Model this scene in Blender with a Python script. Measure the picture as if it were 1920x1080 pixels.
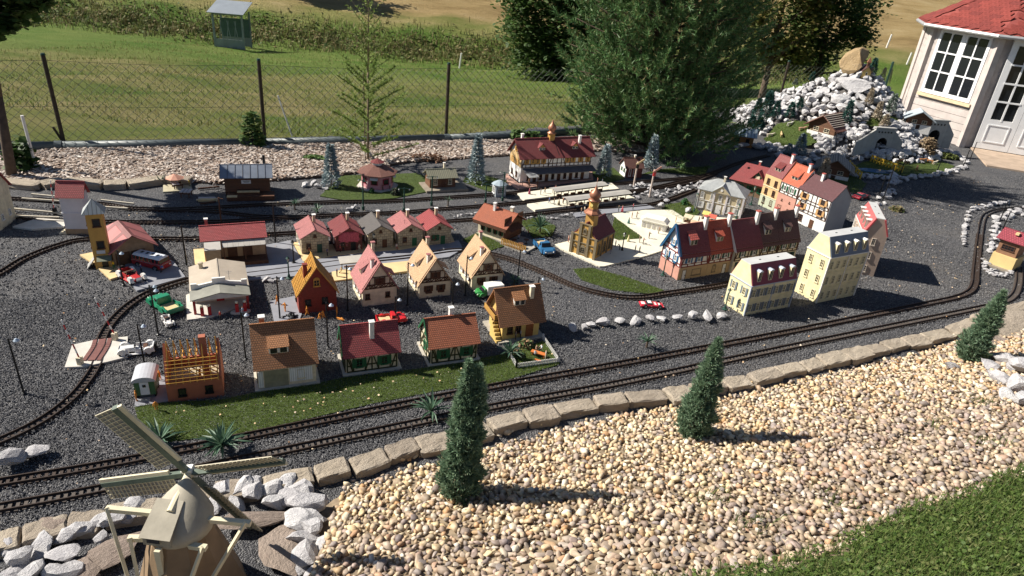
import bpy, bmesh, math, random
import numpy as np
from mathutils import Vector, Matrix

for o in list(bpy.data.objects): bpy.data.objects.remove(o)
scene = bpy.context.scene
COL = scene.collection
random.seed(7)
rng = np.random.default_rng(7)
R = math.radians

# ---------------------------------------------------------------- camera, sky, sun, exposure
EYE = 2.4; FOC = 1280.0; PITCH = R(26.9); ROLL = R(5.46)      # eye height over the layout (m), focal length in photo pixels
_f = np.array([0, math.cos(PITCH), -math.sin(PITCH)]); _u = np.array([0, math.sin(PITCH), math.cos(PITCH)]); _r = np.array([1.0, 0, 0])
_c, _s = math.cos(ROLL), math.sin(ROLL)
camd = bpy.data.cameras.new('camera'); cam = bpy.data.objects.new('camera', camd); COL.objects.link(cam)
camd.sensor_width = 36; camd.lens = FOC / 1920 * 36; camd.clip_start = 0.05; camd.clip_end = 600
X = _c * _r + _s * _u; Y = -_s * _r + _c * _u; Z = -_f
cam.matrix_world = Matrix(((X[0], Y[0], Z[0], 0), (X[1], Y[1], Z[1], 0), (X[2], Y[2], Z[2], EYE), (0, 0, 0, 1)))
scene.camera = cam
SUN_EL = R(40); SUN_AZ = R(173)          # the sun stands left of the view and slightly beyond it
world = bpy.data.worlds.new('World'); scene.world = world; world.use_nodes = True
wn = world.node_tree; bg = wn.nodes['Background']
sky = wn.nodes.new('ShaderNodeTexSky'); sky.sky_type = 'NISHITA'; sky.sun_disc = False
sky.sun_elevation = SUN_EL; sky.sun_rotation = math.pi / 2 - SUN_AZ; sky.air_density = 0.8; sky.dust_density = 0.4
wn.links.new(sky.outputs[0], bg.inputs[0]); bg.inputs[1].default_value = 0.05
sd = bpy.data.lights.new('sun', 'SUN'); sd.energy = 5.0; sd.angle = R(0.5); sd.color = (1.0, 0.94, 0.84)
sun = bpy.data.objects.new('sun', sd); COL.objects.link(sun)
sdir = Vector((math.cos(SUN_EL) * math.cos(SUN_AZ), math.cos(SUN_EL) * math.sin(SUN_AZ), math.sin(SUN_EL)))
sun.rotation_euler = sdir.to_track_quat('Z', 'Y').to_euler(); sun.location = sdir * 30
scene.view_settings.view_transform = 'Standard'; scene.view_settings.look = 'None'
scene.view_settings.exposure = 0.85; scene.view_settings.gamma = 1.0; scene.view_settings.use_curve_mapping = False
scene.render.resolution_x = 1024; scene.render.resolution_y = 576

# ---------------------------------------------------------------- survey: photo bearing -> point on the ground of the place
def ray(px, py):
    x = (px - 960) / FOC; y = (py - 540) / FOC
    return _f + (x * _c + y * _s) * _r + (x * _s - y * _c) * _u
def G(px, py, z=0.0):
    d = ray(px, py); t = (z - EYE) / d[2]
    return Vector((t * d[0], t * d[1], z))
def sstep(a, b, x):
    t = min(1, max(0, (x - a) / (b - a))); return t * t * (3 - 2 * t)
KX = [-4.5, -2.04, -1.82, -.89, -.27, .52, 1.37, 2.28, 3.3, 3.95, 4.42, 6.5]
KY = [.85, 1.99, 2.08, 2.54, 2.90, 3.345, 3.71, 4.15, 4.68, 5.08, 5.41, 6.9]
def bank_z(x, y):
    d = (np.interp(x, KX, KY) - y) * .9 - .10
    if d <= 0: return 0.0
    f = sstep(-.78, -.60, x)
    return f * (-.035 + .36 * min(d, 1.9) + .12 * max(0, d - 1.9))
MC = (5.35, 11.75)
def mound_z(x, y):
    dx = x - MC[0]; dy = y - MC[1]
    rx = 1.95 if dx < 0 else 1.35
    r = math.hypot(dx / rx, dy / 1.9)
    if r >= 1: return 0.0
    return 1.12 * (1 - r) ** 1.08
def ground(x, y): return bank_z(x, y) + (mound_z(x, y) if y > 9 else 0)
def T(px, py, lift=0.0):
    d = ray(px, py); t = 1.2
    while t < 40:
        p = d * t; z = EYE + p[2]
        if z <= ground(p[0], p[1]) + lift: break
        t += .01
    p = d * t
    return Vector((p[0], p[1], EYE + p[2]))
def mpp(px, py):                     # metres per photo pixel at a ground point
    p = G(px, py); v = np.array([p.x, p.y, p.z - EYE]); return float(v @ _f) / FOC

# ---------------------------------------------------------------- materials
MATS = {}
def nmat(name):
    m = bpy.data.materials.new(name); m.use_nodes = True; MATS[name] = m
    nt = m.node_tree; b = nt.nodes['Principled BSDF']; return m, nt, b
def N(nt, t, **kw):
    n = nt.nodes.new(t)
    for k, v in kw.items():
        if k.startswith('i_'): n.inputs[int(k[2:]) if k[2:].isdigit() else k[2:]].default_value = v
        else: setattr(n, k, v)
    return n
def ramp(nt, cols, src, interp='LINEAR'):
    r = nt.nodes.new('ShaderNodeValToRGB'); r.color_ramp.interpolation = interp
    e = r.color_ramp.elements
    while len(e) < len(cols): e.new(.5)
    for i, (p, c) in enumerate(cols): e[i].position = p; e[i].color = (*c, 1)
    nt.links.new(src, r.inputs[0]); return r.outputs[0]
def mixc(nt, a, b, f, mode='MIX'):
    m = nt.nodes.new('ShaderNodeMix'); m.data_type = 'RGBA'; m.blend_type = mode
    for s, v in ((m.inputs[0], f), (m.inputs[6], a), (m.inputs[7], b)):
        if hasattr(v, 'is_linked') or hasattr(v, 'links'): nt.links.new(v, s)
        else: s.default_value = v if not isinstance(v, tuple) else (*v, 1)
    return m.outputs[2]
def bump(nt, b, h, strength=.4, dist=.002):
    n = nt.nodes.new('ShaderNodeBump'); n.inputs['Strength'].default_value = strength; n.inputs['Distance'].default_value = dist
    nt.links.new(h, n.inputs['Height']); nt.links.new(n.outputs[0], b.inputs['Normal'])
def tc(nt, kind='Object'): return nt.nodes.new('ShaderNodeTexCoord').outputs[kind]
def noise(nt, vec, scale, detail=4, rough=.6):
    n = nt.nodes.new('ShaderNodeTexNoise'); n.inputs['Scale'].default_value = scale; n.inputs['Detail'].default_value = detail; n.inputs['Roughness'].default_value = rough
    nt.links.new(vec, n.inputs['Vector']); return n.outputs['Fac']
def mat(name, col, rough=.6, var=.25, scale=25, bs=0.0, bscale=200, metal=0.0, spec=.3):
    """plain weathered surface: base colour with blotches of wear and optional fine relief"""
    if name in MATS: return MATS[name]
    m, nt, b = nmat(name); v = tc(nt)
    f = noise(nt, v, scale, 5)
    lo = tuple(c * (1 - var) for c in col); hi = tuple(min(1, c * (1 + var * .6)) for c in col)
    c = ramp(nt, [(.3, lo), (.7, hi)], f); nt.links.new(c, b.inputs['Base Color'])
    b.inputs['Roughness'].default_value = rough; b.inputs['Metallic'].default_value = metal; b.inputs['Specular IOR Level'].default_value = spec
    if bs: bump(nt, b, noise(nt, v, bscale, 3), bs, .003)
    return m
def grid_mat(name, col, w, h, mortar=.08, mcol=None, kind='tile', var=.2, rough=.6, depth=.0015, offset=.5):
    """tiles, bricks or boards laid in the face's own UV in metres"""
    if name in MATS: return MATS[name]
    m, nt, b = nmat(name); v = tc(nt, 'UV')
    br = N(nt, 'ShaderNodeTexBrick'); br.offset = offset
    nt.links.new(v, br.inputs['Vector']); br.inputs['Scale'].default_value = 1
    br.inputs['Brick Width'].default_value = w; br.inputs['Row Height'].default_value = h; br.inputs['Mortar Size'].default_value = mortar * min(w, h); br.inputs['Mortar Smooth'].default_value = .3
    mc = mcol or tuple(c * .45 for c in col)
    br.inputs['Color1'].default_value = (*[c * (1 - var) for c in col], 1); br.inputs['Color2'].default_value = (*[min(1, c * (1 + var)) for c in col], 1); br.inputs['Mortar'].default_value = (*mc, 1)
    f = noise(nt, tc(nt), 14, 5)
    c = mixc(nt, br.outputs['Color'], tuple(c * .62 + .02 for c in col), ramp(nt, [(.5, (0, 0, 0)), (.75, (.75,) * 3)], f))
    nt.links.new(c, b.inputs['Base Color']); b.inputs['Roughness'].default_value = rough; b.inputs['Specular IOR Level'].default_value = .3
    inv = N(nt, 'ShaderNodeMath', operation='SUBTRACT'); inv.inputs[0].default_value = 1; nt.links.new(br.outputs['Fac'], inv.inputs[1])
    hgt = inv.outputs[0]
    if kind == 'tile':                # each tile row thickens towards its lower edge
        sx = N(nt, 'ShaderNodeSeparateXYZ'); nt.links.new(v, sx.inputs[0])
        dv = N(nt, 'ShaderNodeMath', operation='DIVIDE'); nt.links.new(sx.outputs[1], dv.inputs[0]); dv.inputs[1].default_value = h
        fr = N(nt, 'ShaderNodeMath', operation='FRACT'); nt.links.new(dv.outputs[0], fr.inputs[0])
        sb = N(nt, 'ShaderNodeMath', operation='SUBTRACT'); nt.links.new(inv.outputs[0], sb.inputs[0]); nt.links.new(fr.outputs[0], sb.inputs[1]); hgt = sb.outputs[0]
    bump(nt, b, hgt, .8, depth)
    return m
def rand_mat(name, cols, rough=.7, nz=None, transl=0.0, bs=0, bscale=300, spec=.3):
    """one colour per loose piece, drawn from a ramp"""
    if name in MATS: return MATS[name]
    m, nt, b = nmat(name)
    g = N(nt, 'ShaderNodeNewGeometry'); oi = N(nt, 'ShaderNodeObjectInfo')
    ad = N(nt, 'ShaderNodeMath', operation='ADD'); nt.links.new(g.outputs['Random Per Island'], ad.inputs[0]); nt.links.new(oi.outputs['Random'], ad.inputs[1])
    fr = N(nt, 'ShaderNodeMath', operation='FRACT'); nt.links.new(ad.outputs[0], fr.inputs[0])
    c = ramp(nt, [(i / max(1, len(cols) - 1), k) for i, k in enumerate(cols)], fr.outputs[0])
    v = tc(nt)
    if nz:
        f = noise(nt, v, nz, 5); c = mixc(nt, c, mixc(nt, c, (.55, .5, .45), 1.0, 'MULTIPLY'), ramp(nt, [(.4, (0, 0, 0)), (.7, (1, 1, 1))], f))
    nt.links.new(c, b.inputs['Base Color']); b.inputs['Roughness'].default_value = rough; b.inputs['Specular IOR Level'].default_value = spec
    if bs: bump(nt, b, noise(nt, v, bscale, 4), bs, .004)
    if transl:
        t = N(nt, 'ShaderNodeBsdfTranslucent'); nt.links.new(c, t.inputs[0]); ms = N(nt, 'ShaderNodeMixShader'); ms.inputs[0].default_value = transl
        out = nt.nodes['Material Output']; nt.links.new(b.outputs[0], ms.inputs[1]); nt.links.new(t.outputs[0], ms.inputs[2]); nt.links.new(ms.outputs[0], out.inputs[0])
    return m
def glass_mat():
    m, nt, b = nmat('window_glass'); b.inputs['Base Color'].default_value = (.012, .014, .017, 1); b.inputs['Roughness'].default_value = .12; b.inputs['Specular IOR Level'].default_value = .5
    return m
GLASS = glass_mat()
def rock_mat(name, a, bcol, vein=(.75, .73, .7)):
    m, nt, b = nmat(name); v = tc(nt); oi = N(nt, 'ShaderNodeObjectInfo')
    av = N(nt, 'ShaderNodeVectorMath', operation='ADD'); nt.links.new(v, av.inputs[0]); 
    cb = N(nt, 'ShaderNodeCombineXYZ'); ml = N(nt, 'ShaderNodeMath', operation='MULTIPLY'); ml.inputs[1].default_value = 50; nt.links.new(oi.outputs['Random'], ml.inputs[0]); nt.links.new(ml.outputs[0], cb.inputs[0]); nt.links.new(cb.outputs[0], av.inputs[1])
    f1 = noise(nt, av.outputs[0], 1.6, 8, .7); f2 = noise(nt, av.outputs[0], 7, 6, .7)
    c = ramp(nt, [(.3, a), (.65, bcol)], f1); c = mixc(nt, c, vein, ramp(nt, [(.55, (0, 0, 0)), (.72, (.8, .8, .8))], f2))
    c = mixc(nt, c, mixc(nt, c, (.75, .74, .76), 1.0, 'MULTIPLY'), oi.outputs['Random'])
    nt.links.new(c, b.inputs['Base Color']); b.inputs['Roughness'].default_value = .85; b.inputs['Specular IOR Level'].default_value = .2
    bump(nt, b, f2, .6, .05); return m
def ballast_mat():
    m, nt, b = nmat('dark_ballast'); v = tc(nt)
    vo = N(nt, 'ShaderNodeTexVoronoi'); vo.inputs['Scale'].default_value = 150; nt.links.new(v, vo.inputs['Vector'])
    sp = N(nt, 'ShaderNodeSeparateColor'); nt.links.new(vo.outputs['Color'], sp.inputs[0])
    c = ramp(nt, [(0, (.05, .05, .055)), (.5, (.10, .10, .107)), (.9, (.155, .153, .157)), (1, (.26, .255, .25))], sp.outputs[0])
    big = noise(nt, v, .8, 7, .7); c = mixc(nt, c, (.15, .135, .12), ramp(nt, [(.48, (0, 0, 0)), (.7, (.6,) * 3)], big)); c = mixc(nt, c, mixc(nt, c, (.6, .6, .62), 1.0, 'MULTIPLY'), ramp(nt, [(.3, (1, 1, 1)), (.5, (0, 0, 0))], big))
    nt.links.new(c, b.inputs['Base Color']); b.inputs['Roughness'].default_value = .8; b.inputs['Specular IOR Level'].default_value = .25
    inv = N(nt, 'ShaderNodeMath', operation='SUBTRACT'); inv.inputs[0].default_value = 1; nt.links.new(vo.outputs['Distance'], inv.inputs[1])
    bump(nt, b, inv.outputs[0], 1.0, .012); return m
BALLAST = ballast_mat()

# ---------------------------------------------------------------- mesh helpers
class MB:
    def __init__(s): s.v = []; s.f = []; s.m = []
    def add(s, vs, fs, m=0):
        o = len(s.v); s.v += [tuple(p) for p in vs]; s.f += [tuple(i + o for i in f) for f in fs]; s.m += [m] * len(fs); return s
    def box(s, a, b, m=0):
        x0, y0, z0 = a; x1, y1, z1 = b
        return s.add([(x0, y0, z0), (x1, y0, z0), (x1, y1, z0), (x0, y1, z0), (x0, y0, z1), (x1, y0, z1), (x1, y1, z1), (x0, y1, z1)],
                     [(0, 3, 2, 1), (4, 5, 6, 7), (0, 1, 5, 4), (1, 2, 6, 5), (2, 3, 7, 6), (3, 0, 4, 7)], m)
    def cbox(s, c, d, m=0): return s.box([c[i] - d[i] / 2 for i in range(3)], [c[i] + d[i] / 2 for i in range(3)], m)
    def bar(s, p, q, w, h, m=0, up=(0, 0, 1)):
        p = Vector(p); q = Vector(q); d = (q - p).normalized(); upv = Vector(up)
        if abs(d.dot(upv)) > .98: upv = Vector((0, 1, 0))
        a = d.cross(upv).normalized() * w / 2; b = a.cross(d).normalized() * h / 2
        return s.add([p - a - b, p + a - b, p + a + b, p - a + b, q - a - b, q + a - b, q + a + b, q - a + b],
                     [(0, 1, 2, 3), (4, 7, 6, 5), (0, 4, 5, 1), (1, 5, 6, 2), (2, 6, 7, 3), (3, 7, 4, 0)], m)
    def tube(s, p, q, r0, r1=None, n=8, m=0):
        r1 = r0 if r1 is None else r1; p = Vector(p); q = Vector(q); d = (q - p).normalized()
        a = d.orthogonal().normalized(); b = d.cross(a)
        vs = [p + (a * math.cos(t) + b * math.sin(t)) * r0 for t in [2 * math.pi * i / n for i in range(n)]] + [q + (a * math.cos(t) + b * math.sin(t)) * r1 for t in [2 * math.pi * i / n for i in range(n)]]
        return s.add(vs, [(i, (i + 1) % n, n + (i + 1) % n, n + i) for i in range(n)] + [tuple(range(n - 1, -1, -1)), tuple(range(n, 2 * n))], m)
    def lathe(s, prof, n=16, m=0, c=(0, 0, 0), a0=0.0):
        vs = []; fs = []
        for r, z in prof: vs += [(c[0] + r * math.cos(a0 + 2 * math.pi * i / n), c[1] + r * math.sin(a0 + 2 * math.pi * i / n), c[2] + z) for i in range(n)]
        for k in range(len(prof) - 1): fs += [(k * n + i, k * n + (i + 1) % n, (k + 1) * n + (i + 1) % n, (k + 1) * n + i) for i in range(n)]
        fs += [tuple(range(n - 1, -1, -1)), tuple(range((len(prof) - 1) * n, len(prof) * n))]
        return s.add(vs, fs, m)
    def poly(s, pts, z0, z1, m=0):                 # vertical prism over a ground polygon
        n = len(pts); ar = sum(pts[i][0] * pts[(i + 1) % n][1] - pts[(i + 1) % n][0] * pts[i][1] for i in range(n))
        if ar < 0: pts = pts[::-1]
        return s.add([(p[0], p[1], z0) for p in pts] + [(p[0], p[1], z1) for p in pts], [tuple(range(n - 1, -1, -1)), tuple(range(n, 2 * n))] + [(i, (i + 1) % n, n + (i + 1) % n, n + i) for i in range(n)], m)
    def xz(s, pts, y0, y1, m=0):                   # profile in x-z pulled along y
        n = len(pts); ar = sum(pts[i][0] * pts[(i + 1) % n][1] - pts[(i + 1) % n][0] * pts[i][1] for i in range(n))
        if ar < 0: pts = pts[::-1]
        return s.add([(p[0], y0, p[1]) for p in pts] + [(p[0], y1, p[1]) for p in pts], [tuple(range(n)), tuple(range(2 * n - 1, n - 1, -1))] + [(i, n + i, n + (i + 1) % n, (i + 1) % n) for i in range(n)], m)
    def yz(s, pts, x0, x1, m=0):
        o = len(s.v); k = len(s.f); s.xz(pts, x0, x1, m)
        for i in range(o, len(s.v)): x, y, z = s.v[i]; s.v[i] = (y, x, z)
        for i in range(k, len(s.f)): s.f[i] = s.f[i][::-1]
        return s
    def slab(s, q, t, m=0):                         # quad (or more) given thickness downwards along its normal
        q = [Vector(p) for p in q]; n = (q[1] - q[0]).cross(q[2] - q[0]).normalized()
        if n.z < 0: q = q[::-1]; n = -n
        k = len(q); return s.add(q + [p - n * t for p in q], [tuple(range(k)), tuple(range(2 * k - 1, k - 1, -1))] + [((i + 1) % k, i, k + i, k + (i + 1) % k) for i in range(k)], m)
    def mesh(s, mats, smooth=False):
        me = bpy.data.meshes.new('m'); me.from_pydata([tuple(p) for p in s.v], [], s.f)
        for k in (mats if isinstance(mats, (list, tuple)) else [mats]): me.materials.append(k)
        me.polygons.foreach_set('material_index', s.m)
        if smooth: me.polygons.foreach_set('use_smooth', [True] * len(s.f))
        uv = me.uv_layers.new(name='uv'); d = uv.data
        for p in me.polygons:
            n = p.normal
            if abs(n.z) > .995: t = Vector((1, 0, 0)); b = Vector((0, 1, 0))
            else: t = Vector((0, 0, 1)).cross(n).normalized(); b = n.cross(t)
            for li in p.loop_indices:
                co = me.vertices[me.loops[li].vertex_index].co; d[li].uv = (co.dot(t), co.dot(b))
        return me
    def build(s, name, mats, parent=None, smooth=False): return obj(name, s.mesh(mats, smooth), parent)
def obj(name, me, parent=None, loc=None, rz=None):
    o = bpy.data.objects.new(name, me); COL.objects.link(o)
    if me is not None and me.name == 'm': me.name = name
    if parent is not None: o.parent = parent
    if loc is not None: o.location = loc
    if rz is not None: o.rotation_euler = (0, 0, R(rz))
    return o
def tag(o, label=None, cat=None, group=None, kind=None):
    if label: o['label'] = label
    if cat: o['category'] = cat
    if group: o['group'] = group
    if kind: o['kind'] = kind
    return o
def thing(name, label, cat, loc=(0, 0, 0), rz=0, group=None):
    return tag(obj(name, None, None, loc, rz), label, cat, group)
def struct(o): o['kind'] = 'structure'; return o
def smooth_mod(o, lv=1):
    m = o.modifiers.new('sub', 'SUBSURF'); m.levels = lv; m.render_levels = lv; return o
def bevel(o, w=.002, seg=1):
    m = o.modifiers.new('bevel', 'BEVEL'); m.width = w; m.segments = seg; m.limit_method = 'ANGLE'; return o
def copy_tree(o, parent=None):
    c = o.copy(); COL.objects.link(c); c.parent = parent
    for k in ('label', 'group'):
        pass
    for ch in [x for x in bpy.data.objects if x.parent is o]: copy_tree(ch, c)
    return c
def np_mesh(V, F, mats, midx=None, smooth=False):
    """fast mesh of equal-sided faces"""
    me = bpy.data.meshes.new('m'); k = F.shape[1]
    me.vertices.add(len(V)); me.vertices.foreach_set('co', V.astype(np.float32).ravel())
    me.loops.add(F.size); me.loops.foreach_set('vertex_index', F.astype(np.int32).ravel())
    me.polygons.add(len(F)); me.polygons.foreach_set('loop_start', np.arange(0, F.size, k, dtype=np.int32)); me.polygons.foreach_set('loop_total', np.full(len(F), k, dtype=np.int32))
    for m in (mats if isinstance(mats, (list, tuple)) else [mats]): me.materials.append(m)
    if midx is not None: me.polygons.foreach_set('material_index', midx.astype(np.int32))
    me.polygons.foreach_set('use_smooth', np.full(len(F), smooth, dtype=bool))
    me.update(calc_edges=True); me.validate(); return me
def rot_mats(n, tilt=math.pi):
    """random rotations: a spin about z, then a lean up to 'tilt'"""
    a = rng.uniform(0, 2 * np.pi, n); b = rng.uniform(-tilt, tilt, n); c = rng.uniform(0, 2 * np.pi, n)
    ca, sa, cb, sb, cc, sc = np.cos(a), np.sin(a), np.cos(b), np.sin(b), np.cos(c), np.sin(c)
    Rz = np.zeros((n, 3, 3)); Rz[:, 0, 0] = ca; Rz[:, 0, 1] = -sa; Rz[:, 1, 0] = sa; Rz[:, 1, 1] = ca; Rz[:, 2, 2] = 1
    Rx = np.zeros((n, 3, 3)); Rx[:, 0, 0] = 1; Rx[:, 1, 1] = cb; Rx[:, 1, 2] = -sb; Rx[:, 2, 1] = sb; Rx[:, 2, 2] = cb
    Rc = np.zeros((n, 3, 3)); Rc[:, 0, 0] = cc; Rc[:, 0, 1] = -sc; Rc[:, 1, 0] = sc; Rc[:, 1, 1] = cc; Rc[:, 2, 2] = 1
    return Rz @ Rx @ Rc
def scatter(V, F, pos, size, rots):
    """copies of one small shape: size (n,3)"""
    n = len(pos); W = np.einsum('nij,nkj->nki', rots, V[None] * size[:, None, :]) + pos[:, None, :]
    FF = F[None] + (np.arange(n) * len(V))[:, None, None]
    return W.reshape(-1, 3), FF.reshape(-1, F.shape[1])
def ico(sub):
    bm = bmesh.new(); bmesh.ops.create_icosphere(bm, subdivisions=sub, radius=1); bm.verts.ensure_lookup_table()
    V = np.array([v.co[:] for v in bm.verts]); F = np.array([[v.index for v in f.verts] for f in bm.faces]); bm.free(); return V, F
ICO1 = ico(1); ICO2 = ico(2); ICO3 = ico(3)
def rock_mesh(seed, m, sub=2, cuts=9, smooth=False):
    r = np.random.default_rng(seed); V, F = (ICO2 if sub == 2 else ICO3 if sub == 3 else ICO1); V = V.copy()
    for i in range(cuts):                      # chip flat planes off the ball
        n = r.normal(size=3); n /= np.linalg.norm(n); d = r.uniform(.38, .74); s = V @ n - d
        V -= np.outer(np.maximum(s, 0), n)
    V *= 1 + r.normal(size=(len(V), 1)) * .055; V /= abs(V).max(); V[:, 2] *= .9
    me = np_mesh(V, F, m, smooth=smooth); return me
def inpoly(P, poly):
    x, y = P[:, 0], P[:, 1]; c = np.zeros(len(P), bool); n = len(poly)
    for i in range(n):
        x0, y0 = poly[i][:2]; x1, y1 = poly[(i + 1) % n][:2]
        k = ((y0 > y) != (y1 > y)) & (x < (x1 - x0) * (y - y0) / (y1 - y0 + 1e-12) + x0); c ^= k
    return c
def sample(poly, n):
    p = np.array([q[:2] for q in poly]); lo = p.min(0); hi = p.max(0); out = np.zeros((0, 2))
    while len(out) < n:
        q = rng.uniform(lo, hi, (n * 2, 2)); out = np.vstack([out, q[inpoly(q, poly)]])
    return out[:n]
def px_poly(pts, z=0): return [tuple(G(*p, z)[:2]) for p in pts]
def smooth_path(P, step):
    """Catmull-Rom through points, resampled evenly"""
    P = [Vector(p) for p in P]; P = [P[0] * 2 - P[1]] + P + [P[-1] * 2 - P[-2]]; out = []
    for i in range(1, len(P) - 2):
        a, b, c, d = P[i - 1:i + 3]
        for k in range(24):
            t = k / 24; out.append(.5 * ((2 * b) + (c - a) * t + (2 * a - 5 * b + 4 * c - d) * t * t + (3 * b - a - 3 * c + d) * t ** 3))
    out.append(P[-2]); A = np.array([p[:] for p in out]); L = np.concatenate([[0], np.cumsum(np.linalg.norm(np.diff(A, axis=0), axis=1))])
    n = max(2, int(L[-1] / step)); t = np.linspace(0, L[-1], n)
    return np.stack([np.interp(t, L, A[:, k]) for k in range(3)], 1)

# ---------------------------------------------------------------- the setting
def meadow_z(x, y):
    """pasture falling away behind the fence, a rough bank, then the hillside"""
    foot = 27.5 + .10 * x
    if y < 8: return -.14
    z = -.14 - .1 * (y - 8) * (1 - .25 * sstep(4, 14, x))
    zf = -.14 - .1 * (foot - 8) * (1 - .25 * sstep(4, 14, x))
    if y > foot: z = zf + .8 * sstep(foot, foot + 4.5, y) + .13 * max(0, y - foot - 2) + .05 * max(0, y - foot - 20)
    z += .05 * math.sin(x * .7 + y * .5) * sstep(8, 12, y) + .04 * math.sin(x * 1.9 - y * 1.1)
    return z
def meadow_mat():
    m, nt, b = nmat('meadow_grass'); v = tc(nt); s = N(nt, 'ShaderNodeSeparateXYZ'); nt.links.new(v, s.inputs[0])
    mp = N(nt, 'ShaderNodeMapping'); mp.inputs['Scale'].default_value = (.65, 1.25, 1); nt.links.new(v, mp.inputs[0])
    f = noise(nt, mp.outputs[0], .55, 8, .65); f2 = noise(nt, v, 9, 8, .8); f3 = noise(nt, v, 60, 3, .8)
    near = ramp(nt, [(.34, (.095, .15, .028)), (.48, (.175, .19, .055)), (.62, (.29, .25, .11))], f)
    lush = ramp(nt, [(.3, (.085, .165, .025)), (.62, (.17, .22, .055))], f)
    dry = ramp(nt, [(.3, (.24, .165, .07)), (.5, (.36, .26, .12)), (.7, (.44, .34, .18))], f)
    # depth of the field from the foot of the bank: lush strip before it, dry hillside after it
    k = N(nt, 'ShaderNodeMath', operation='MULTIPLY_ADD'); k.inputs[1].default_value = -.10; nt.links.new(s.outputs[0], k.inputs[0]); nt.links.new(s.outputs[1], k.inputs[2])
    wob = N(nt, 'ShaderNodeMath', operation='MULTIPLY_ADD'); wob.inputs[1].default_value = 5; wob.inputs[2].default_value = -2.5; nt.links.new(f, wob.inputs[0])
    kk = N(nt, 'ShaderNodeMath', operation='ADD'); nt.links.new(k.outputs[0], kk.inputs[0]); nt.links.new(wob.outputs[0], kk.inputs[1])
    def rg(a, b_):
        r = N(nt, 'ShaderNodeMapRange'); r.inputs['From Min'].default_value = a; r.inputs['From Max'].default_value = b_; nt.links.new(kk.outputs[0], r.inputs[0]); return r.outputs[0]
    c = mixc(nt, near, lush, rg(17, 21)); c = mixc(nt, c, dry, rg(30, 33))
    c = mixc(nt, c, mixc(nt, c, (.5, .55, .45), 1.0, 'MULTIPLY'), ramp(nt, [(.48, (0, 0, 0)), (.75, (.6,) * 3)], f2))
    nt.links.new(c, b.inputs['Base Color']); b.inputs['Roughness'].default_value = .9; b.inputs['Specular IOR Level'].default_value = .1
    ad = N(nt, 'ShaderNodeMath', operation='MULTIPLY_ADD'); ad.inputs[1].default_value = .25; nt.links.new(f3, ad.inputs[0]); nt.links.new(f2, ad.inputs[2])
    bump(nt, b, ad.outputs[0], 1.0, .16); return m
xs = np.concatenate([np.linspace(-140, -22, 40), np.linspace(-20, 34, 150), np.linspace(37, 160, 40)]); ys = np.concatenate([np.linspace(-30, 8.9, 14), np.linspace(9, 40, 140), np.linspace(42, 300, 60)])
V = np.array([(x, y, meadow_z(x, y)) for y in ys for x in xs]); nx = len(xs)
F = np.array([(j * nx + i, j * nx + i + 1, (j + 1) * nx + i + 1, (j + 1) * nx + i) for j in range(len(ys) - 1) for i in range(nx - 1)])
struct(obj('meadow', np_mesh(V, F, meadow_mat(), smooth=True)))

# the dark ballast bed of the layout, gently uneven
xs = np.arange(-9, 13.01, .1); ys = np.arange(1.0, 13.6, .1)
fx = [-9, -5.535, -3.115, -1.063, .624, 3.2, 5, 14]; fy = [5.3, 6.88, 7.96, 8.93, 10.12, 12.6, 13.4, 15]
gv = []; idx = {}
for j, y in enumerate(ys):
    for i, x in enumerate(xs):
        d = np.interp(x, KX, KY) - y
        if d > .35 and x > -.5 or y > np.interp(x, fx, fy) + .25: continue
        idx[i, j] = len(gv); gv.append((x, y, -.004 + .004 * math.sin(x * 3.1) * math.cos(y * 2.7) - (.03 if d > .2 and x > -.5 else 0)))
gf = [(idx[i, j], idx[i + 1, j], idx[i + 1, j + 1], idx[i, j + 1]) for (i, j) in idx if (i + 1, j) in idx and (i, j + 1) in idx and (i + 1, j + 1) in idx]
gravel = struct(obj('gravel_bed', np_mesh(np.array(gv), np.array(gf), BALLAST, smooth=True)))
# loose ballast grains over the near ground, real stones that catch the light
GR = rand_mat('ballast_grain', [(.05, .05, .056), (.08, .08, .087), (.10, .10, .108), (.128, .128, .135), (.16, .158, .162), (.25, .245, .24)], rough=.75)
OV = np.array([(1, 0, 0), (-1, 0, 0), (0, 1, 0), (0, -1, 0), (0, 0, 1), (0, 0, -1.0)]); OF = np.array([(0, 2, 4), (2, 1, 4), (1, 3, 4), (3, 0, 4), (2, 0, 5), (1, 2, 5), (3, 1, 5), (0, 3, 5)])
def grains(poly, n, s0, s1):
    P2 = sample(poly, n); P3 = np.column_stack([P2, rng.uniform(-.001, .003, n)])
    sz = rng.uniform(s0, s1, (n, 1)) * rng.uniform(.6, 1.2, (n, 3)); return scatter(OV, OF, P3, sz, rot_mats(n))
nearp = px_poly([(-60, 560), (-60, 1010), (585, 885), (838, 818), (1105, 752), (1345, 712), (1560, 668), (1760, 622), (1940, 560), (1700, 560), (1100, 600), (500, 560)])
farp = px_poly([(-60, 380), (-60, 560), (500, 560), (1100, 600), (1700, 560), (1940, 560), (1940, 330), (1650, 330), (1100, 400)])
A = grains(nearp, 88000, .003, .0056); B = grains(farp, 50000, .0042, .0075)
o = obj('ballast_grains', np_mesh(np.vstack([A[0], B[0]]), np.vstack([A[1], B[1] + len(A[0])]), GR), gravel); o['kind'] = 'stuff'

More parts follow.
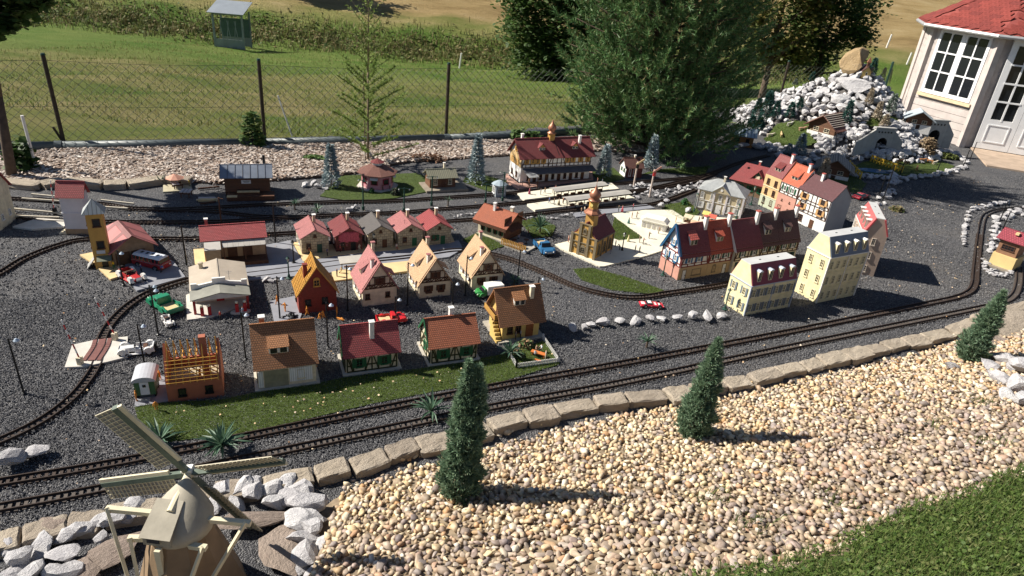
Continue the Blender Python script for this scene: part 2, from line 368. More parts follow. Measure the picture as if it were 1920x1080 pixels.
# bank of river pebbles rising from the kerb towards the viewer
xs = np.arange(-.80, 6.4, .06); bv = []; nb = 46
for x in xs:
    y0 = np.interp(x, KX, KY) - .08
    for k in range(nb):
        y = y0 - k * .07; bv.append((x, y, bank_z(x, y) - .008 - (.03 if k < 2 else 0)))
bf = np.array([(i * nb + k, i * nb + k + 1, (i + 1) * nb + k + 1, (i + 1) * nb + k) for i in range(len(xs) - 1) for k in range(nb - 1)])
bank = struct(obj('pebble_bank', np_mesh(np.array(bv), bf[:, ::-1], mat('bank_soil', (.24, .185, .125), .9, .4, 30), smooth=True)))
PEB = rand_mat('river_pebble', [(.66, .52, .31), (.74, .63, .43), (.38, .25, .15), (.69, .53, .30), (.36, .29, .25), (.80, .73, .58), (.56, .40, .24), (.22, .18, .165), (.73, .57, .34), (.46, .38, .32), (.55, .32, .15), (.76, .66, .47), (.29, .245, .235), (.68, .53, .33)], rough=.6, nz=40)
PEBG = rand_mat('grey_pebble', [(.34, .27, .23), (.52, .41, .29), (.22, .19, .18), (.60, .47, .30), (.28, .23, .22), (.68, .60, .50), (.42, .30, .20), (.20, .165, .16), (.58, .45, .30), (.36, .28, .25), (.50, .31, .18)], rough=.6, nz=40)
def pebble_shape(sd, sub):
    r = np.random.default_rng(sd); V, F = (ICO2 if sub == 2 else ICO1); V = V.copy()
    for i in range(7):
        n = r.normal(size=3); n /= np.linalg.norm(n); d = r.uniform(.35, .72); s = V @ n - d; V -= np.outer(np.maximum(s, 0), n) * .97
    return V / abs(V).max(), F
bank_poly = [(-.72, 2.55), (-.27, 2.84), (.52, 3.27), (1.37, 3.63), (2.28, 4.07), (3.3, 4.60), (3.95, 5.0), (4.6, 5.4), (4.9, 4.4), (4.6, 3.0), (3.6, 2.2), (2.4, 1.5), (1.0, 1.1), (-.2, 1.2), (-.66, 1.75)]
lawn_line = [T(*p)[:2] for p in [(1180, 1100), (1330, 1078), (1480, 1050), (1620, 990), (1720, 945), (1820, 915), (1960, 860)]]
lx = [p[0] for p in lawn_line]; ly = [p[1] for p in lawn_line]
def on_lawn(x, y): return x > lx[0] and y < np.interp(x, lx, ly)
# dart throwing so the stones lie side by side
cell = .026; taken = {}; pts = []
for q in sample(bank_poly, 80000):
    x, y = q
    if on_lawn(x, y + .05): continue
    k = (int(x / cell), int(y / cell)); ok = True
    for a in (-1, 0, 1):
        for b in (-1, 0, 1):
            for w in taken.get((k[0] + a, k[1] + b), ()):
                if (w[0] - x) ** 2 + (w[1] - y) ** 2 < .0195 ** 2: ok = False
    if ok: taken.setdefault(k, []).append((x, y)); pts.append((x, y))
pts = np.array(pts); zz = np.array([bank_z(x, y) for x, y in pts])
dist = np.hypot(np.hypot(pts[:, 0], pts[:, 1]), EYE - zz); order = np.argsort(dist)
def inview(x, y, z):
    v = np.array([x, y, z - EYE]); w = v @ _f
    if w <= .1: return False
    a = v @ _r / w; b = v @ _u / w; return abs(a * _c + b * _s) < .74 and -.40 < a * _s - b * _c < .415
near = [i for i in order if inview(*pts[i], zz[i])][:300]; nset = set(near)
vars_ = [pebble_shape(i, 2) for i in range(6)]; shared = [np_mesh(*v, PEB, smooth=True) for v in vars_] + [np_mesh(*v, PEBG, smooth=True) for v in vars_]
for me in shared: me.name = 'pebble'
slope_q = Vector((-.15, .33, 1)).normalized()
def greyer(x, y): return 1 if (np.interp(x, KX, KY) - y) > 1.05 + .3 * math.sin(x * 2.3) + random.uniform(-.35, .35) else 0
for i in near:
    o = obj('pebble', shared[random.randrange(6) + 6 * greyer(*pts[i])], bank, (pts[i][0], pts[i][1], zz[i] + random.uniform(-.004, .006)))
    a = random.choice((.010, .012, .0135, .015, .0165, .019, .024)); o.scale = (a * random.uniform(.95, 1.5), a * random.uniform(.75, 1.05), a * random.uniform(.55, .8)); o.rotation_euler = (random.uniform(-.5, .5), random.uniform(-.5, .5), random.uniform(0, 6.28))
rest = np.array([i for i in range(len(pts)) if i not in nset]); Vs = []; Fs = []; Ms = []; off = 0
for k in range(8):
    ids = rest[k::8]; V, F = pebble_shape(20 + k, 1); n = len(ids); a = rng.choice([.0095, .0115, .0135, .015, .016, .0175, .019, .021, .026], (n, 1))
    sz = a * np.column_stack([rng.uniform(.9, 1.45, n), rng.uniform(.75, 1.05, n), rng.uniform(.55, .85, n)])
    W, FF = scatter(V, F, np.column_stack([pts[ids], zz[ids] + rng.uniform(-.005, .008, n)]), sz, rot_mats(n, .8)); Vs.append(W); Fs.append(FF + off); off += len(W)
    Ms.append(np.repeat([greyer(*pts[i]) for i in ids], len(F)))
o = obj('pebbles', np_mesh(np.vstack(Vs), np.vstack(Fs), [PEB, PEBG], np.concatenate(Ms), smooth=True), bank); o['kind'] = 'stuff'

# lawn at the viewer's side of the bank: clover leaves and grass
LEAF = rand_mat('lawn_leaf', [(.04, .075, .014), (.075, .13, .024), (.12, .175, .04), (.055, .10, .02), (.17, .18, .065), (.10, .15, .03)], rough=.6, transl=.3)
def blades(P3, h, w, m_rand=.5):
    """curved grass blades: two quads each, as triangles"""
    n = len(P3); a = rng.uniform(0, 2 * np.pi, n); l = rng.uniform(.1, .9, n) * m_rand; hh = rng.uniform(.5, 1.2, n) * h; d = np.column_stack([np.cos(a), np.sin(a), np.zeros(n)]); t = np.column_stack([-np.sin(a), np.cos(a), np.zeros(n)]) * w
    up = np.zeros((n, 3)); up[:, 2] = 1
    p0 = P3 - t / 2; p1 = P3 + t / 2; mid = P3 + up * (hh * .6)[:, None] + d * (hh * l * .4)[:, None]; tip = P3 + up * hh[:, None] * (1 - .3 * l)[:, None] + d * (hh * l)[:, None] * 1.1
    V = np.stack([p0, p1, mid + t * .35, mid - t * .35, tip], 1).reshape(-1, 3); F = np.array([(0, 1, 2), (0, 2, 3), (3, 2, 4)])[None] + (np.arange(n) * 5)[:, None, None]
    return V, F.reshape(-1, 3)
def leaflets(P3, s):
    n = len(P3); Rm = rot_mats(n, .9); Q = np.array([(-.5, -.45, 0), (.5, -.45, 0), (.62, .25, .1), (0, .6, .0), (-.62, .25, .1)]); sz = rng.uniform(.6, 1.3, (n, 1)) * s * np.ones((1, 3))
    W = np.einsum('nij,nkj->nki', Rm, Q[None] * sz[:, None, :]) + P3[:, None, :]; F = np.array([(0, 1, 2), (0, 2, 4), (4, 2, 3)])[None] + (np.arange(n) * 5)[:, None, None]
    return W.reshape(-1, 3), F.reshape(-1, 3)
def merge(L):
    Vs, Fs, off = [], [], 0
    for V, F in L: Vs.append(V); Fs.append(F + off); off += len(V)
    return np.vstack(Vs), np.vstack(Fs)
lawn_poly = [tuple(p) for p in lawn_line] + [(4.8, 2.6), (4.2, 1.4), (2.2, .9), (1.0, 1.0)]
Vl = [(p[0], p[1], bank_z(*p) - .012) for p in lawn_poly]; ll = MB(); ll.add(Vl, [tuple(range(len(Vl)))])
gl = np.array([(x, y) for x in np.arange(.6, 5, .05) for y in np.arange(.8, 5, .05)])
q = sample(lawn_poly, 90000); keep = np.array([rng.uniform() < sstep(-.10, .10, np.interp(x, lx, ly) - y + .05 * math.sin(x * 9) + .03 * math.sin(x * 23 + 1)) * (.8 + .2 * math.sin(x * 5 + y * 7) ** 2) for x, y in q]); q = q[keep]
z = np.array([bank_z(x, y) for x, y in q]) + .004; P3 = np.column_stack([q, z]); n1 = int(len(P3) * .66)
P3l = P3[n1:].copy(); P3l[:, 2] += rng.uniform(.004, .04, len(P3l))
lawn = struct(obj('lawn', np_mesh(np.array([(x, y, bank_z(x, y) + .006 if on_lawn(x, y + .02) else bank_z(x, y) - .06) for x in np.arange(.6, 5.01, .1) for y in np.arange(.8, 5.01, .1)]), np.array([(i * 43 + j, (i + 1) * 43 + j, (i + 1) * 43 + j + 1, i * 43 + j + 1) for i in range(44) for j in range(42)]), mat('lawn_soil', (.05, .07, .018), .9, .5, 25), smooth=True)))
o = obj('clover_and_grass', np_mesh(*merge([blades(P3[:n1], .055, .0032, 1.1), leaflets(P3l, .0105)]), LEAF), lawn); o['kind'] = 'stuff'
# a few weeds between the pebbles
wp = np.vstack([np.column_stack([rng.normal(c.x, .05, 60), rng.normal(c.y, .05, 60)]) for c in [T(1340, 935), T(1760, 800), T(1560, 940), T(1850, 830), T(1420, 985), T(1840, 760)]])
o = obj('weeds', np_mesh(*blades(np.column_stack([wp, [bank_z(x, y) for x, y in wp]]), .045, .003, 1.0), LEAF), bank); o['kind'] = 'stuff'

# bark mulch bed between layout and fence
mulch_px = [(-60, 300), (-60, 352), (0, 348), (190, 350), (250, 347), (310, 340), (420, 345), (560, 335), (640, 330), (760, 305), (960, 292), (1130, 283), (1260, 290), (1180, 262), (836, 266), (497, 274), (122, 280)]
mulch_poly = px_poly(mulch_px)
mb = MB().poly(mulch_poly, -.08, .012); mulch = struct(mb.build('mulch_bed', mat('mulch_soil', (.14, .10, .075), .9, .5, 12, .6, 90)))
CH = rand_mat('bark_chip', [(.36, .28, .22), (.50, .43, .37), (.22, .15, .11), (.58, .51, .45), (.40, .33, .28), (.13, .085, .06), (.66, .60, .54), (.28, .20, .15), (.17, .12, .09)], rough=.85)
BX = np.array([(x, y, z) for x in (-.5, .5) for y in (-.5, .5) for z in (-.5, .5)], float); BX[[0, 1], 1] += .25; BX[[6, 7], 1] -= .25
BF = np.array([(0, 1, 3), (0, 3, 2), (4, 6, 7), (4, 7, 5), (0, 4, 5), (0, 5, 1), (2, 3, 7), (2, 7, 6), (0, 2, 6), (0, 6, 4), (1, 5, 7), (1, 7, 3)])
q = sample(mulch_poly, 21000); n = len(q); sz = np.column_stack([rng.uniform(.025, .075, n), rng.uniform(.012, .03, n), rng.uniform(.003, .008, n)])
o = obj('bark_chips', np_mesh(*scatter(BX, BF, np.column_stack([q, rng.uniform(.012, .028, n)]), sz, rot_mats(n, .5)), CH), mulch); o['kind'] = 'stuff'

# flat paving, platforms and streets (each a real slab)
CREAM = mat('cream_slab', (.66, .62, .50), .7, .12, 8, .15, 150); GREY = mat('grey_slab', (.23, .235, .26), .75, .15, 8, .2, 250); TANB = mat('tan_board', (.62, .47, .25), .7, .15, 10)
PINKB = mat('brick_paving', (.42, .25, .2), .8, .2, 30); CONC = mat('light_concrete', (.52, .49, .44), .8, .15, 12, .3, 120)
def paving(name, pts, h, m): return struct(MB().poly(px_poly(pts), -.02, h).build(name, m))
paving('fire_station_yard', [(150, 480), (176, 497), (207, 526), (232, 518), (229, 494), (200, 470)], .012, TANB)
paving('fire_station_apron', [(229, 512), (257, 547), (348, 521), (326, 492), (292, 478), (240, 488)], .010, GREY)
paving('goods_yard', [(490, 462), (545, 452), (566, 489), (622, 484), (640, 474), (860, 452), (868, 468), (842, 483), (600, 515), (465, 527), (455, 500), (480, 494)], .008, GREY)
paving('goods_shed_base', [(363, 470), (366, 500), (494, 496), (486, 462)], .014, TANB)
paving('cottage_pavement', [(549, 456), (569, 492), (625, 482), (694, 474), (750, 470), (800, 462), (852, 455), (845, 440), (600, 462)], .012, TANB)
paving('tram_stop', [(622, 512), (626, 529), (760, 511), (800, 503), (770, 491), (700, 498)], .012, TANB)
paving('garage_forecourt', [(349, 555), (351, 602), (398, 596), (470, 570), (440, 540), (380, 545)], .010, CONC)
paving('building_site_pavement', [(506, 566), (516, 613), (560, 606), (566, 590), (556, 556)], .008, GREY)
paving('site_pavement', [(252, 765), (256, 740), (300, 705), (318, 712), (322, 752), (300, 757)], .008, GREY)
paving('station_forecourt', [(948, 330), (951, 343), (972, 356), (1006, 351), (1112, 337), (1110, 322), (985, 330)], .012, PINKB)
paving('station_platform', [(970, 366), (983, 378), (1096, 364), (1160, 357), (1146, 346), (1060, 353)], .022, CREAM)
paving('station_platform', [(988, 386), (1003, 397), (1080, 388), (1190, 375), (1170, 365), (1060, 376)], .022, CREAM)
paving('promenade', [(1073, 401), (1080, 408), (1150, 400), (1228, 391), (1213, 384), (1140, 391)], .008, GREY)
paving('town_square', [(1040, 460), (1060, 472), (1124, 501), (1132, 501), (1212, 481), (1240, 472), (1262, 456), (1300, 420), (1260, 395), (1210, 395), (1148, 402), (1160, 412), (1203, 443), (1205, 449), (1160, 452), (1120, 440)], .010, CREAM)
paving('garden_path', [(1276, 424), (1300, 405), (1392, 412), (1385, 420)], .008, CREAM)
paving('house_step', [(1818, 276), (1960, 298), (1960, 330), (1850, 312)], .02, mat('sandstone_paving', (.42, .32, .24), .85, .25, 6, .3, 60))
paving('crossing_plate', [(122, 692), (136, 650), (180, 640), (240, 634), (240, 672), (200, 682), (160, 690)], .013, CONC)
paving('crossing_plate', [(24, 427), (72, 411), (140, 416), (118, 428), (60, 432)], .012, CONC)

# artificial turf mats with pile
GRASS = rand_mat('turf_blade', [(.07, .125, .016), (.115, .175, .028), (.155, .195, .042), (.09, .145, .02), (.21, .20, .07)], rough=.6, transl=.25)
TURFB = mat('turf_base', (.05, .075, .016), .9, .4, 30)
def turf(pts, n, h=.012, w=.0022, z=.004, label=None, drape=False):
    if drape:
        W = [T(*p) for p in pts]; poly = [tuple(p[:2]) for p in W]; q = sample(poly, n); zz = np.array([ground(*p) for p in q]) + z
        b = None
    else:
        poly = px_poly(pts); q = sample(poly, n); zz = np.full(n, z); b = MB().poly(poly, -.01, z)
    if drape:
        gx = np.arange(min(p[0] for p in poly), max(p[0] for p in poly), .03); gy = np.arange(min(p[1] for p in poly), max(p[1] for p in poly), .03); b = MB()
        for x in gx:
            for y in gy:
                if inpoly(np.array([[x, y]]), poly)[0]: b.add([(x + i, y + j, ground(x + i, y + j) + z) for i, j in ((-.016, -.016), (.016, -.016), (.016, .016), (-.016, .016))], [(0, 1, 2, 3)])
    base = struct(b.build('turf', TURFB))
    o = obj('grass', np_mesh(*blades(np.column_stack([q, zz]), h, w), GRASS), base); o['kind'] = 'stuff'
    return base
turf([(252, 762), (262, 800), (300, 830), (450, 815), (560, 790), (700, 757), (830, 732), (920, 722), (968, 708), (1050, 683), (1020, 640), (955, 662), (905, 672), (800, 690), (745, 697), (648, 708), (592, 720), (485, 735), (420, 750), (310, 756)], 26000, .011)
turf([(1075, 505), (1110, 503), (1180, 522), (1245, 545), (1225, 552), (1150, 545), (1090, 525)], 5500, .012)
turf([(1152, 408), (1204, 446), (1160, 455), (1145, 440)], 2600, .014)
turf([(1238, 386), (1290, 378), (1312, 398), (1290, 420), (1250, 400)], 2600, .016)
turf([(975, 415), (1010, 408), (1042, 425), (1035, 442), (1000, 446)], 2200, .016)
turf([(868, 450), (900, 434), (945, 462), (920, 470), (885, 462)], 2000, .014)
turf([(600, 368), (640, 330), (780, 325), (812, 335), (800, 360), (740, 372), (660, 378)], 4200, .014)
turf([(868, 340), (880, 322), (950, 340), (938, 362), (915, 358)], 1600, .014)
turf([(1105, 320), (1150, 315), (1172, 335), (1130, 345)], 1300, .014)
turf([(1195, 330), (1230, 318), (1330, 312), (1320, 330), (1240, 322)], 1500, .014)
turf([(1545, 335), (1590, 322), (1625, 345), (1608, 366), (1575, 350)], 1600, .015)
turf([(1590, 318), (1620, 303), (1660, 300), (1760, 300), (1790, 312), (1770, 325), (1690, 330), (1640, 328)], 4200, .015)
turf([(1430, 262), (1455, 235), (1490, 228), (1560, 242), (1555, 262), (1510, 276), (1450, 276)], 3200, .02, .004, .012, 'green artificial turf on the rockery terrace below the mountain chalet', True)
turf([(1620, 232), (1640, 222), (1670, 220), (1700, 234), (1680, 245), (1640, 240)], 1600, .02, .004, .012, 'small turf patch with sheep high on the rockery', True)

# ---------------------------------------------------------------- kerb of sandstone blocks
STONE = rock_mat('sandstone', (.34, .285, .215), (.46, .395, .31), (.38, .30, .23))
def block_mesh(sd):
    r = np.random.default_rng(sd); b = bmesh.new(); bmesh.ops.create_cube(b, size=1); bmesh.ops.bevel(b, geom=list(b.edges), offset=.07, segments=1, affect='EDGES', profile=.5)
    bmesh.ops.subdivide_edges(b, edges=[e for e in b.edges if e.calc_length() > .5], cuts=2, use_grid_fill=True)
    for v in b.verts: v.co += Vector(r.normal(size=3) * (.014, .028, .03))
    me = bpy.data.meshes.new('stone'); b.to_mesh(me); b.free(); me.materials.append(STONE); return me
BLK = [block_mesh(i) for i in range(7)]
kerb = thing('stone_kerb', 'long curving kerb of brown sandstone blocks between the ballast and the pebble bank', 'kerb')
kpx = [(-20, 1012), (44, 995), (130, 972), (200, 962), (300, 940), (400, 918), (490, 902), (586, 884), (650, 868), (718, 847), (775, 830), (838, 815), (908, 797), (975, 778), (1032, 765), (1108, 751), (1165, 744), (1238, 735), (1285, 727), (1345, 716), (1395, 708), (1447, 694), (1492, 684), (1525, 675), (1568, 664), (1612, 656), (1645, 648), (1682, 638), (1720, 632), (1765, 618), (1812, 604), (1862, 588), (1935, 562)]
for i in range(len(kpx) - 1):
    a = G(*kpx[i]); b = G(*kpx[i + 1]); d = b - a; mid = (a + b) / 2; nrm = Vector((d.y, -d.x, 0)).normalized(); dep = random.uniform(.105, .14)
    o = obj('stone', BLK[i % 7], kerb, mid + nrm * dep * .5 + Vector((0, 0, -.012 + random.uniform(-.004, .008)))); o.scale = (d.length * .95, dep, .09); o.rotation_euler = (random.uniform(-.10, .06), random.uniform(-.06, .06), math.atan2(d.y, d.x) + random.uniform(-.09, .09)); o.location.z += random.uniform(-.008, .008)
# sandstone slabs edging the mulch
edge = thing('stone_edging', 'row of flat tan stones edging the bark mulch behind the tracks', 'edging')
epx = [(-10, 348), (78, 353), (120, 345), (195, 352), (238, 350), (312, 342), (360, 344)]
for i in range(len(epx) - 1):
    a = G(*epx[i]); b = G(*epx[i + 1]); d = b - a
    o = obj('stone', BLK[(i * 3) % 7], edge, (a + b) / 2 + Vector((0, 0, .02))); o.scale = (d.length * .96, .13, .07); o.rotation_euler = (.05, 0, math.atan2(d.y, d.x) + random.uniform(-.12, .12))

# ---------------------------------------------------------------- railway tracks
RAIL = mat('rusty_rail', (.05, .035, .028), .5, .3, 60, metal=.3); SLEEP = mat('brown_sleeper', (.055, .038, .03), .8, .3, 40); SLEEPL = mat('grey_sleeper', (.10, .082, .07), .8, .3, 40)
slm = MB().box((-.007, -.037, -.004), (.007, .037, .006)).mesh(SLEEP); slm.name = 'sleeper'
slg = MB().box((-.0075, -.037, -.004), (.0075, .037, .0065)).mesh(SLEEPL); slg.name = 'sleeper'
def track(pts, label, single=False, z=.0, pale=False):
    P3 = smooth_path([G(*p) + Vector((0, 0, z)) for p in pts], .03); t = thing('railway_track', label, 'track', tuple(P3[0]), 0, 'garden railway tracks'); O = P3[0]
    tan = np.gradient(P3, axis=0); tan /= np.linalg.norm(tan, axis=1)[:, None]; nr = np.column_stack([-tan[:, 1], tan[:, 0], np.zeros(len(tan))])
    for sgn in (-1, 1):
        c = P3 - O + nr * sgn * .0235; n = len(c); q = []
        for wz in ((-.0045, .004), (-.002, .006), (-.002, .0125), (-.0028, .0125), (-.0028, .017), (.0028, .017), (.0028, .0125), (.002, .0125), (.002, .006), (.0045, .004)): q.append(c + nr * wz[0] + np.array([0, 0, wz[1]]))
        k = len(q); V = np.stack(q, 1).reshape(-1, 3); F = np.array([(i * k + j, i * k + (j + 1) % k, (i + 1) * k + (j + 1) % k, (i + 1) * k + j) for i in range(n - 1) for j in range(k)])
        obj('rail', np_mesh(V, F[:, ::-1] if sgn < 9 else F, RAIL), t)
    ang = np.arctan2(tan[:, 1], tan[:, 0])
    if single:
        for i in range(min(300, len(P3))):
            o = obj('sleeper', slg if pale else slm, t, tuple(P3[i] - O)); o.rotation_euler = (0, 0, float(ang[i]))
    else:
        b = MB()
        V0 = np.array([v for v in [(-.007, -.037, -.004), (.007, -.037, -.004), (.007, .037, -.004), (-.007, .037, -.004), (-.007, -.037, .006), (.007, -.037, .006), (.007, .037, .006), (-.007, .037, .006)]]); F0 = np.array([(4, 5, 6, 7), (0, 1, 5, 4), (1, 2, 6, 5), (2, 3, 7, 6), (3, 0, 4, 7)])
        n = len(P3); rm = np.zeros((n, 3, 3)); rm[:, 0, 0] = np.cos(ang); rm[:, 0, 1] = -np.sin(ang); rm[:, 1, 0] = np.sin(ang); rm[:, 1, 1] = np.cos(ang); rm[:, 2, 2] = 1
        o = obj('sleepers', np_mesh(*scatter(V0, F0, P3 - O, np.ones((n, 3)), rm), SLEEP), t); o['kind'] = 'stuff'
    return t
track([(-60, 966), (0, 954.5), (194, 918), (500, 854), (920, 766), (1160, 720.5), (1480, 652.5), (1700, 607), (1826, 581), (1880, 568), (1901, 555), (1909, 536), (1911, 510), (1909, 480)], 'front railway track nearest the stone kerb', True, pale=True)
track([(-60, 917), (0, 907), (240, 865.5), (600, 792), (920, 728), (1160, 684.5), (1480, 623.5), (1732, 572), (1795, 558), (1820, 546), (1828, 530), (1829.5, 511), (1835.7, 454), (1842, 413.5), (1853, 401), (1877, 394), (1925, 390)], 'second railway track from the kerb, turning back around the pale rocks at right', True)
track([(-60, 848), (0, 829), (74.5, 793), (129.6, 753), (162, 717), (181.5, 685), (188, 655.5), (194.4, 629.6), (214, 600.5), (246, 571), (285, 548.6), (347, 527.5), (410, 516)], 'curved railway track crossing the level crossing at left', True)
track([(-60, 540), (0, 514), (47, 486), (111, 461), (167, 450), (305, 449), (358, 449), (483, 442), (560, 438)], 'curved track sweeping past the foot of the fire station tower')
track([(-60, 401), (0, 401), (55, 410), (111, 415), (258, 418), (400, 417), (483, 413), (622, 405), (744, 400), (844, 392), (957, 383), (1055, 373), (1203, 357), (1290, 344), (1340, 326)], 'middle station track running between the two cream platforms')
track([(-60, 371), (0, 373), (111, 378), (195, 384), (250, 392), (340, 393), (483, 386), (622, 380), (733, 378), (844, 371), (964, 362.5), (1060, 352), (1187, 343), (1250, 338), (1320, 330), (1380, 308), (1440, 292)], 'rear station track passing directly in front of the station house')
track([(483, 442), (560, 437), (700, 426), (844, 416), (970, 406), (1060, 396), (1203, 386), (1250, 376), (1305, 356)], 'station track along the front cream platform behind the stone cottages')
track([(300, 394), (400, 398), (483, 407), (560, 408)], 'short crossover track linking the two rear lines behind the goods shed')
track([(1060, 373), (1160, 366), (1230, 352), (1300, 336)], 'crossover track climbing towards the town hall behind the platforms')
track([(640, 495), (760, 484), (850, 471), (900, 474), (955.5, 487), (1019, 512), (1089, 542), (1180, 559), (1260, 550), (1340, 538), (1372, 531)], 'curved track passing round the lawn in front of the church')
# grooved tram rails set into the grey street
tram = thing('tram_rails', 'dark tram rails sunk in the grey street before the stone cottages', 'rails')
for off in (0, 9):
    pp = smooth_path([G(463, 513 + off), G(570, 499 + off), G(640, 489 + off), G(700, 482 + off * .9)], .05)
    for i in range(1): 
        b = MB()
        for k in range(len(pp) - 1): b.bar((pp[k][0], pp[k][1], .0095), (pp[k + 1][0], pp[k + 1][1], .0095), .006, .003)
        b.build('rail', RAIL, tram)

# ---------------------------------------------------------------- house kit
WHITE = mat('white_paint', (.72, .70, .66), .6, .12, 30); CRM = mat('cream_render', (.66, .58, .42), .7, .26, 22); PALEY = mat('pale_yellow_render', (.70, .62, .37), .65, .18, 16)
TIMB = mat('dark_timber', (.075, .035, .022), .7, .3, 60); GREEN = mat('green_paint', (.02, .10, .045), .5, .2, 40); BROWNW = mat('brown_wood', (.10, .045, .025), .7, .35, 50)
DKGREEN = mat('dark_green_shutter', (.02, .06, .045), .55, .2, 40); BLUE = mat('blue_paint', (.03, .12, .24), .5, .2, 40); OCHRE = mat('ochre_wood', (.42, .23, .06), .6, .25, 40)
GREYM = mat('grey_metal_roof', (.30, .30, .30), .45, .2, 12, metal=.2); BLKM = mat('black_metal', (.012, .012, .013), .4, .2, 40); DGREY = mat('dark_grey', (.09, .09, .10), .6, .2, 30)
COPPER = mat('brown_copper', (.34, .15, .09), .42, .25, 20, metal=.35); REDP = mat('red_plastic', (.45, .02, .025), .35, .12, 20, spec=.5)
def tilem(name, col, w=.013, h=.013): return grid_mat(name, col, w, h, .14, kind='tile', var=.12, depth=.0025)
T_RED = tilem('red_tiles', (.36, .075, .075)); T_BROWN = tilem('brown_tiles', (.34, .155, .07)); T_RUST = tilem('rust_tiles', (.34, .115, .06)); T_PINK = tilem('pink_tiles', (.50, .20, .19), .009, .009); T_PEACH = tilem('peach_tiles', (.62, .40, .23), .009, .009)
T_MAROON = tilem('maroon_tiles', (.24, .06, .065), .011, .011); T_ORANGE = tilem('orange_tiles', (.50, .10, .055), .011, .011); T_DKB = tilem('dark_brown_tiles', (.13, .065, .058), .011, .011); T_GREY = tilem('grey_tiles', (.16, .145, .135), .01, .01); T_DRED = tilem('dark_red_tiles', (.24, .055, .055), .011, .011)
STONEW = grid_mat('cottage_stone', (.42, .35, .24), .035, .022, .1, kind='brick', var=.25); BRICKR = grid_mat('red_brick', (.27, .05, .035), .012, .006, .1, kind='brick', var=.12); BRICKD = grid_mat('dark_red_brick', (.17, .05, .04), .02, .012, .12, kind='brick', var=.35)
BOARDB = grid_mat('brown_boards', (.16, .075, .04), 2, .012, .1, kind='brick', var=.2, offset=0); BOARDG = grid_mat('grey_boards', (.36, .35, .33), .03, 2, .08, kind='brick', var=.08, offset=0)
PINKW = mat('pink_render', (.50, .26, .20), .7, .12, 20); TANW = mat('tan_render', (.40, .31, .25), .65, .12, 10); OCHW = mat('ochre_render', (.52, .30, .08), .65, .14, 16); YELW = mat('yellow_render', (.60, .42, .14), .65, .12, 16)

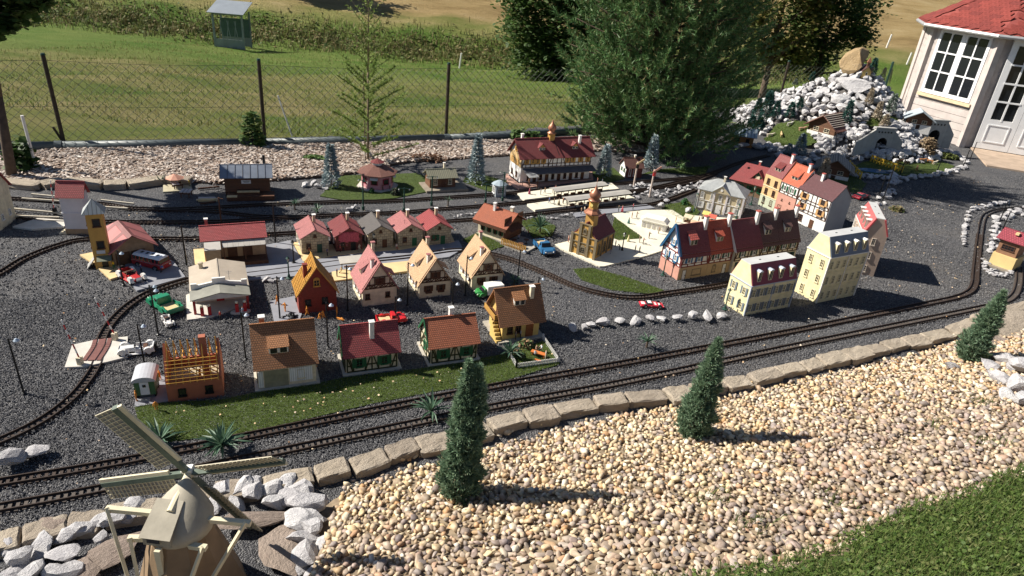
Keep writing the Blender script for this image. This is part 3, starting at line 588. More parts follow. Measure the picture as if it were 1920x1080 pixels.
class House:
    """origin at the front left ground corner, x along the front, y into the depth"""
    def __init__(s, name, label, cat, pos, rz, W, D, he, hr, kind, wall, roof, o=.015, base=None, th=.007, group=None, roofname='roof', gable=None):
        s.W, s.D, s.he, s.hr, s.kind, s.o = W, D, he, hr, kind, o; z = pos[2] if len(pos) > 2 else 0
        s.t = thing(name, label, cat, (pos[0], pos[1], z), rz, group); s.roofm = roof
        b = MB()
        if kind == 'x': b.yz([(0, -.01), (D, -.01), (D, he), (D / 2, hr - .004), (0, he)], 0, W)
        elif kind == 'y': b.xz([(0, -.01), (W, -.01), (W, he), (W / 2, hr - .004), (0, he)], 0, D)
        else: b.box((0, 0, -.01), (W, D, he))
        s.wall = b.build('wall', wall, s.t)
        if base: MB().box((-base[0], -base[0], -.015), (W + base[0], D + base[0], base[1])).build('base', base[2], s.t)
        r = MB(); sl = (hr - he) / ((D if kind == 'x' else W) / 2); ez = he - o * sl; s.sl = sl
        if kind == 'x':
            r.slab([(-o, -o, ez + th), (W + o, -o, ez + th), (W + o, D / 2, hr + th), (-o, D / 2, hr + th)], th); r.slab([(W + o, D + o, ez + th), (-o, D + o, ez + th), (-o, D / 2, hr + th), (W + o, D / 2, hr + th)], th)
            r.bar((-o, D / 2, hr + th), (W + o, D / 2, hr + th), .009, .006)
        elif kind == 'y':
            r.slab([(-o, D + o, ez + th), (-o, -o, ez + th), (W / 2, -o, hr + th), (W / 2, D + o, hr + th)], th); r.slab([(W + o, -o, ez + th), (W + o, D + o, ez + th), (W / 2, D + o, hr + th), (W / 2, -o, hr + th)], th)
            r.bar((W / 2, -o, hr + th), (W / 2, D + o, hr + th), .009, .006)
        if kind in 'xy': s.roof = r.build(roofname, roof, s.t)
        s.tb = MB()
    def fr(s, face):
        W, D = s.W, s.D
        return {'F': Matrix(((1, 0, 0, 0), (0, 1, 0, 0), (0, 0, 1, 0), (0, 0, 0, 1))), 'R': Matrix.Translation((W, 0, 0)) @ Matrix.Rotation(R(90), 4, 'Z'),
                'B': Matrix.Translation((W, D, 0)) @ Matrix.Rotation(R(180), 4, 'Z'), 'L': Matrix.Translation((0, D, 0)) @ Matrix.Rotation(R(-90), 4, 'Z')}[face]
    def put(s, o, face, u, z): o.matrix_local = s.fr(face) @ Matrix.Translation((u, 0, z)); return o
    def win(s, face, u, z, w=.035, h=.05, frame=WHITE, bars=(1, 2), sh=None, box=None, name='window', arch=False, pane=GLASS, ft=.005):
        key = ('win', round(w, 4), round(h, 4), frame.name, bars, name, arch, pane.name, ft)
        if key not in KIT:
            b = MB(); f = ft; b.box((-w / 2, -.006, 0), (-w / 2 + f, .002, h)); b.box((w / 2 - f, -.006, 0), (w / 2, .002, h)); b.box((-w / 2 + f, -.006, h - f), (w / 2 - f, .002, h)); b.box((-w / 2 - .003, -.009, -.004), (w / 2 + .003, .002, f))
            if arch: b.xz([(w / 2 * math.cos(a), h - .001 + w * .42 * math.sin(a)) for a in [math.pi * i / 8 for i in range(9)]], -.0055, .002)
            for i in range(bars[0]): x = -w / 2 + w * (i + 1) / (bars[0] + 1); b.box((x - .0014, -.0045, f), (x + .0014, 0, h - f))
            for i in range(bars[1]): zz = h * (i + 1) / (bars[1] + 1); b.box((-w / 2 + f, -.004, zz - .0012), (w / 2 - f, 0, zz + .0012))
            p = MB().box((-w / 2 + f, -.0016, f), (w / 2 - f, .001, h - f)); KIT[key] = (b.mesh(frame), p.mesh(pane)); KIT[key][0].name = name; KIT[key][1].name = 'pane'
        o = s.put(obj(name, KIT[key][0], s.t), face, u, z); obj('pane', KIT[key][1], o)
        if sh:
            sw = w * .48; k2 = ('sh', round(sw, 4), round(h, 4), sh.name)
            if k2 not in KIT: KIT[k2] = MB().box((-sw / 2, -.006, 0), (sw / 2, .001, h)).mesh(sh); KIT[k2].name = 'shutter'
            for g in (-1, 1): obj('shutter', KIT[k2], o, (g * (w / 2 + sw / 2 + .001), 0, 0))
        if box: obj('flower_box', MB().box((-w * .7, -.018, -.012), (w * .7, -.002, .002)).mesh(box), o)
        return o
    def door(s, face, u, w=.04, h=.085, m=BROWNW, z=0, frame=None):
        b = MB().box((-w / 2, -.004, 0), (w / 2, .002, h)); o = s.put(b.build('door', m, s.t), face, u, z)
        MB().cbox((w * .32, -.006, h * .45), (.004, .004, .006)).build('handle', BLKM, o)
        if frame:
            f = MB(); f.box((-w / 2 - .005, -.006, 0), (-w / 2, .002, h + .005)); f.box((w / 2, -.006, 0), (w / 2 + .005, .002, h + .005)); f.box((-w / 2, -.006, h), (w / 2, .002, h + .005)); f.build('door_frame', frame, o)
        return o
    def beam(s, face, u0, z0, u1, z1, w=.007):
        M = s.fr(face); p = M @ Vector((u0, -.002, z0)); q = M @ Vector((u1, -.002, z1)); nrm = M.to_3x3() @ Vector((0, -1, 0)); s.tb.bar(p, q, w, .006, 0, nrm)
    def frame(s, face, z0, z1, us, braces=(), rails=(), w=.007):
        for u in us: s.beam(face, u, z0, u, z1, w)
        for z in (z0, z1, *rails): s.beam(face, us[0], z, us[-1], z, w)
        for a, b_, k in braces: s.beam(face, a, z0, b_, z1, w) if k > 0 else s.beam(face, a, z1, b_, z0, w)
    def end_timber(s, m=TIMB):
        if s.tb.v: s.tb.build('timber_frame', m, s.t)
    def slope(s, a, b):
        """point on the front (x kind) or left (y kind) slope: a along the eave, b in from it"""
        z = s.he + s.sl * b
        return Vector((a, b, z)) if s.kind == 'x' else Vector((b, s.D - a, z))
    def chimney(s, x, y, z0, z1, w=.022, m=WHITE, cap=WHITE, d=None):
        d = d or w; c = MB().box((x - w / 2, y - d / 2, z0), (x + w / 2, y + d / 2, z1)).build('chimney', m, s.t)
        MB().box((x - w / 2 - .004, y - d / 2 - .004, z1), (x + w / 2 + .004, y + d / 2 + .004, z1 + .007)).build('chimney_cap', cap, c)
    def dormer(s, a, b, w, h, roof=None, wall=WHITE, pitch=.35, bars=(1, 1), name='dormer', style='shed'):
        """a: centre along eave, b: its front, in from the eave"""
        M = Matrix.Identity(4) if s.kind == 'x' else Matrix.Translation((0, s.D, 0)) @ Matrix.Rotation(R(-90), 4, 'Z')
        z0 = s.he + s.sl * b; back = b + (h - .0) / max(.05, (s.sl - pitch)) if style == 'shed' else b + h / s.sl + .01
        e = obj(name, None, s.t); e.matrix_local = M
        bb = MB(); d2 = back + .004
        if style == 'shed':
            bb.yz([(b, z0 - .01), (d2, s.he + s.sl * d2 - .012), (d2, s.he + s.sl * d2 - .006), (b, z0 + h)], a - w / 2, a + w / 2)
            r = MB().slab([(a - w / 2 - .006, b - .012, z0 + h + .005 - .012 * pitch), (a + w / 2 + .006, b - .012, z0 + h + .005 - .012 * pitch), (a + w / 2 + .006, back + .01, s.he + s.sl * back + .012), (a - w / 2 - .006, back + .01, s.he + s.sl * back + .012)], .006)
        else:
            g = w * .5; d3 = b + (h + g) / s.sl
            bb.xz([(a - w / 2, z0 - .01), (a + w / 2, z0 - .01), (a + w / 2, z0 + h), (a, z0 + h + g), (a - w / 2, z0 + h)], b, b + h / s.sl)
            r = MB()
            for sg in (-1, 1): r.slab([(a, b - .01, z0 + h + g + .006), (a, d3 + .005, z0 + h + g + .006), (a + sg * (w / 2 + .012), b + (h - .012) / s.sl, z0 + h - .012 + .004), (a + sg * (w / 2 + .012), b - .01, z0 + h - .012 + .004)], .005)
        me = bb.mesh(wall); me.name = 'dormer'; o = obj('dormer_wall', me, e)
        r.build('dormer_roof', roof or s.roofm, o if False else e)
        n = 2 if w > .04 else 1
        for i in range(n):
            ww = w / n * .8; u = a - w / 2 + w * (i + .5) / n; hh = h * .72
            f = MB().box((u - ww / 2, b - .004, z0 + h * .12), (u + ww / 2, b + .001, z0 + h * .12 + hh)); f.build('window', WHITE if wall is not WHITE else CRM, e)
            MB().box((u - ww / 2 + .003, b - .005, z0 + h * .12 + .003), (u + ww / 2 - .003, b, z0 + h * .12 + hh - .003)).build('pane', GLASS, e)
        return e
KIT = {}

# ---- front row of four houses
h = House('house', 'brown tiled house with white front wall and a broad dormer, on the turf', 'house', (-1.38, 3.143), 23.3, .318, .272, .159, .351, 'x', CRM, T_BROWN, .018, (.02, .012, mat('house_plinth', (.45, .42, .36), .8, .2, 20)))
MB().box((.10 - .065, -.003, .012), (.165, .002, .125)).build('shop_panel', mat('dull_panel', (.25, .24, .17), .5, .3, 18), h.t)
MB().box((.172, -.006, .035), (.298, .002, .125)).build('white_cladding', grid_mat('white_clapboard', (.72, .72, .72), .012, 2, .1, kind='brick', var=.05, offset=0), h.t); h.win('F', .235, .05, .042, .062, CRM, (1, 1))
MB().box((.004, -.006, .02), (.03, .002, .125)).build('white_cladding', MATS['white_clapboard'], h.t); h.win('L', .09, .05, .045, .05); h.win('L', .136, .19, .04, .05); h.door('L', .2)
h.dormer(.125, .035, .105, .05, T_BROWN, WHITE, .55); h.chimney(.05, .19, .25, .37, .03, mat('brick_chimney', (.35, .16, .09), .8, .25, 60)); h.end_timber()
def half(name, label, pos, rz, W, D, he, hr, roof, cx, cy, cz0, cz1):
    h = House(name, label, 'house', pos, rz, W, D, he, hr, 'x', CRM, roof, .018, (.02, .014, MATS['house_plinth']))
    h.frame('F', .018, he - .012, [.008, .045, .115, .155, .195, .265, W - .008], [(.008, .04, -1), (.045, .02, 1), (.115, .15, 1), (.195, .16, 1), (W - .008, W - .04, -1)], (he * .42,), .0075)
    for u in (.08, .23): h.win('F', u, .045, .042, .06, GREEN, (1, 1), GREEN)
    h.frame('L', .018, he - .01, [.008, D * .35, D * .65, D - .008], [(.008, D * .3, 1), (D - .008, D * .7, 1)], (he * .5,), .008)
    h.win('L', D * .5, .05, .035, .055, GREEN, (1, 1), GREEN); h.beam('L', .01, he, D / 2, hr - .01, .012); h.beam('L', D - .01, he, D / 2, hr - .01, .012); h.win('L', D * .5, he + .02, .03, .04, GREEN)
    h.end_timber(mat('green_brown_timber', (.045, .045, .02), .6, .4, 50)); h.chimney(cx, cy, cz0, cz1, .026, WHITE)
    for sg in (0, 1): MB().bar((-.018, (0 if sg == 0 else D), he - .005), (-.018, D / 2, hr + .004), .004, .016).build('bargeboard', GREEN, h.t)
    return h
half('house', 'red roofed half-timbered house with white chimney on its front slope', (-.941, 3.374), 23.3, .313, .20, .140, .280, T_RED, .165, .055, .19, .315)
half('house', 'rust roofed half-timbered house with green gable and chimney behind the ridge', (-.461, 3.56), 23.4, .302, .25, .137, .262, T_RUST, .165, .15, .2, .31)
h = House('house', 'yellow house with wide brown tiled roof, balcony and fenced front garden', 'house', (-.037, 3.927), 25.2, .271, .235, .169, .335, 'x', YELW, T_BROWN, .035, (.035, .012, mat('stone_terrace', (.36, .33, .28), .8, .2, 12)))
h.win('F', .055, .05, .04, .065, BROWNW); h.win('F', .115, .05, .04, .065, BROWNW); h.door('F', .20, .055, .105, mat('rust_door', (.22, .07, .02), .6, .2, 30), .012); h.dormer(.13, .045, .08, .05, T_BROWN, WHITE, .6); h.chimney(.225, .075, .2, .35, .026, CRM)
bl = MB(); bl.box((-.055, .02, .15), (0, .21, .158)); bl.build('balcony_floor', BROWNW, h.t); bl = MB(); bl.box((-.055, .02, .158), (-.051, .21, .195)); bl.box((-.051, .02, .158), (0, .024, .195)); bl.build('balcony_rail', OCHRE, h.t)
st = MB()
for i in range(7): st.box((-.045, -.02 + i * .018, 0), (-.01, -.002 + i * .018, .02 + i * .02))
st.build('stairs', YELW, h.t); h.win('L', .12, .05); h.door('L', .13, .04, .08, BROWNW, .16); h.end_timber()

# ---- second row: houses with steep roofs, gable to the viewer
h = House('house', 'unfinished red brick house under an open orange roof lattice', 'house', (-1.435, 4.032), 25.4, .255, .212, .152, .341, 'none', BRICKR, OCHRE)
MB().xz([(0, .152), (.255, .152), (.1275, .335)], 0, .012).build('gable', BRICKR, h.t); MB().xz([(0, .152), (.255, .152), (.1275, .335)], .2, .212).build('gable', BRICKR, h.t)
YT = mat('orange_timber', (.52, .27, .055), .5, .2, 30); sl = (.341 - .152) / .1275
for sg in (0, 1):
    fx_ = (lambda b: b) if sg == 0 else (lambda b: .255 - b)
    for i in range(13): y = -.015 + i * .0201; MB().bar((fx_(-.015), y, .152 - .015 * sl + .006), (fx_(.1275), y, .347), .006, .007).build('rafter', YT, h.t)
    nb = 16 if sg == 0 else 18
    for i in range(nb):
        b_ = -.012 + i * .0085
        if sg == 0 and i > 7: b_ = .06 + (i - 8) * .0085
        y1 = .225
        MB().box((fx_(b_) - .002, -.015, .152 + sl * b_ + .0095), (fx_(b_) + .002, y1, .152 + sl * b_ + .0125)).build('batten', YT, h.t)
if True:
    MB().slab([(.27, -.015, .152 - .015 * sl + .008), (.27, .227, .152 - .015 * sl + .008), (.1275, .227, .35), (.1275, -.015, .35)], .003).build('boarding', YT, h.t)
h.chimney(.062, .07, .2, .335, .026, BRICKR, BRICKR); h.win('F', .062, .055, .04, .05, BLKM, (0, 0)); h.win('F', .175, .06, .04, .05, BLKM, (0, 0)); h.win('F', .125, .2, .042, .05, YT, (1, 1), None, None, 'window', True); h.win('L', .1, .05, .04, .05, BLKM)
def steep(label, pos, rz, W, D, he, hr, roof, wall, sh, front, group=None):
    h = House('house', label, 'house', pos, rz, W, D, he, hr, 'y', wall, roof, .016, None, .006)
    zb = he + .004; g = lambda z: (W / 2) * (z - he) / (hr - he)
    z2 = zb + .028; z3 = zb + .085
    for z in (zb, z2): h.beam('F', g(z) + .003, z, W - g(z) - .003, z)
    h.beam('F', g(z3), z3, W - g(z3), z3, .006)
    n = 6
    for i in range(n + 1):
        u = g(zb) + .012 + (W - 2 * g(zb) - .024) * i / n; h.beam('F', u, zb, u, min(z3, he + (hr - he) * min(u, W - u) / (W / 2) - .004), .006)
        if i < n:
            u2 = u + (W - .024) / n; h.beam('F', u, zb, u2 - .004, z2, .005)
            if i % 2: h.beam('F', u2 - .004, zb, u, z2, .005)
    h.beam('F', .0, he, W / 2, hr, .012); h.beam('F', W, he, W / 2, hr, .012)
    h.win('F', W / 2, z2 + .004, .03, .045, BROWNW, (1, 1), BROWNW)
    for u in front: h.win('F', u, he * .4, .034, .045, BROWNW, (1, 1), sh, BROWNW if sh else None)
    for u in (.08, .16, .23): h.win('L', u, he * .4, .034, .045, WHITE, (1, 1), BROWNW)
    h.end_timber()
    h.dormer(D * .42, .03, .06, .05, roof, WHITE, .7)
    h.chimney(W * .36, D * .22, he + .08, hr + .005, .022, WHITE, T_PINK); h.chimney(W * .56, D * .8, hr - .06, hr + .055, .022, CRM, T_PINK)
    # small gabled bay on the right slope
    b = MB(); zz = he + .045; b.slab([(W * .72, D * .35, zz + .045), (W * .72, D * .65, zz + .045), (W + .02, D * .68, zz - .005), (W + .02, D * .32, zz - .005)], .005); b.build('dormer_roof', roof, h.t)
    return h
steep('white half-timbered house with steep pink roof and two small chimneys', (-1.042, 4.218), 27.4, .246, .30, .131, .324, T_PINK, CRM, None, (.035, .18))
steep('left of the two peach roofed half-timbered houses, with brown shutters', (-.676, 4.427), 25.3, .241, .333, .118, .304, T_PEACH, CRM, BROWNW, (.07, .165))
steep('right of the two peach roofed half-timbered houses, nearest the church lawn', (-.309, 4.647), 24.6, .252, .309, .113, .305, T_PEACH, CRM, BROWNW, (.075, .175))

# ---- five stone cottages side by side
cot = [((-1.709, 4.953), 26.5, T_PINK, STONEW, 'leftmost stone cottage of the row of five, ribbed pink roof'), ((-1.462, 5.059), 25.8, T_DRED, BRICKD, 'dark red brick cottage with flower painted front, second in the row of five'), ((-1.225, 5.17), 27.5, T_GREY, STONEW, 'stone cottage with grey roof in the middle of the row of five'), ((-.99, 5.264), 27.2, T_PINK, STONEW, 'fourth stone cottage in the row, pink roof with antenna and green door'), ((-.762, 5.37), 26.2, T_RED, STONEW, 'rightmost cottage of the row of five, crimson roof and green shutters')]
for i, (p, rz, rf, wl, lb) in enumerate(cot):
    h = House('cottage', lb, 'cottage', p, rz, .214, .29, .150, .212, 'y', wl, rf, .016, None, .006, 'row of five stone cottages')
    h.win('F', .055, .055, .036, .045, BROWNW, (1, 1)); h.door('F', .14, .04, .085, [DKGREEN, BLKM, BROWNW, GREEN, GREEN][i], .0); h.win('F', .107, .148, .022, .024, BROWNW, (1, 0)); h.win('L', .1, .06); h.win('L', .2, .06)
    MB().xz([(.032, .105), (.078, .105), (.072, .112), (.055, .116), (.038, .112)], -.005, .001).build('lintel', STONEW if i != 1 else BRICKD, h.t)
    MB().xz([(.115, .09), (.165, .09), (.158, .098), (.14, .102), (.122, .098)], -.005, .001).build('lintel', STONEW if i != 1 else BRICKD, h.t)
    h.chimney(.135, .19, .17, .265, .022, mat('cottage_chimney', (.55, .42, .28), .8, .25, 50))
    if i == 1:
        for k in range(26): MB().add(*[(lambda V, F: ([tuple(v * .008 + np.array([random.uniform(.02, .19), -.006, random.uniform(.09, .175)])) for v in V], [tuple(f) for f in F]))(*ICO1)][0]).build('rose', mat('pink_rose', (.5, .09, .12), .7, .4, 90), h.t)
    if i == 4: h.win('F', .075, .05, .03, .05, GREEN, (1, 1), GREEN)
    if i == 3: MB().tube((.07, .06, .17), (.07, .06, .235), .0012).bar((.055, .06, .225), (.085, .06, .225), .0012, .0012).build('antenna', BLKM, h.t)

# ---- goods shed with red roof and loading awning
h = House('goods_shed', 'long goods shed with red tiled roof and grey panelled awning', 'shed', (-2.36, 4.66), 25.2, .44, .22, .190, .255, 'x', mat('shed_wall', (.40, .27, .16), .8, .2, 20), T_RED, .02)
aw = MB()
for i in range(8): aw.slab([(.13 + i * .039, -.075, .150), (.168 + i * .039, -.075, .150), (.168 + i * .039, .0, .178), (.13 + i * .039, .0, .178)], .004)
aw.build('awning', mat('awning_panel', (.42, .39, .35), .6, .15, 20), h.t)
MB().box((.012, -.11, 0), (.115, 0, .150)).build('porch_block', mat('porch_wall', (.34, .24, .15), .8, .2, 20), h.t); MB().slab([(.005, -.12, .155), (.12, -.12, .155), (.12, 0, .185), (.005, 0, .185)], .006).build('porch_roof', mat('porch_roof_felt', (.45, .42, .38), .7, .15, 12), h.t)
MB().box((.115, -.12, 0), (.45, -.002, .035)).build('loading_ramp', BROWNW, h.t)
for u in (.2, .31): h.door('F', u, .07, .1, BROWNW, .036)
for x in (.14, .29, .44): MB().box((x - .004, -.072, .035), (x + .004, -.064, .152)).build('post', BROWNW, h.t)
h.chimney(.035, .17, .2, .29, .022, mat('red_chimney', (.36, .12, .1), .8, .2, 50))

# ---- filling station with canopy
h = House('filling_station', 'grey filling station with white stepped parapet and gabled canopy over red pumps', 'filling station', (-2.16, 4.02), 25.8, .355, .37, .105, .150, 'y', mat('station_wall', (.62, .56, .46), .7, .15, 16), mat('felt_roof', (.40, .34, .27), .8, .15, 8, .2, 80), .012)
pz = [(.0, .10), (.355, .10), (.355, .165), (.318, .165), (.318, .152), (.22, .168), (.22, .195), (.135, .195), (.135, .168), (.037, .152), (.037, .165), (0, .165)]
pr = MB(); pr.xz(pz, -.022, -.006); pr.build('parapet', WHITE, h.t)
cr = MB(); cr.slab([(-.01, -.17, .118), (-.01, -.022, .118), (.1775, -.022, .158), (.1775, -.17, .158)], .005); cr.slab([(.365, -.022, .118), (.365, -.17, .118), (.1775, -.17, .158), (.1775, -.022, .158)], .005); cr.build('canopy_roof', mat('canopy_felt', (.24, .235, .2), .7, .25, 9, .2, 60), h.t)
MB().xz([(0, .110), (.355, .110), (.355, .118), (.1775, .152), (0, .118)], -.165, -.155).build('canopy_gable', mat('canopy_white', (.6, .58, .52), .7, .15, 20), h.t)
for x in (.012, .343): MB().box((x - .008, -.162, 0), (x + .008, -.146, .115)).build('canopy_post', mat('post_red', (.3, .03, .03), .5, .2, 30), h.t)
MB().poly([(.0 + .05 * math.cos(a) * 1.3 + .07, -.19 + .032 * math.sin(a)) for a in [2 * math.pi * i / 14 for i in range(14)]], 0, .012).build('pump_island', CONC, h.t)
MB().poly([(.29 + .065 * math.cos(a), -.19 + .032 * math.sin(a)) for a in [2 * math.pi * i / 14 for i in range(14)]], 0, .012).build('pump_island', CONC, h.t)
for x in (.055, .10, .27, .32):
    p = MB().box((x - .011, -.2, .012), (x + .011, -.18, .07)).build('fuel_pump', REDP, h.t); b = MB(); b.add([tuple(Vector(v) * .011 + Vector((x, -.19, .083))) for v in ICO1[0]], [tuple(f) for f in ICO1[1]]); b.build('pump_globe', mat('globe', (.75, .7, .5), .3, .05, 20), p)
h.win('F', .08, .03, .07, .05, WHITE, (2, 0)); h.win('F', .27, .03, .07, .05, WHITE, (2, 0)); h.door('F', .175, .05, .085, REDP); h.win('L', .12, .04, .05, .04)
c = MB().lathe([(.014, .1), (.014, .165), (.019, .165), (.019, .175), (.01, .178)], 10, 0, (.07, .3, 0)).build('chimney', mat('chimney_tan', (.5, .42, .3), .7, .2, 30), h.t)
MB().tube((.245, .05, .13), (.245, .05, .21), .0015).bar((.225, .05, .2), (.265, .05, .2), .0015, .0015).bar((.232, .05, .188), (.258, .05, .188), .0015, .0015).build('antenna', GREYM, h.t)

# ---- fire station: hose tower and engine hall
h = House('fire_station', 'fire station hall with pink hipped roof beside the yellow hose tower', 'fire station', (-2.94, 4.45), 44, .28, .44, .13, .24, 'none', mat('station_stone', (.27, .19, .12), .8, .3, 26), T_PINK)
hm = MB(); W, D, o_ = .28, .44, .03
hm.slab([(-o_, D, .12), (-o_, -o_, .12), (W * .5, -o_, .235), (W * .5, D * .72, .235)], .006); hm.slab([(W + o_, -o_, .12), (W + o_, D, .12), (W * .5, D * .72, .235), (W * .5, -o_, .235)], .006); hm.slab([(W + o_, D, .12), (-o_, D, .12), (W * .5, D * .72, .235)], .006)
hm.build('roof', tilem('salmon_roof', (.40, .13, .125), .2, .235), h.t); MB().xz([(0, .13), (W, .13), (W / 2, .228)], .0, .01).build('gable', MATS['station_stone'], h.t)
for u in (.065, .17): h.door('F', u, .085, .1, mat('hall_door', (.10, .05, .025), .7, .35, 40), 0, BROWNW)
h.win('L', .1, .04, .05, .05, BROWNW); h.win('L', .2, .04, .05, .05, BROWNW)
tw = House('hose_tower', 'tall ochre hose tower with pale grey pyramid roof', 'tower', (-3.045, 4.39), 27, .105, .105, .435, .52, 'none', OCHW, GREYM)
tr = MB(); q = [(-.02, -.02, .432), (.125, -.02, .432), (.125, .125, .432), (-.02, .125, .432)]; ap = (.0525, .0525, .525)
for i in range(4): tr.slab([q[i], q[(i + 1) % 4], ap], .005)
tr.build('roof', grid_mat('seamed_zinc', (.36, .38, .38), .026, 2, .12, kind='brick', var=.08, offset=0), tw.t)
for z in (.33, .16): tw.win('F', .06, z, .05, .06, TIMB, (0, 0)); tw.win('L', .05, z, .035, .06, TIMB, (0, 0))
MB().box((.025, -.005, .122), (.08, .001, .148)).build('sign_board', mat('pale_sign', (.5, .52, .55), .5, .1, 20), tw.t); MB().slab([(.02, -.06, .085), (.115, -.06, .085), (.115, 0, .105), (.02, 0, .105)], .004).build('porch_roof', mat('olive_felt', (.16, .17, .12), .7, .2, 20), tw.t); tw.door('F', .065, .04, .08, BLKM)
MB().slab([(-.06, .02, .0), (-.06, .11, .0), (-.002, .11, .075), (-.002, .02, .075)], .006).build('lean_to', BOARDG, tw.t)

# ---- white signal tower at far left and cream house at the picture edge
h = House('signal_tower', 'tall white rendered tower with small red tiled roof by the level crossing', 'tower', (-3.60, 4.93), 14, .165, .115, .335, .42, 'x', mat('white_render', (.62, .62, .64), .7, .1, 12), tilem('crimson_tiles', (.38, .08, .08), .014, .014), .02)
MB().box((-.005, -.006, .175), (.17, .12, .183)).build('string_course', MATS['white_render'], h.t); MB().box((-.004, -.004, -.01), (.169, .119, .045)).build('plinth', MATS['porch_wall'], h.t); MB().cbox((.171, .06, .365), (.008, .03, .025)).build('vent', BLKM, h.t)
for i in range(3): MB().box((-.05 + i * .017, -.01, 0), (-.033 + i * .017, .06, .012 + i * .012)).build('step', CRM, h.t)
p = G(0, 437); h = House('house', 'cream house cut off at the left picture edge behind the curved track', 'house', (p.x - .36, p.y - .03), 12, .34, .28, .3, .46, 'x', CRM, T_RED, .02)
for u in (.08, .2, .3): h.win('F', u, .06); h.win('F', u, .18)
h.win('R', .08, .06); h.win('R', .2, .06)

# ---- brown workshop shed on its platform
h = House('workshop', 'dark brown wooden workshop with blue-grey sheet metal roof and white sign', 'shed', (-2.798, 6.078), 19.7, .401, .262, .20, .265, 'x', BOARDB, mat('blue_zinc', (.25, .28, .33), .35, .25, 7, metal=.4), .035)
for i in range(8): MB().bar((-.035 + i * .0672, -.035, .20 - .035 * h.sl + .0085), (-.035 + i * .0672, .131, .2735), .004, .005).build('roof_seam', DGREY, h.t)
MB().box((.15, -.004, .125), (.235, .002, .16)).build('sign_board', WHITE, h.t)
for a, b_, c_ in ((.165, .225, .148), (.172, .218, .138)): MB().box((a, -.006, c_), (b_, -.003, c_ + .004)).build('sign_lettering', BLKM, h.t)
MB().box((.02, -.14, 0), (.44, -.002, .045)).build('platform', BROWNW, h.t); MB().box((.11, -.09, .045), (.31, -.002, .075)).build('platform_step', BROWNW, h.t); MB().box((.11, -.094, .068), (.31, -.06, .076)).build('tread', TANB, h.t); MB().box((.02, -.144, .038), (.11, -.1, .046)).build('tread', TANB, h.t)
MB().tube((.36, .2, .22), (.36, .2, .34), .013, .013, 8).build('stovepipe', BLKM, h.t)

# ---- open roofed half-built brick house in front
h = House('brick_shell', 'red brick house shell topped by bare yellow roof beams and battens', 'house', (-1.807, 2.962), 22.8, .281, .24, .155, .30, 'none', BRICKR, OCHRE); h.wall.hide_render = False
W, D = .281, .24
bpy.data.objects.remove(h.wall)
wl = MB(); wl.box((0, 0, -.01), (W, .012, .135)); wl.box((0, D - .012, -.01), (W, D, .135)); wl.box((0, .012, -.01), (.012, D - .012, .135)); wl.box((W - .012, .012, -.01), (W, D - .012, .135)); wl.build('wall', mat('terracotta_brick', (.36, .12, .07), .7, .12, 30), h.t)
wl = MB(); wl.yz([(0, .135), (D, .135), (D / 2, .305)], W - .012, W); wl.build('gable', MATS['terracotta_brick'], h.t); wl = MB(); wl.yz([(0, .135), (D, .135), (D / 2, .305)], 0, .012); wl.build('gable', MATS['terracotta_brick'], h.t)
MB().box((.012, .012, .07), (W - .012, D - .012, .08)).build('floor', mat('bare_floor', (.42, .36, .25), .8, .2, 20), h.t); MB().box((.18, .1, .08), (.215, .135, .33)).build('chimney', MATS['terracotta_brick'], h.t)
sl = .17 / (D / 2)
for i in range(8):
    x = .018 + i * .035
    for sg in (0, 1):
        f_ = (lambda b: b) if sg == 0 else (lambda b: D - b)
        MB().bar((x, f_(-.015), .135 - .015 * sl + .005), (x, f_(D / 2), .312), .005, .008).build('rafter', YT, h.t)
    MB().bar((x, D * .22, .213), (x, D * .78, .213), .005, .006).build('collar_beam', YT, h.t)
for i in range(7): b_ = -.012 + i * .0115; MB().box((.005, b_ - .002, .135 + sl * b_ + .0095), (W - .02, b_ + .002, .135 + sl * b_ + .0125)).build('batten', YT, h.t)
h.win('F', .075, .03, .04, .05, BLKM, (0, 0)); h.win('F', .21, .03, .04, .05, BLKM, (0, 0)); h.win('L', .12, .03, .04, .05, BLKM, (0, 0))

# ---- station house
h = House('station_house', 'long half-timbered railway station with maroon roof and copper onion turret', 'station', (-.027, 7.308), 26.5, .885, .30, .31, .46, 'x', WHITE, T_DRED, .035, (.02, .012, PINKB))
W = h.W; D = h.D
h.frame('F', .18, .305, [.006] + [W * i / 16 for i in range(1, 16)] + [W - .006], [(.01, .05, 1), (W * .375, W * .43, 1), (W * .625, W * .57, 1), (W - .01, W - .05, 1)], (.215,), .007)
for i, u in enumerate([.06, .13, .185, .255, .54, .61, .70, .79]): h.win('F', u * 1.06, .222, .03, .06, OCHRE, (1, 1), OCHRE)
for i in range(10): (h.door if i % 2 else h.win)('F', .1 + i * .077, *((.042, .09, BROWNW) if i % 2 else (.03, .036, .075, BROWNW)))
for u in (.08, .2): h.win('L', u, .05, .035, .06, BROWNW); h.win('L', u, .19, .035, .06, OCHRE, (1, 1), OCHRE)
h.win('L', .15, .33, .04, .05, OCHRE, (1, 1), OCHRE)
MB().box((-.004, .0, .18), (0, D, .32)).build('gable_boarding', mat('gable_wood', (.50, .34, .16), .7, .2, 30), h.t)
h.end_timber()
MB().slab([(.02, -.11, .135), (W + .03, -.11, .135), (W + .03, 0, .172), (.02, 0, .172)], .005).build('awning', DGREY, h.t); MB().slab([(.02, -.19, .13), (.14, -.19, .13), (.14, -.10, .145), (.02, -.10, .145)], .005).build('porch_roof', GREYM, h.t)
for x in (.03, .13): MB().box((x - .004, -.185, 0), (x + .004, -.177, .128)).build('porch_post', BROWNW, h.t)
for u in (.26, .68): h.dormer(u, .045, .075, .035, T_DRED, OCHRE, .3, style='gable')
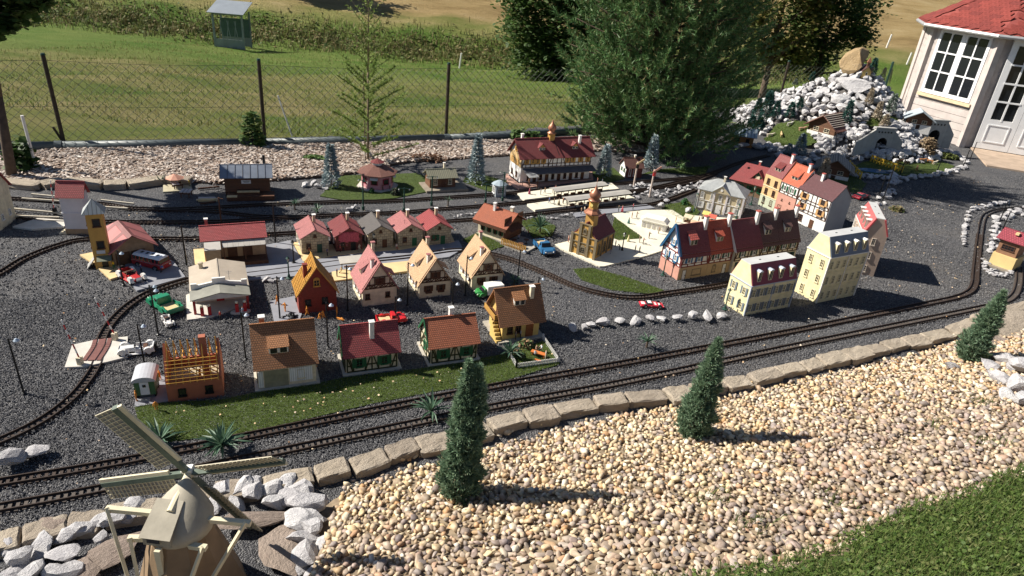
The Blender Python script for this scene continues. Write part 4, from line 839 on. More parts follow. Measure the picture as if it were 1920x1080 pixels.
h.chimney(.76, .10, .36, .49, .026, WHITE); h.chimney(.08, .2, .36, .50, .026, WHITE)
MB().bar((W * .5, -.035, .315), (W * .5, D / 2, .47), .006, .006).build('roof_joint', BLKM, h.t)
tu = MB().box((W * .47 - .03, .12, .42), (W * .47 + .03, .18, .52)).build('turret', OCHRE, h.t)
MB().lathe([(.052, .515), (.05, .522), (.03, .535), (.028, .545), (.046, .565), (.048, .58), (.036, .605), (.016, .628), (.004, .66), (.001, .672)], 16, 0, (W * .47, .15, 0)).build('onion_dome', COPPER, tu, True)
# platform roofs
def shelter(label, pxa, pxb, w, hgt):
    a = G(*pxa); b = G(*pxb); d = b - a; t = thing('platform_shelter', label, 'shelter', a, math.degrees(math.atan2(d.y, d.x)), 'platform shelters'); L = d.length
    r = MB(); r.slab([(0, -w, hgt - .012), (L, -w, hgt - .012), (L, 0, hgt), (0, 0, hgt)], .004); r.slab([(L, w, hgt - .012), (0, w, hgt - .012), (0, 0, hgt), (L, 0, hgt)], .004); r.build('roof', mat('shelter_roof', (.36, .34, .31), .6, .12, 12), t); MB().box((0, -w, hgt - .026), (L, -w + .004, hgt - .013)).build('fascia', BLKM, t)
    for i in range(8): x = .03 + (L - .06) * i / 7; MB().tube((x, 0, .0), (x, 0, hgt - .01), .004).build('post', BLKM, t); 
    for i in range(7): x = .07 + (L - .06) * i / 7; MB().box((x, -.012, .02), (x + .05, .012, .04)).build('bench', BROWNW, t)
shelter('grey platform roof nearest the station house', (1034, 373), (1132, 360), .065, .115)
shelter('grey platform roof on the front cream platform', (1058, 391), (1176, 376), .065, .115)

# ---- pink octagonal pavilion, small hut, kiosk, signal box
t = thing('pavilion', 'pink octagonal pavilion with brown roof and white lantern', 'pavilion', G(708, 349)); 
MB().lathe([(.215, 0), (.215, .012), (.0, .012)], 8, 0, (0, 0, 0), R(22.5)).build('base', CONC, t); MB().lathe([(.165, .012), (.165, .165), (0, .165)], 8, 0, (0, 0, 0), R(22.5)).build('wall', mat('pink_wall', (.58, .26, .28), .6, .12, 20), t)
MB().lathe([(.21, .155), (.21, .163), (.065, .235), (.0, .235)], 8, 0, (0, 0, 0), R(22.5)).build('roof', tilem('pavilion_tiles', (.24, .11, .085), .01, .01), t); MB().lathe([(.05, .225), (.05, .262), (0, .262)], 8, 0, (0, 0, 0), R(22.5)).build('lantern', WHITE, t); MB().lathe([(.075, .262), (.03, .285), (.004, .30), (.001, .32)], 8, 0, (0, 0, 0), R(22.5)).build('lantern_roof', T_DRED, t)
for k in range(8):
    a = R(45 * k - 90 + 8); M_ = Matrix.Rotation(a + R(90), 4, 'Z') @ Matrix.Translation((0, -.154, 0)) 
    b = MB().box((-.035, -.006, .06), (.035, .006, .125)); o = b.build('window', mat('crimson_frame', (.35, .02, .05), .5, .2, 30), t); o.matrix_local = Matrix.Rotation(R(45 * k), 4, 'Z') @ Matrix.Translation((0, -.153, 0)); MB().box((-.029, -.0075, .066), (.029, 0, .119)).build('pane', GLASS, o)
    if k in (0, 2): MB().slab([(-.04, -.035, .12), (.04, -.035, .12), (.04, -.004, .14), (-.04, -.004, .14)], .003).build('awning', WHITE, o)
h = House('hut', 'small brown wooden hut with grey-green ribbed roof on a stone platform', 'hut', (-.958, 6.815), 25.3, .28, .17, .135, .19, 'x', BOARDB, grid_mat('ribbed_roof', (.25, .24, .17), .02, 2, .15, kind='brick', var=.06, offset=0), .025)
MB().box((-.06, -.09, -.01), (.40, .2, .02)).build('platform', mat('dull_stone', (.26, .22, .17), .8, .25, 14), h.t); h.win('F', .06, .05, .04, .06, CRM); h.door('F', .15, .045, .09, BROWNW, .02); h.win('F', .22, .05, .04, .06, CRM); h.chimney(.19, .12, .15, .245, .018, CRM)
h = House('news_kiosk', 'small kiosk with blue-grey hipped roof beside the station house', 'kiosk', G(929, 369), 26, .115, .1, .12, .16, 'none', mat('kiosk_wall', (.35, .38, .40), .5, .2, 25), GREYM)
MB().lathe([(.085, .118), (.085, .124), (.02, .16), (0, .16)], 8, 0, (.0575, .05, 0), R(22.5)).build('roof', mat('kiosk_roof', (.30, .36, .40), .5, .15, 15), h.t); h.win('F', .057, .03, .08, .07, WHITE, (3, 2)); h.win('L', .05, .03, .06, .07, WHITE, (2, 2))
h = House('crossing_hut', 'white and red brick crossing keeper hut with brown half-hipped roof', 'hut', G(1172, 333), 18, .21, .17, .13, .215, 'x', WHITE, tilem('hut_tiles', (.16, .07, .055), .01, .01), .02)
MB().box((.0, -.004, 0), (.21, 0, .13)).build('brick_front', BRICKD, h.t); h.win('F', .05, .02, .03, .09, WHITE, (0, 0), name='window'); h.win('F', .11, .02, .03, .09, WHITE, (0, 0)); h.win('L', .05, .06, .03, .04, GREEN); h.win('L', .12, .06, .03, .04, GREEN); h.chimney(.13, .085, .19, .245, .018, CRM)

# ---- inn with green shutters and terrace
h = House('inn', 'cream inn with overhanging rust red roof, green shutters and fenced terrace', 'inn', (-.359, 5.749), -31, .29, .26, .165, .245, 'x', CRM, grid_mat('inn_tiles', (.42, .135, .075), .007, .009, .12, kind='tile', var=.1), .04, (.01, .012, MATS['stone_terrace']))
for u in (.055, .125, .19, .25): h.win('F', u, .06, .022, .06, BROWNW, (0, 1), GREEN)
MB().box((-.03, -.045, .118), (.325, -.03, .14)).build('eave_board', BROWNW, h.t)
h.chimney(.1, .10, .21, .295, .022, WHITE); h.chimney(.26, .14, .21, .29, .026, CRM); MB().box((.291, -.02, .0), (.293, .28, .23)).build('gable_boarding', BOARDB, h.t)
MB().box((.29, -.06, -.01), (.56, .22, .012)).build('terrace', MATS['stone_terrace'], h.t)
for i in range(16): MB().box((.30 + i * .0165, -.062, .012), (.309 + i * .0165, -.056, .07)).build('picket', OCHRE, h.t)
MB().box((.295, -.06, .05), (.56, -.056, .057)).build('rail', OCHRE, h.t)
for x, y in ((.38, .02), (.46, .1), (.47, -.01)): MB().lathe([(.018, .012), (.004, .016), (.004, .05), (.026, .05), (.026, .054)], 8, 0, (x, y, 0)).build('table', BROWNW, h.t)
MB().slab([(.3, .0, .15), (.3, .2, .15), (.36, .2, .12), (.36, 0, .12)], .003).build('awning', BROWNW, h.t)

# ---- church
h = House('church', 'ochre baroque church with dark red roof and copper onion spire', 'church', (.49, 5.538), -33.6, .235, .30, .185, .31, 'y', OCHW, T_MAROON, .012, (.02, .012, CREAM))
W, D = h.W, h.D; STN = mat('church_stone', (.20, .16, .10), .8, .25, 50)
MB().xz([(0, 0), (W, 0), (W, .19), (W - .02, .2), (W - .045, .215), (W - .058, .26), (W - .06, .305), (.06, .305), (.058, .26), (.045, .215), (.02, .2), (0, .19)], -.016, -.001).build('facade', OCHW, h.t)
for u in (.0, .075, W - .075, W): MB().box((u - .012, -.026, .0), (u + .012, -.016, .2 if u in (0, W) else .3)).build('pilaster', STN, h.t)
for z in (.125, .19): MB().box((-.012, -.024, z), (W + .012, -.016, z + .008)).build('cornice', STN, h.t)
MB().box((.055, -.026, .3), (W - .055, -.012, .308)).build('cornice', STN, h.t)
for u, z, w_, h_ in ((W / 2, .03, .05, .06), (W / 2, .215, .032, .04)): o = h.win('F', u, z, w_, h_, STN, (1, 2), None, None, 'window', True); o.location.y = -.016 * math.cos(0)
for u in (.035, W - .035): o = h.win('F', u, .08, .016, .02, STN, (0, 0)); o.location.y = -.016
for u in (.05, .15, .25): h.win('R', u, .04, .036, .085, STN, (1, 3), None, None, 'window', True); MB().box((W, u + .042, 0), (W + .008, u + .058, .18)).build('buttress', STN, h.t)
MB().box((W, 0, .176), (W + .012, D, .186)).build('cornice', STN, h.t)
tw_ = MB().box((W / 2 - .04, .03, .27), (W / 2 + .04, .11, .40)).build('belfry', OCHW, h.t)
MB().lathe([(.078, .385), (.075, .395), (.05, .415), (.045, .43), (0, .43)], 8, 0, (W / 2, .07, 0), R(22.5)).build('belfry_roof', COPPER, tw_); MB().lathe([(.04, .428), (.04, .50), (0, .5)], 8, 0, (W / 2, .07, 0), R(22.5)).build('belfry_drum', OCHW, tw_)
MB().lathe([(.055, .497), (.052, .505), (.034, .515), (.045, .532), (.052, .55), (.042, .575), (.022, .592), (.006, .62), (.002, .64), (.0015, .70)], 16, 0, (W / 2, .07, 0)).build('onion_dome', COPPER, tw_, True)
for a in (-90, 0, 90): b = MB().lathe([(.014, 0), (.014, .004), (0, .004)], 12); o = b.build('clock_face', mat('clock_gold', (.75, .6, .2), .5, .1, 20), tw_); o.matrix_local = Matrix.Translation((W / 2, .07, .465)) @ Matrix.Rotation(R(a + 90), 4, 'Z') @ Matrix.Translation((0, -.037, 0)) @ Matrix.Rotation(R(90), 4, 'X')

# ---- terrace of five town houses
units = [(.0, .30, T_MAROON, WHITE, BLUE), (.30, .56, T_ORANGE, WHITE, DKGREEN), (.56, .87, T_MAROON, CRM, DKGREEN), (.87, 1.10, T_DKB, CRM, DKGREEN), (1.10, 1.36, T_DKB, CRM, DKGREEN)]
nm = ['blue trimmed town house at the left end of the long half-timbered terrace', 'orange roofed town house, second in the long half-timbered terrace', 'town house with jutting maroon roof and white party wall in the middle of the terrace', 'dark brown roofed town house with dormer, fourth in the long terrace', 'dark brown roofed town house at the right end of the long terrace']
REDT = mat('red_timber', (.20, .04, .035), .6, .25, 50); rzT = 29.0; cT = math.cos(R(rzT)); sT = math.sin(R(rzT))
for i, (a, b_, rf, wl, shm) in enumerate(units):
    W = b_ - a; D = .25; off = -.03 if i == 2 else 0
    h = House('town_house', nm[i], 'house', (1.365 + a * cT - off * sT, 5.165 + a * sT + off * cT), rzT, W - .002, D - off, .225, .44 if i in (0, 1) else .43 + .02 * (i > 2), 'x', wl, rf, .0 if i else .0, None, .006, 'terrace of five town houses')
    D = h.D
    MB().slab([(-.001, -.018, .225 - .018 * h.sl + .005), (W, -.018, .225 - .018 * h.sl + .005), (W, 0, .23), (-.001, 0, .23)], .006).build('eave', rf, h.t)
    tm = REDT if i < 2 else TIMB
    h.frame('F', .115, .222, [.004, W * .25, W * .5, W * .75, W - .006], [(.006, W * .12, 1), (W - .008, W * .88, 1)], (.14,), .007)
    for u in ((W * .27, W * .62) if i == 0 else (W * .27, W * .70)): h.win('F', u, .148, .036, .06, WHITE, (1, 1), shm)
    if i < 2:
        h.door('F', W * .18 if i == 0 else W * .75, .034, .085, WHITE, 0, STN); h.win('F', W * .62 if i == 0 else W * .3, .025, .10 if i == 0 else .04, .06, STN, (0, 0) if i == 0 else (1, 1), None, None, 'shop_window' if i == 0 else 'window', i > 0)
        MB().box((0, -.0035, 0), (W - .002, -.0, .112)).build('ground_floor_render', mat('sand_render', (.45, .32, .18), .7, .15, 20), h.t)
    else:
        for u in (W * .25, W * .7): h.win('F', u, .03, .05, .07, DKGREEN, (1, 1), DKGREEN)
    if i != 2: h.dormer(W * .42, .035, .075, .06, T_ORANGE if i == 1 else (tilem('striped_tiles', (.45, .10, .08), .02, .02) if i == 0 else rf), WHITE, .75)
    else: MB().slab([(-.004, -.02, .2), (-.004, D * .55, .45), (-.0038, D * .55, .2)], .004).build('party_wall', WHITE, h.t)
    h.chimney(W * .92, D * .42, .38, .50, .03, WHITE, mat('brick_chimney_cap', (.4, .1, .08), .7, .2, 30))
    if i == 0:
        h.frame('L', .115, .222, [.004, D * .33, D * .66, D - .006], [], (.14,), .007)
        for u in (.075, .18): h.win('L', u, .145, .03, .055, WHITE, (1, 1), BLUE, BLUE)
        h.win('L', .125, .27, .03, .05, WHITE, (1, 1), BLUE, BLUE); h.beam('L', .02, .262, D - .02, .262)
        for u in (.06, .19): h.beam('L', u, .225, u, .3)
        MB().box((-.004, 0, 0), (0, D, .112)).build('pink_base', PINKW, h.t)
        for sg in (0, 1): MB().bar((-.018, 0 if sg == 0 else D, .215), (-.018, D / 2, .452), .02, .02).build('bargeboard', BLUE, h.t)
        MB().slab([(-.028, -.018, .2), (-.002, -.018, .2), (-.002, D / 2, .452), (-.028, D / 2, .452)], .008).build('verge', rf, h.t); MB().slab([(-.002, D + .018, .2), (-.028, D + .018, .2), (-.028, D / 2, .452), (-.002, D / 2, .452)], .008).build('verge', BLUE, h.t)
    h.end_timber(tm)

# ---- mansard buildings
def mansard(label, corner, rz, W, D, he, ht, wall, slopem, topm, floors, cols, shut, dorm, frame=CRM, trim=WHITE, lcols=2):
    h = House('mansard_house', label, 'house', corner, rz, W, D, he, ht, 'none', wall, slopem)
    ins = (ht - he) * .42; b = MB(); b.yz([(0, he), (D, he), (D - ins, ht), (ins, ht)], 0, W); b.build('gable_wall', wall, h.t)
    MB().slab([(.004, -.006, he + .004), (W - .004, -.006, he + .004), (W - .004, ins - .004, ht + .004), (.004, ins - .004, ht + .004)], .006).build('mansard_slope', slopem, h.t); MB().slab([(W - .004, D + .006, he + .004), (.004, D + .006, he + .004), (.004, D - ins + .004, ht + .004), (W - .004, D - ins + .004, ht + .004)], .006).build('mansard_slope', slopem, h.t)
    MB().box((.002, ins - .002, ht), (W - .002, D - ins + .002, ht + .005)).build('flat_roof', topm, h.t)
    for x in (W * .3, W * .7): MB().cbox((x, D * .5, ht + .0055), (.018, .008, .004)).build('roof_slot', BLKM, h.t)
    for x in (0, W): MB().bar((x, -.002, 0), (x, -.002, he), .012, .008).build('corner_strip', trim, h.t)
    MB().box((-.005, -.008, he - .004), (W + .005, -.001, he + .004)).build('cornice', trim, h.t); MB().box((-.007, -.003, he - .005), (-.0005, D + .004, he + .003)).build('cornice', trim, h.t); MB().box((W * .5 - .003, -.005, 0), (W * .5 + .003, 0, he)).build('downpipe', trim, h.t)
    for f in range(floors):
        z = he * (f + .22) / floors; hh = he / floors * .52
        for c in range(cols):
            u = W * (c + .5) / cols; h.win('F', u, z, .034, hh, frame, (1, 2), shut)
        for c in range(lcols): h.win('L', D * (c + .5) / lcols, z, .034, hh, frame, (1, 2), shut)
        for c in range(lcols): h.win('R', D * (c + .5) / lcols, z, .034, hh, frame, (1, 2), shut)
        if f: MB().box((-.004, -.004, he * f / floors - .002), (W, .0, he * f / floors + .003)).build('string_course', wall, h.t)
    s_ = ins / (ht - he)
    for c in range(dorm):
        u = W * (c + .6) / (dorm + .2); zb = he + (ht - he) * .18; zt = he + (ht - he) * .72; e = obj('dormer', None, h.t)
        MB().box((u - .018, .004, zb), (u + .018, ins * .8, zt)).build('dormer_wall', frame, e); MB().box((u - .012, .002, zb + .006), (u + .012, .005, zt - .008)).build('pane', GLASS, e); MB().box((u - .0015, .001, zb + .006), (u + .0015, .0025, zt - .008)).build('glazing_bar', frame, e)
        MB().xz([(u - .021, zt), (u + .021, zt), (u + .014, zt + .008), (u, zt + .012), (u - .014, zt + .008)], -.002, ins * .9).build('dormer_roof', trim, e)
    return h
FLAT = mat('flat_grey_roof', (.48, .48, .47), .6, .1, 8)
mansard('small pale yellow mansard house with crimson slope and grey shutters', (1.785, 4.64), 28.4, .47, .225, .25, .40, PALEY, mat('crimson_slope', (.20, .04, .065), .6, .15, 12), FLAT, 2, 6, mat('grey_shutter', (.16, .19, .21), .6, .2, 30), 4, mat('cream_frame', (.7, .62, .4), .6, .1, 20), mat('pale_grey_trim', (.42, .46, .52), .6, .1, 20))
mansard('tall pale yellow mansard block with blue-grey slope and arched dormers', (2.46, 4.98), 29.2, .45, .225, .40, .55, PALEY, mat('slate_blue_slope', (.13, .16, .21), .6, .15, 12), FLAT, 3, 6, None, 4, MATS['cream_frame'], WHITE)
h = mansard('tan mansard block with red edged grey roof behind the tall yellow one', (3.15, 6.15), -105, .48, .19, .385, .53, TANW, mat('rose_slope', (.36, .10, .10), .6, .15, 12), FLAT, 3, 5, None, 4, mat('tan_frame', (.55, .48, .4), .6, .1, 20), WHITE, 1)
for x in (.0, .19): MB().bar((.483, x if x == 0 else .19, .385), (.483, .06 if x == 0 else .13, .53), .01, .012).build('red_verge', mat('red_trim', (.42, .07, .08), .5, .15, 20), h.t)

# ---- cream town hall
h = House('town_hall', 'cream classical town hall with grey hipped roof and round window pediment', 'town hall', (1.884, 7.039), -24.3, .472, .30, .225, .33, 'none', mat('hall_render', (.50, .42, .27), .65, .12, 14), GREYM)
W, D = h.W, h.D; rr = MB(); e_ = .015; SL = mat('slate_roof', (.30, .31, .31), .6, .2, 20); q = [(-e_, -e_, .225), (W + e_, -e_, .225), (W + e_, D + e_, .225), (-e_, D + e_, .225)]; a1 = (.15, D / 2, .33); a2 = (W - .15, D / 2, .33)
rr.slab([q[0], q[1], a2, a1], .006); rr.slab([q[1], q[2], a2], .006); rr.slab([q[2], q[3], a1, a2], .006); rr.slab([q[3], q[0], a1], .006); rr.build('roof', SL, h.t)
MB().xz([(W * .3, .225), (W * .7, .225), (W / 2, .305)], -.022, .10).build('pediment', MATS['hall_render'], h.t); pr = MB()
for sg in (-1, 1): pr.slab([(W / 2, -.03, .312), (W / 2, .12, .312), (W / 2 + sg * W * .215, .02, .226), (W / 2 + sg * W * .215, -.03, .226)], .005)
pr.build('pediment_roof', SL, h.t); b = MB().lathe([(.014, 0), (.014, .004), (0, .004)], 12); o = b.build('round_window', WHITE, h.t); o.matrix_local = Matrix.Translation((W / 2, -.022, .26)) @ Matrix.Rotation(R(90), 4, 'X')
for u in (.045, .15, .32, .425):
    h.win('F', u, .13, .036, .07, WHITE, (2, 3)); h.win('F', u, .025, .036, .07, WHITE, (2, 3), WHITE)
h.door('F', W / 2, .055, .09, WHITE); h.win('F', W / 2, .13, .036, .07, WHITE, (2, 3))
for u in (.0, W * .36, W * .64, W): MB().box((u - .009, -.012, 0), (u + .009, -.001, .225)).build('pilaster', mat('lilac_white', (.62, .58, .58), .6, .1, 20), h.t)
MB().box((-.01, -.01, .215), (W + .01, -.001, .226)).build('cornice', WHITE, h.t); MB().box((-.004, -.008, .11), (W + .004, -.001, .116)).build('string_course', WHITE, h.t); h.chimney(.22, .13, .28, .365, .02, CRM)
for u in (.08, .2): h.win('R', u, .13, .036, .07, WHITE, (2, 3)); h.win('R', u, .025, .036, .07, WHITE, (2, 3)); h.win('L', u, .13, .036, .07, WHITE, (2, 3))

# ---- guest house with red half-hipped roof behind it
p = G(1372, 358); h = House('guest_house', 'timber guest house with broad red half-hipped roof and central gable', 'house', (p.x, p.y), -33, .50, .30, .16, .33, 'none', mat('dark_wall', (.20, .13, .08), .8, .25, 25), T_RED); W, D = h.W, h.D
rr = MB(); e_ = .05; q = [(-e_, -e_, .15), (W + e_, -e_, .15), (W + e_, D + e_, .15), (-e_, D + e_, .15)]; a1 = (.05, D / 2, .33); a2 = (W - .05, D / 2, .33)
rr.slab([q[0], q[1], a2, a1], .006); rr.slab([q[1], q[2], a2], .006); rr.slab([q[2], q[3], a1, a2], .006); rr.slab([q[3], q[0], a1], .006); rr.build('roof', tilem('guest_tiles', (.34, .085, .085), .01, .01), h.t)
MB().xz([(W * .36, .19), (W * .64, .19), (W / 2, .285)], .02, .14).build('gable', GREEN, h.t); pr = MB()
for sg in (-1, 1): pr.slab([(W / 2, -.0, .30), (W / 2, .15, .30), (W / 2 + sg * W * .17, .1, .205), (W / 2 + sg * W * .17, .0, .195)], .005)
pr.build('gable_roof', MATS['guest_tiles'], h.t); MB().box((W * .45, .012, .2), (W * .55, .021, .24)).build('window', CRM, h.t); h.chimney(.2, .16, .3, .37, .022, mat('red_chimney2', (.4, .1, .09), .7, .2, 30)); MB().cbox((W * .75, .08, .275), (.03, .025, .02)).build('skylight', BLKM, h.t); MB().cbox((W * .2, .10, .285), (.02, .02, .02)).build('skylight', BLKM, h.t)
for u in (.08, .2, .32, .44): h.win('F', u, .05, .04, .06, GREEN, (1, 1), GREEN)
h.door('R', .1, .06, .1, CRM)

# ---- row of three tall town houses
rz3 = -59.2; c3 = math.cos(R(rz3)); s3 = math.sin(R(rz3)); P0 = (2.66, 7.378)
for i, (a, b_, he, hr, rf, wl, lb) in enumerate([(0, .225, .358, .566, tilem('dusty_red_tiles', (.30, .095, .095), .01, .01), mat('ochre_cream', (.58, .40, .20), .65, .15, 16), 'tall yellow town house with dusty red roof next to the guest house'), (.225, .47, .345, .535, tilem('vermilion_tiles', (.62, .16, .09), .01, .01), WHITE, 'pink and white town house under a bright orange roof'), (.47, .876, .352, .49, tilem('plum_tiles', (.16, .075, .08), .01, .01), WHITE, 'white half-timbered town house with plum roof and bare grey end wall')]):
    W = b_ - a - .002; D = .30; h = House('town_house', lb, 'house', (P0[0] + a * c3, P0[1] + a * s3), rz3, W, D, he, hr, 'x', wl, rf, .012 if i == 2 else .002, None, .006, 'row of three tall town houses')
    if i == 0:
        for z in (.04, .15, .26): h.win('F', .06, z, .036, .065, BROWNW); h.win('F', .165, z, .036, .065, BROWNW)
        for z in (.125, .235): MB().box((0, -.006, z), (W, 0, z + .006)).build('string_course', CRM, h.t)
        MB().box((0, -.003, 0), (W, 0, .12)).build('ground_floor_render', mat('mint_render', (.45, .48, .36), .7, .1, 20), h.t)
    if i == 1:
        MB().box((0, -.004, 0), (W, 0, .225)).build('pink_base', PINKW, h.t); h.frame('F', .228, .342, [.004, W * .3, W * .5, W * .75, W - .005], [(.006, W * .15, 1)], (.255,), .006)
        for u in (.07, .175): h.win('F', u, .265, .036, .055, WHITE, (1, 1), GREEN)
        for u in (.07, .175): h.win('F', u, .15, .016, .022, TIMB, (0, 0))
        h.win('F', .06, .04, .05, .06, BROWNW); h.door('F', .18, .04, .09, BROWNW)
    if i == 2:
        for z0, z1 in ((.13, .235), (.235, .345)):
            h.frame('F', z0, z1, [.004, W * .14, W * .28, W * .44, W * .58, W * .72, W * .86, W - .005], [(.006, W * .12, 1), (W - .008, W * .88, 1)], (z0 + .03,), .006)
        for z in (.165, .272): 
            for u in (.085, .315): h.win('F', u, z, .05, .055, BROWNW, (1, 1), mat('light_wood', (.50, .30, .13), .6, .2, 30), MATS['light_wood'])
        MB().box((W, 0, 0), (W + .004, D, he)).build('end_wall', mat('grey_plastic', (.35, .35, .36), .6, .1, 8), h.t); MB().xz([(0, 0), (D, 0), (D / 2, hr - he)], 0, .004).build('end_gable', MATS['grey_plastic'], h.t).matrix_local = Matrix.Translation((W + .004, 0, he)) @ Matrix.Rotation(R(90), 4, 'Z')
        h.win('F', .1, .03, .06, .07, BROWNW); h.door('F', .25, .05, .09, BROWNW)
    if i < 2: h.dormer(W * .5, .04, .08, .045, T_DRED if i == 0 else rf, WHITE, .7)
    h.chimney(W * .85 if i < 2 else W * .35, D * .42, hr - .09, hr + .05, .026, WHITE, MATS['brick_chimney_cap'])
    h.end_timber()

h = House('signal_box', 'cream and brown signal box with crimson roof at the right picture edge', 'hut', (4.60, 6.22), -50, .17, .20, .29, .35, 'x', mat('box_wood', (.24, .13, .075), .7, .25, 25), tilem('box_tiles', (.34, .07, .09), .02, .02), .035)
MB().box((-.012, -.02, 0), (.19, .215, .13)).build('plinth', mat('butter_render', (.62, .48, .22), .65, .1, 14), h.t); MB().box((-.02, -.06, -.01), (.2, .25, .012)).build('base', MATS['dull_stone'], h.t); h.win('F', .085, .18, .11, .05, TIMB, (3, 1)); h.win('L', .1, .18, .1, .05, TIMB, (3, 1))
MB().cbox((.1, .05, .345), (.03, .04, .02)).build('roof_patch', TANB, h.t)

# ---------------------------------------------------------------- rocks
LIME = rock_mat('grey_limestone', (.42, .41, .42), (.67, .655, .645), (.86, .845, .82)); TANR = rock_mat('tan_boulder', (.36, .25, .13), (.46, .34, .19), (.5, .4, .27)); DARKR = rock_mat('brown_slab', (.26, .21, .17), (.36, .29, .24), (.33, .25, .21))
RK = [rock_mesh(i, LIME, 2, 11) for i in range(12)]
for m_ in RK: m_.name = 'stone'
def stone(parent, p, s, k=None, me=None, flat=.7, sink=.25):
    o = obj('stone', me or RK[(k if k is not None else random.randrange(12)) % 12], parent, (p[0], p[1], p[2] + s * flat * (1 - sink) * .8)); o.scale = (s * random.uniform(.85, 1.25), s * random.uniform(.75, 1.05), s * flat * random.uniform(.85, 1.1)); o.rotation_euler = (random.uniform(-.3, .3), random.uniform(-.3, .3), random.uniform(0, 6.28)); return o
def rock_row(name, label, pts, size, jit=0, drape=False, cat='rocks', k=1.0):
    t = thing(name, label, cat, tuple(G(*pts[0][:2])))
    for p in pts:
        q = (T if drape else G)(p[0], p[1]); s = (p[2] if len(p) > 2 else size) * k * mpp(p[0], p[1]) / 2
        stone(t, q - t.location + Vector((random.uniform(-jit, jit), random.uniform(-jit, jit), 0)), s)
    return t
def along(pts, n, w=0):
    A = smooth_path([Vector((*p, 0)) for p in pts], 1.0); i = np.linspace(0, len(A) - 1, n).astype(int); return [(A[k][0] + random.uniform(-w, w), A[k][1] + random.uniform(-w, w)) for k in i]
rock_row('rock_row', 'short row of pale limestone rocks beside the red sports car', [(1075, 622, 28), (1095, 618, 22), (1108, 612, 26), (1130, 610, 28), (1160, 608, 28), (1190, 606, 34), (1218, 602, 26), (1240, 601, 24), (1268, 601, 26), (1296, 598, 28), (1325, 598, 30), (1354, 595, 26)], 26)
rock_row('flat_rock', 'pair of flat pale rocks beside the tracks at the left edge', [(20, 872, 66), (80, 853, 56)], 60)
rock_row('rock_border', 'border of white stones inside the bend of the track at right', along([(1805, 462), (1808, 440), (1812, 415), (1822, 396), (1860, 386), (1890, 382)], 34, 2), 13)
rock_row('rock_border', 'heap of white stones behind the signal box at right', along([(1860, 470), (1866, 440), (1872, 415), (1895, 402), (1925, 400)], 40, 8), 16)
rock_row('rock_border', 'long curved border of pale stones round the goat meadow', along([(1590, 328), (1640, 335), (1690, 336), (1740, 332), (1790, 322), (1812, 308), (1800, 296), (1770, 286), (1720, 284)], 100, 3), 13)
rock_row('rock_border', 'stone causeway with dark poles right of the town houses', along([(1668, 330), (1678, 345), (1664, 362), (1650, 378)], 34, 8), 14)
rock_row('rock_heap', 'scattered tan and grey stones between the station tracks', along([(1185, 349), (1215, 352), (1240, 362), (1290, 352), (1320, 345)], 50, 6) + along([(1120, 385), (1190, 366), (1250, 368)], 26, 5) + along([(850, 408), (880, 403), (1000, 412), (1070, 404)], 26, 3), 9)
rock_row('rock_heap', 'dark stones piled in front of the brown hut by the pine', along([(1365, 276), (1400, 272), (1440, 280), (1490, 284)], 26, 5), 18)
rock_row('rock_heap', 'few white stones beside the turf left of the pink pavilion', [(572, 350, 16), (588, 346, 16), (598, 352, 18), (612, 356, 14), (662, 392, 14), (655, 395, 12), (668, 388, 10)], 14)
rock_row('rock_heap', 'small stones round the foot of the cream signal box', along([(1842, 490), (1855, 508), (1880, 516), (1895, 512)], 30, 5), 10)
rock_row('garden_rock', 'pale grey rocks on the turf before the town hall', [(1290, 398, 18), (1248, 380, 16), (1240, 390, 22), (1195, 372, 10)], 16)
rock_row('rock_heap', 'brownish stones lying on the ballast behind the orange house', [(500, 527, 16), (508, 529, 12), (515, 526, 10)], 12)
rock_row('rock_heap', 'light grey rocks at the right picture edge beyond the third cypress', [(1850, 690, 46), (1880, 680, 50), (1870, 715, 50), (1900, 735, 56), (1905, 695, 40), (1840, 668, 30), (1915, 700, 56), (1885, 745, 40), (1912, 760, 46)], 40, 0, True)
rock_row('garden_rock', 'single pale rock among the pebbles beside the kerb', [(1582, 690, 30)], 30, 0, True)
rock_row('garden_rock', 'small grey rock among the pebbles left of the third cypress', [(1782, 690, 26)], 26, 0, True)
# rocks ringing the windmill bed
rock_row('rock_ring', 'ring of rough grey limestone rocks round the windmill bed', [(45, 1060, 70), (20, 1030, 50), (80, 1030, 60), (60, 1085, 60), (110, 1050, 70), (130, 1010, 60), (125, 1085, 70), (165, 1000, 60), (185, 985, 50), (215, 985, 70), (250, 975, 60), (100, 1085, 50), (30, 1085, 60), (270, 955, 50), (240, 960, 46), (195, 1015, 40), (415, 930, 60), (450, 925, 60), (480, 935, 56), (445, 955, 50), (510, 925, 60), (540, 915, 50), (480, 915, 40), (560, 925, 60), (575, 955, 60), (575, 985, 70), (570, 1020, 60), (580, 1050, 70), (600, 1075, 66), (590, 1100, 70), (610, 1035, 46), (545, 940, 46), (400, 950, 40), (520, 950, 50), (585, 1000, 56), (565, 1070, 40)], 50, 0, False, 'rocks', 1.05)
slabs = thing('slab_border', 'flat brown stone slabs laid inside the windmill bed', 'slabs')
for (x0, y0, x1, y1, w) in [(400, 985, 545, 960, 30), (528, 990, 532, 1085, 44), (150, 1060, 275, 1005, 40), (120, 1090, 200, 1065, 44), (60, 990, 125, 980, 36)]:
    a = G(x0, y0, .03); b = G(x1, y1, .03); d = b - a; o = obj('slab', RK[random.randrange(12)], slabs, (a + b) / 2); o.scale = (d.length * .62, w * mpp(x0, y0) * 1.15, .03); o.rotation_euler = (0, .03, math.atan2(d.y, d.x))
    o.data = o.data.copy(); o.data.materials.clear(); o.data.materials.append(DARKR)
slab2 = thing('slab_border', 'broad sandstone slabs behind the third cypress at the right edge', 'slabs')
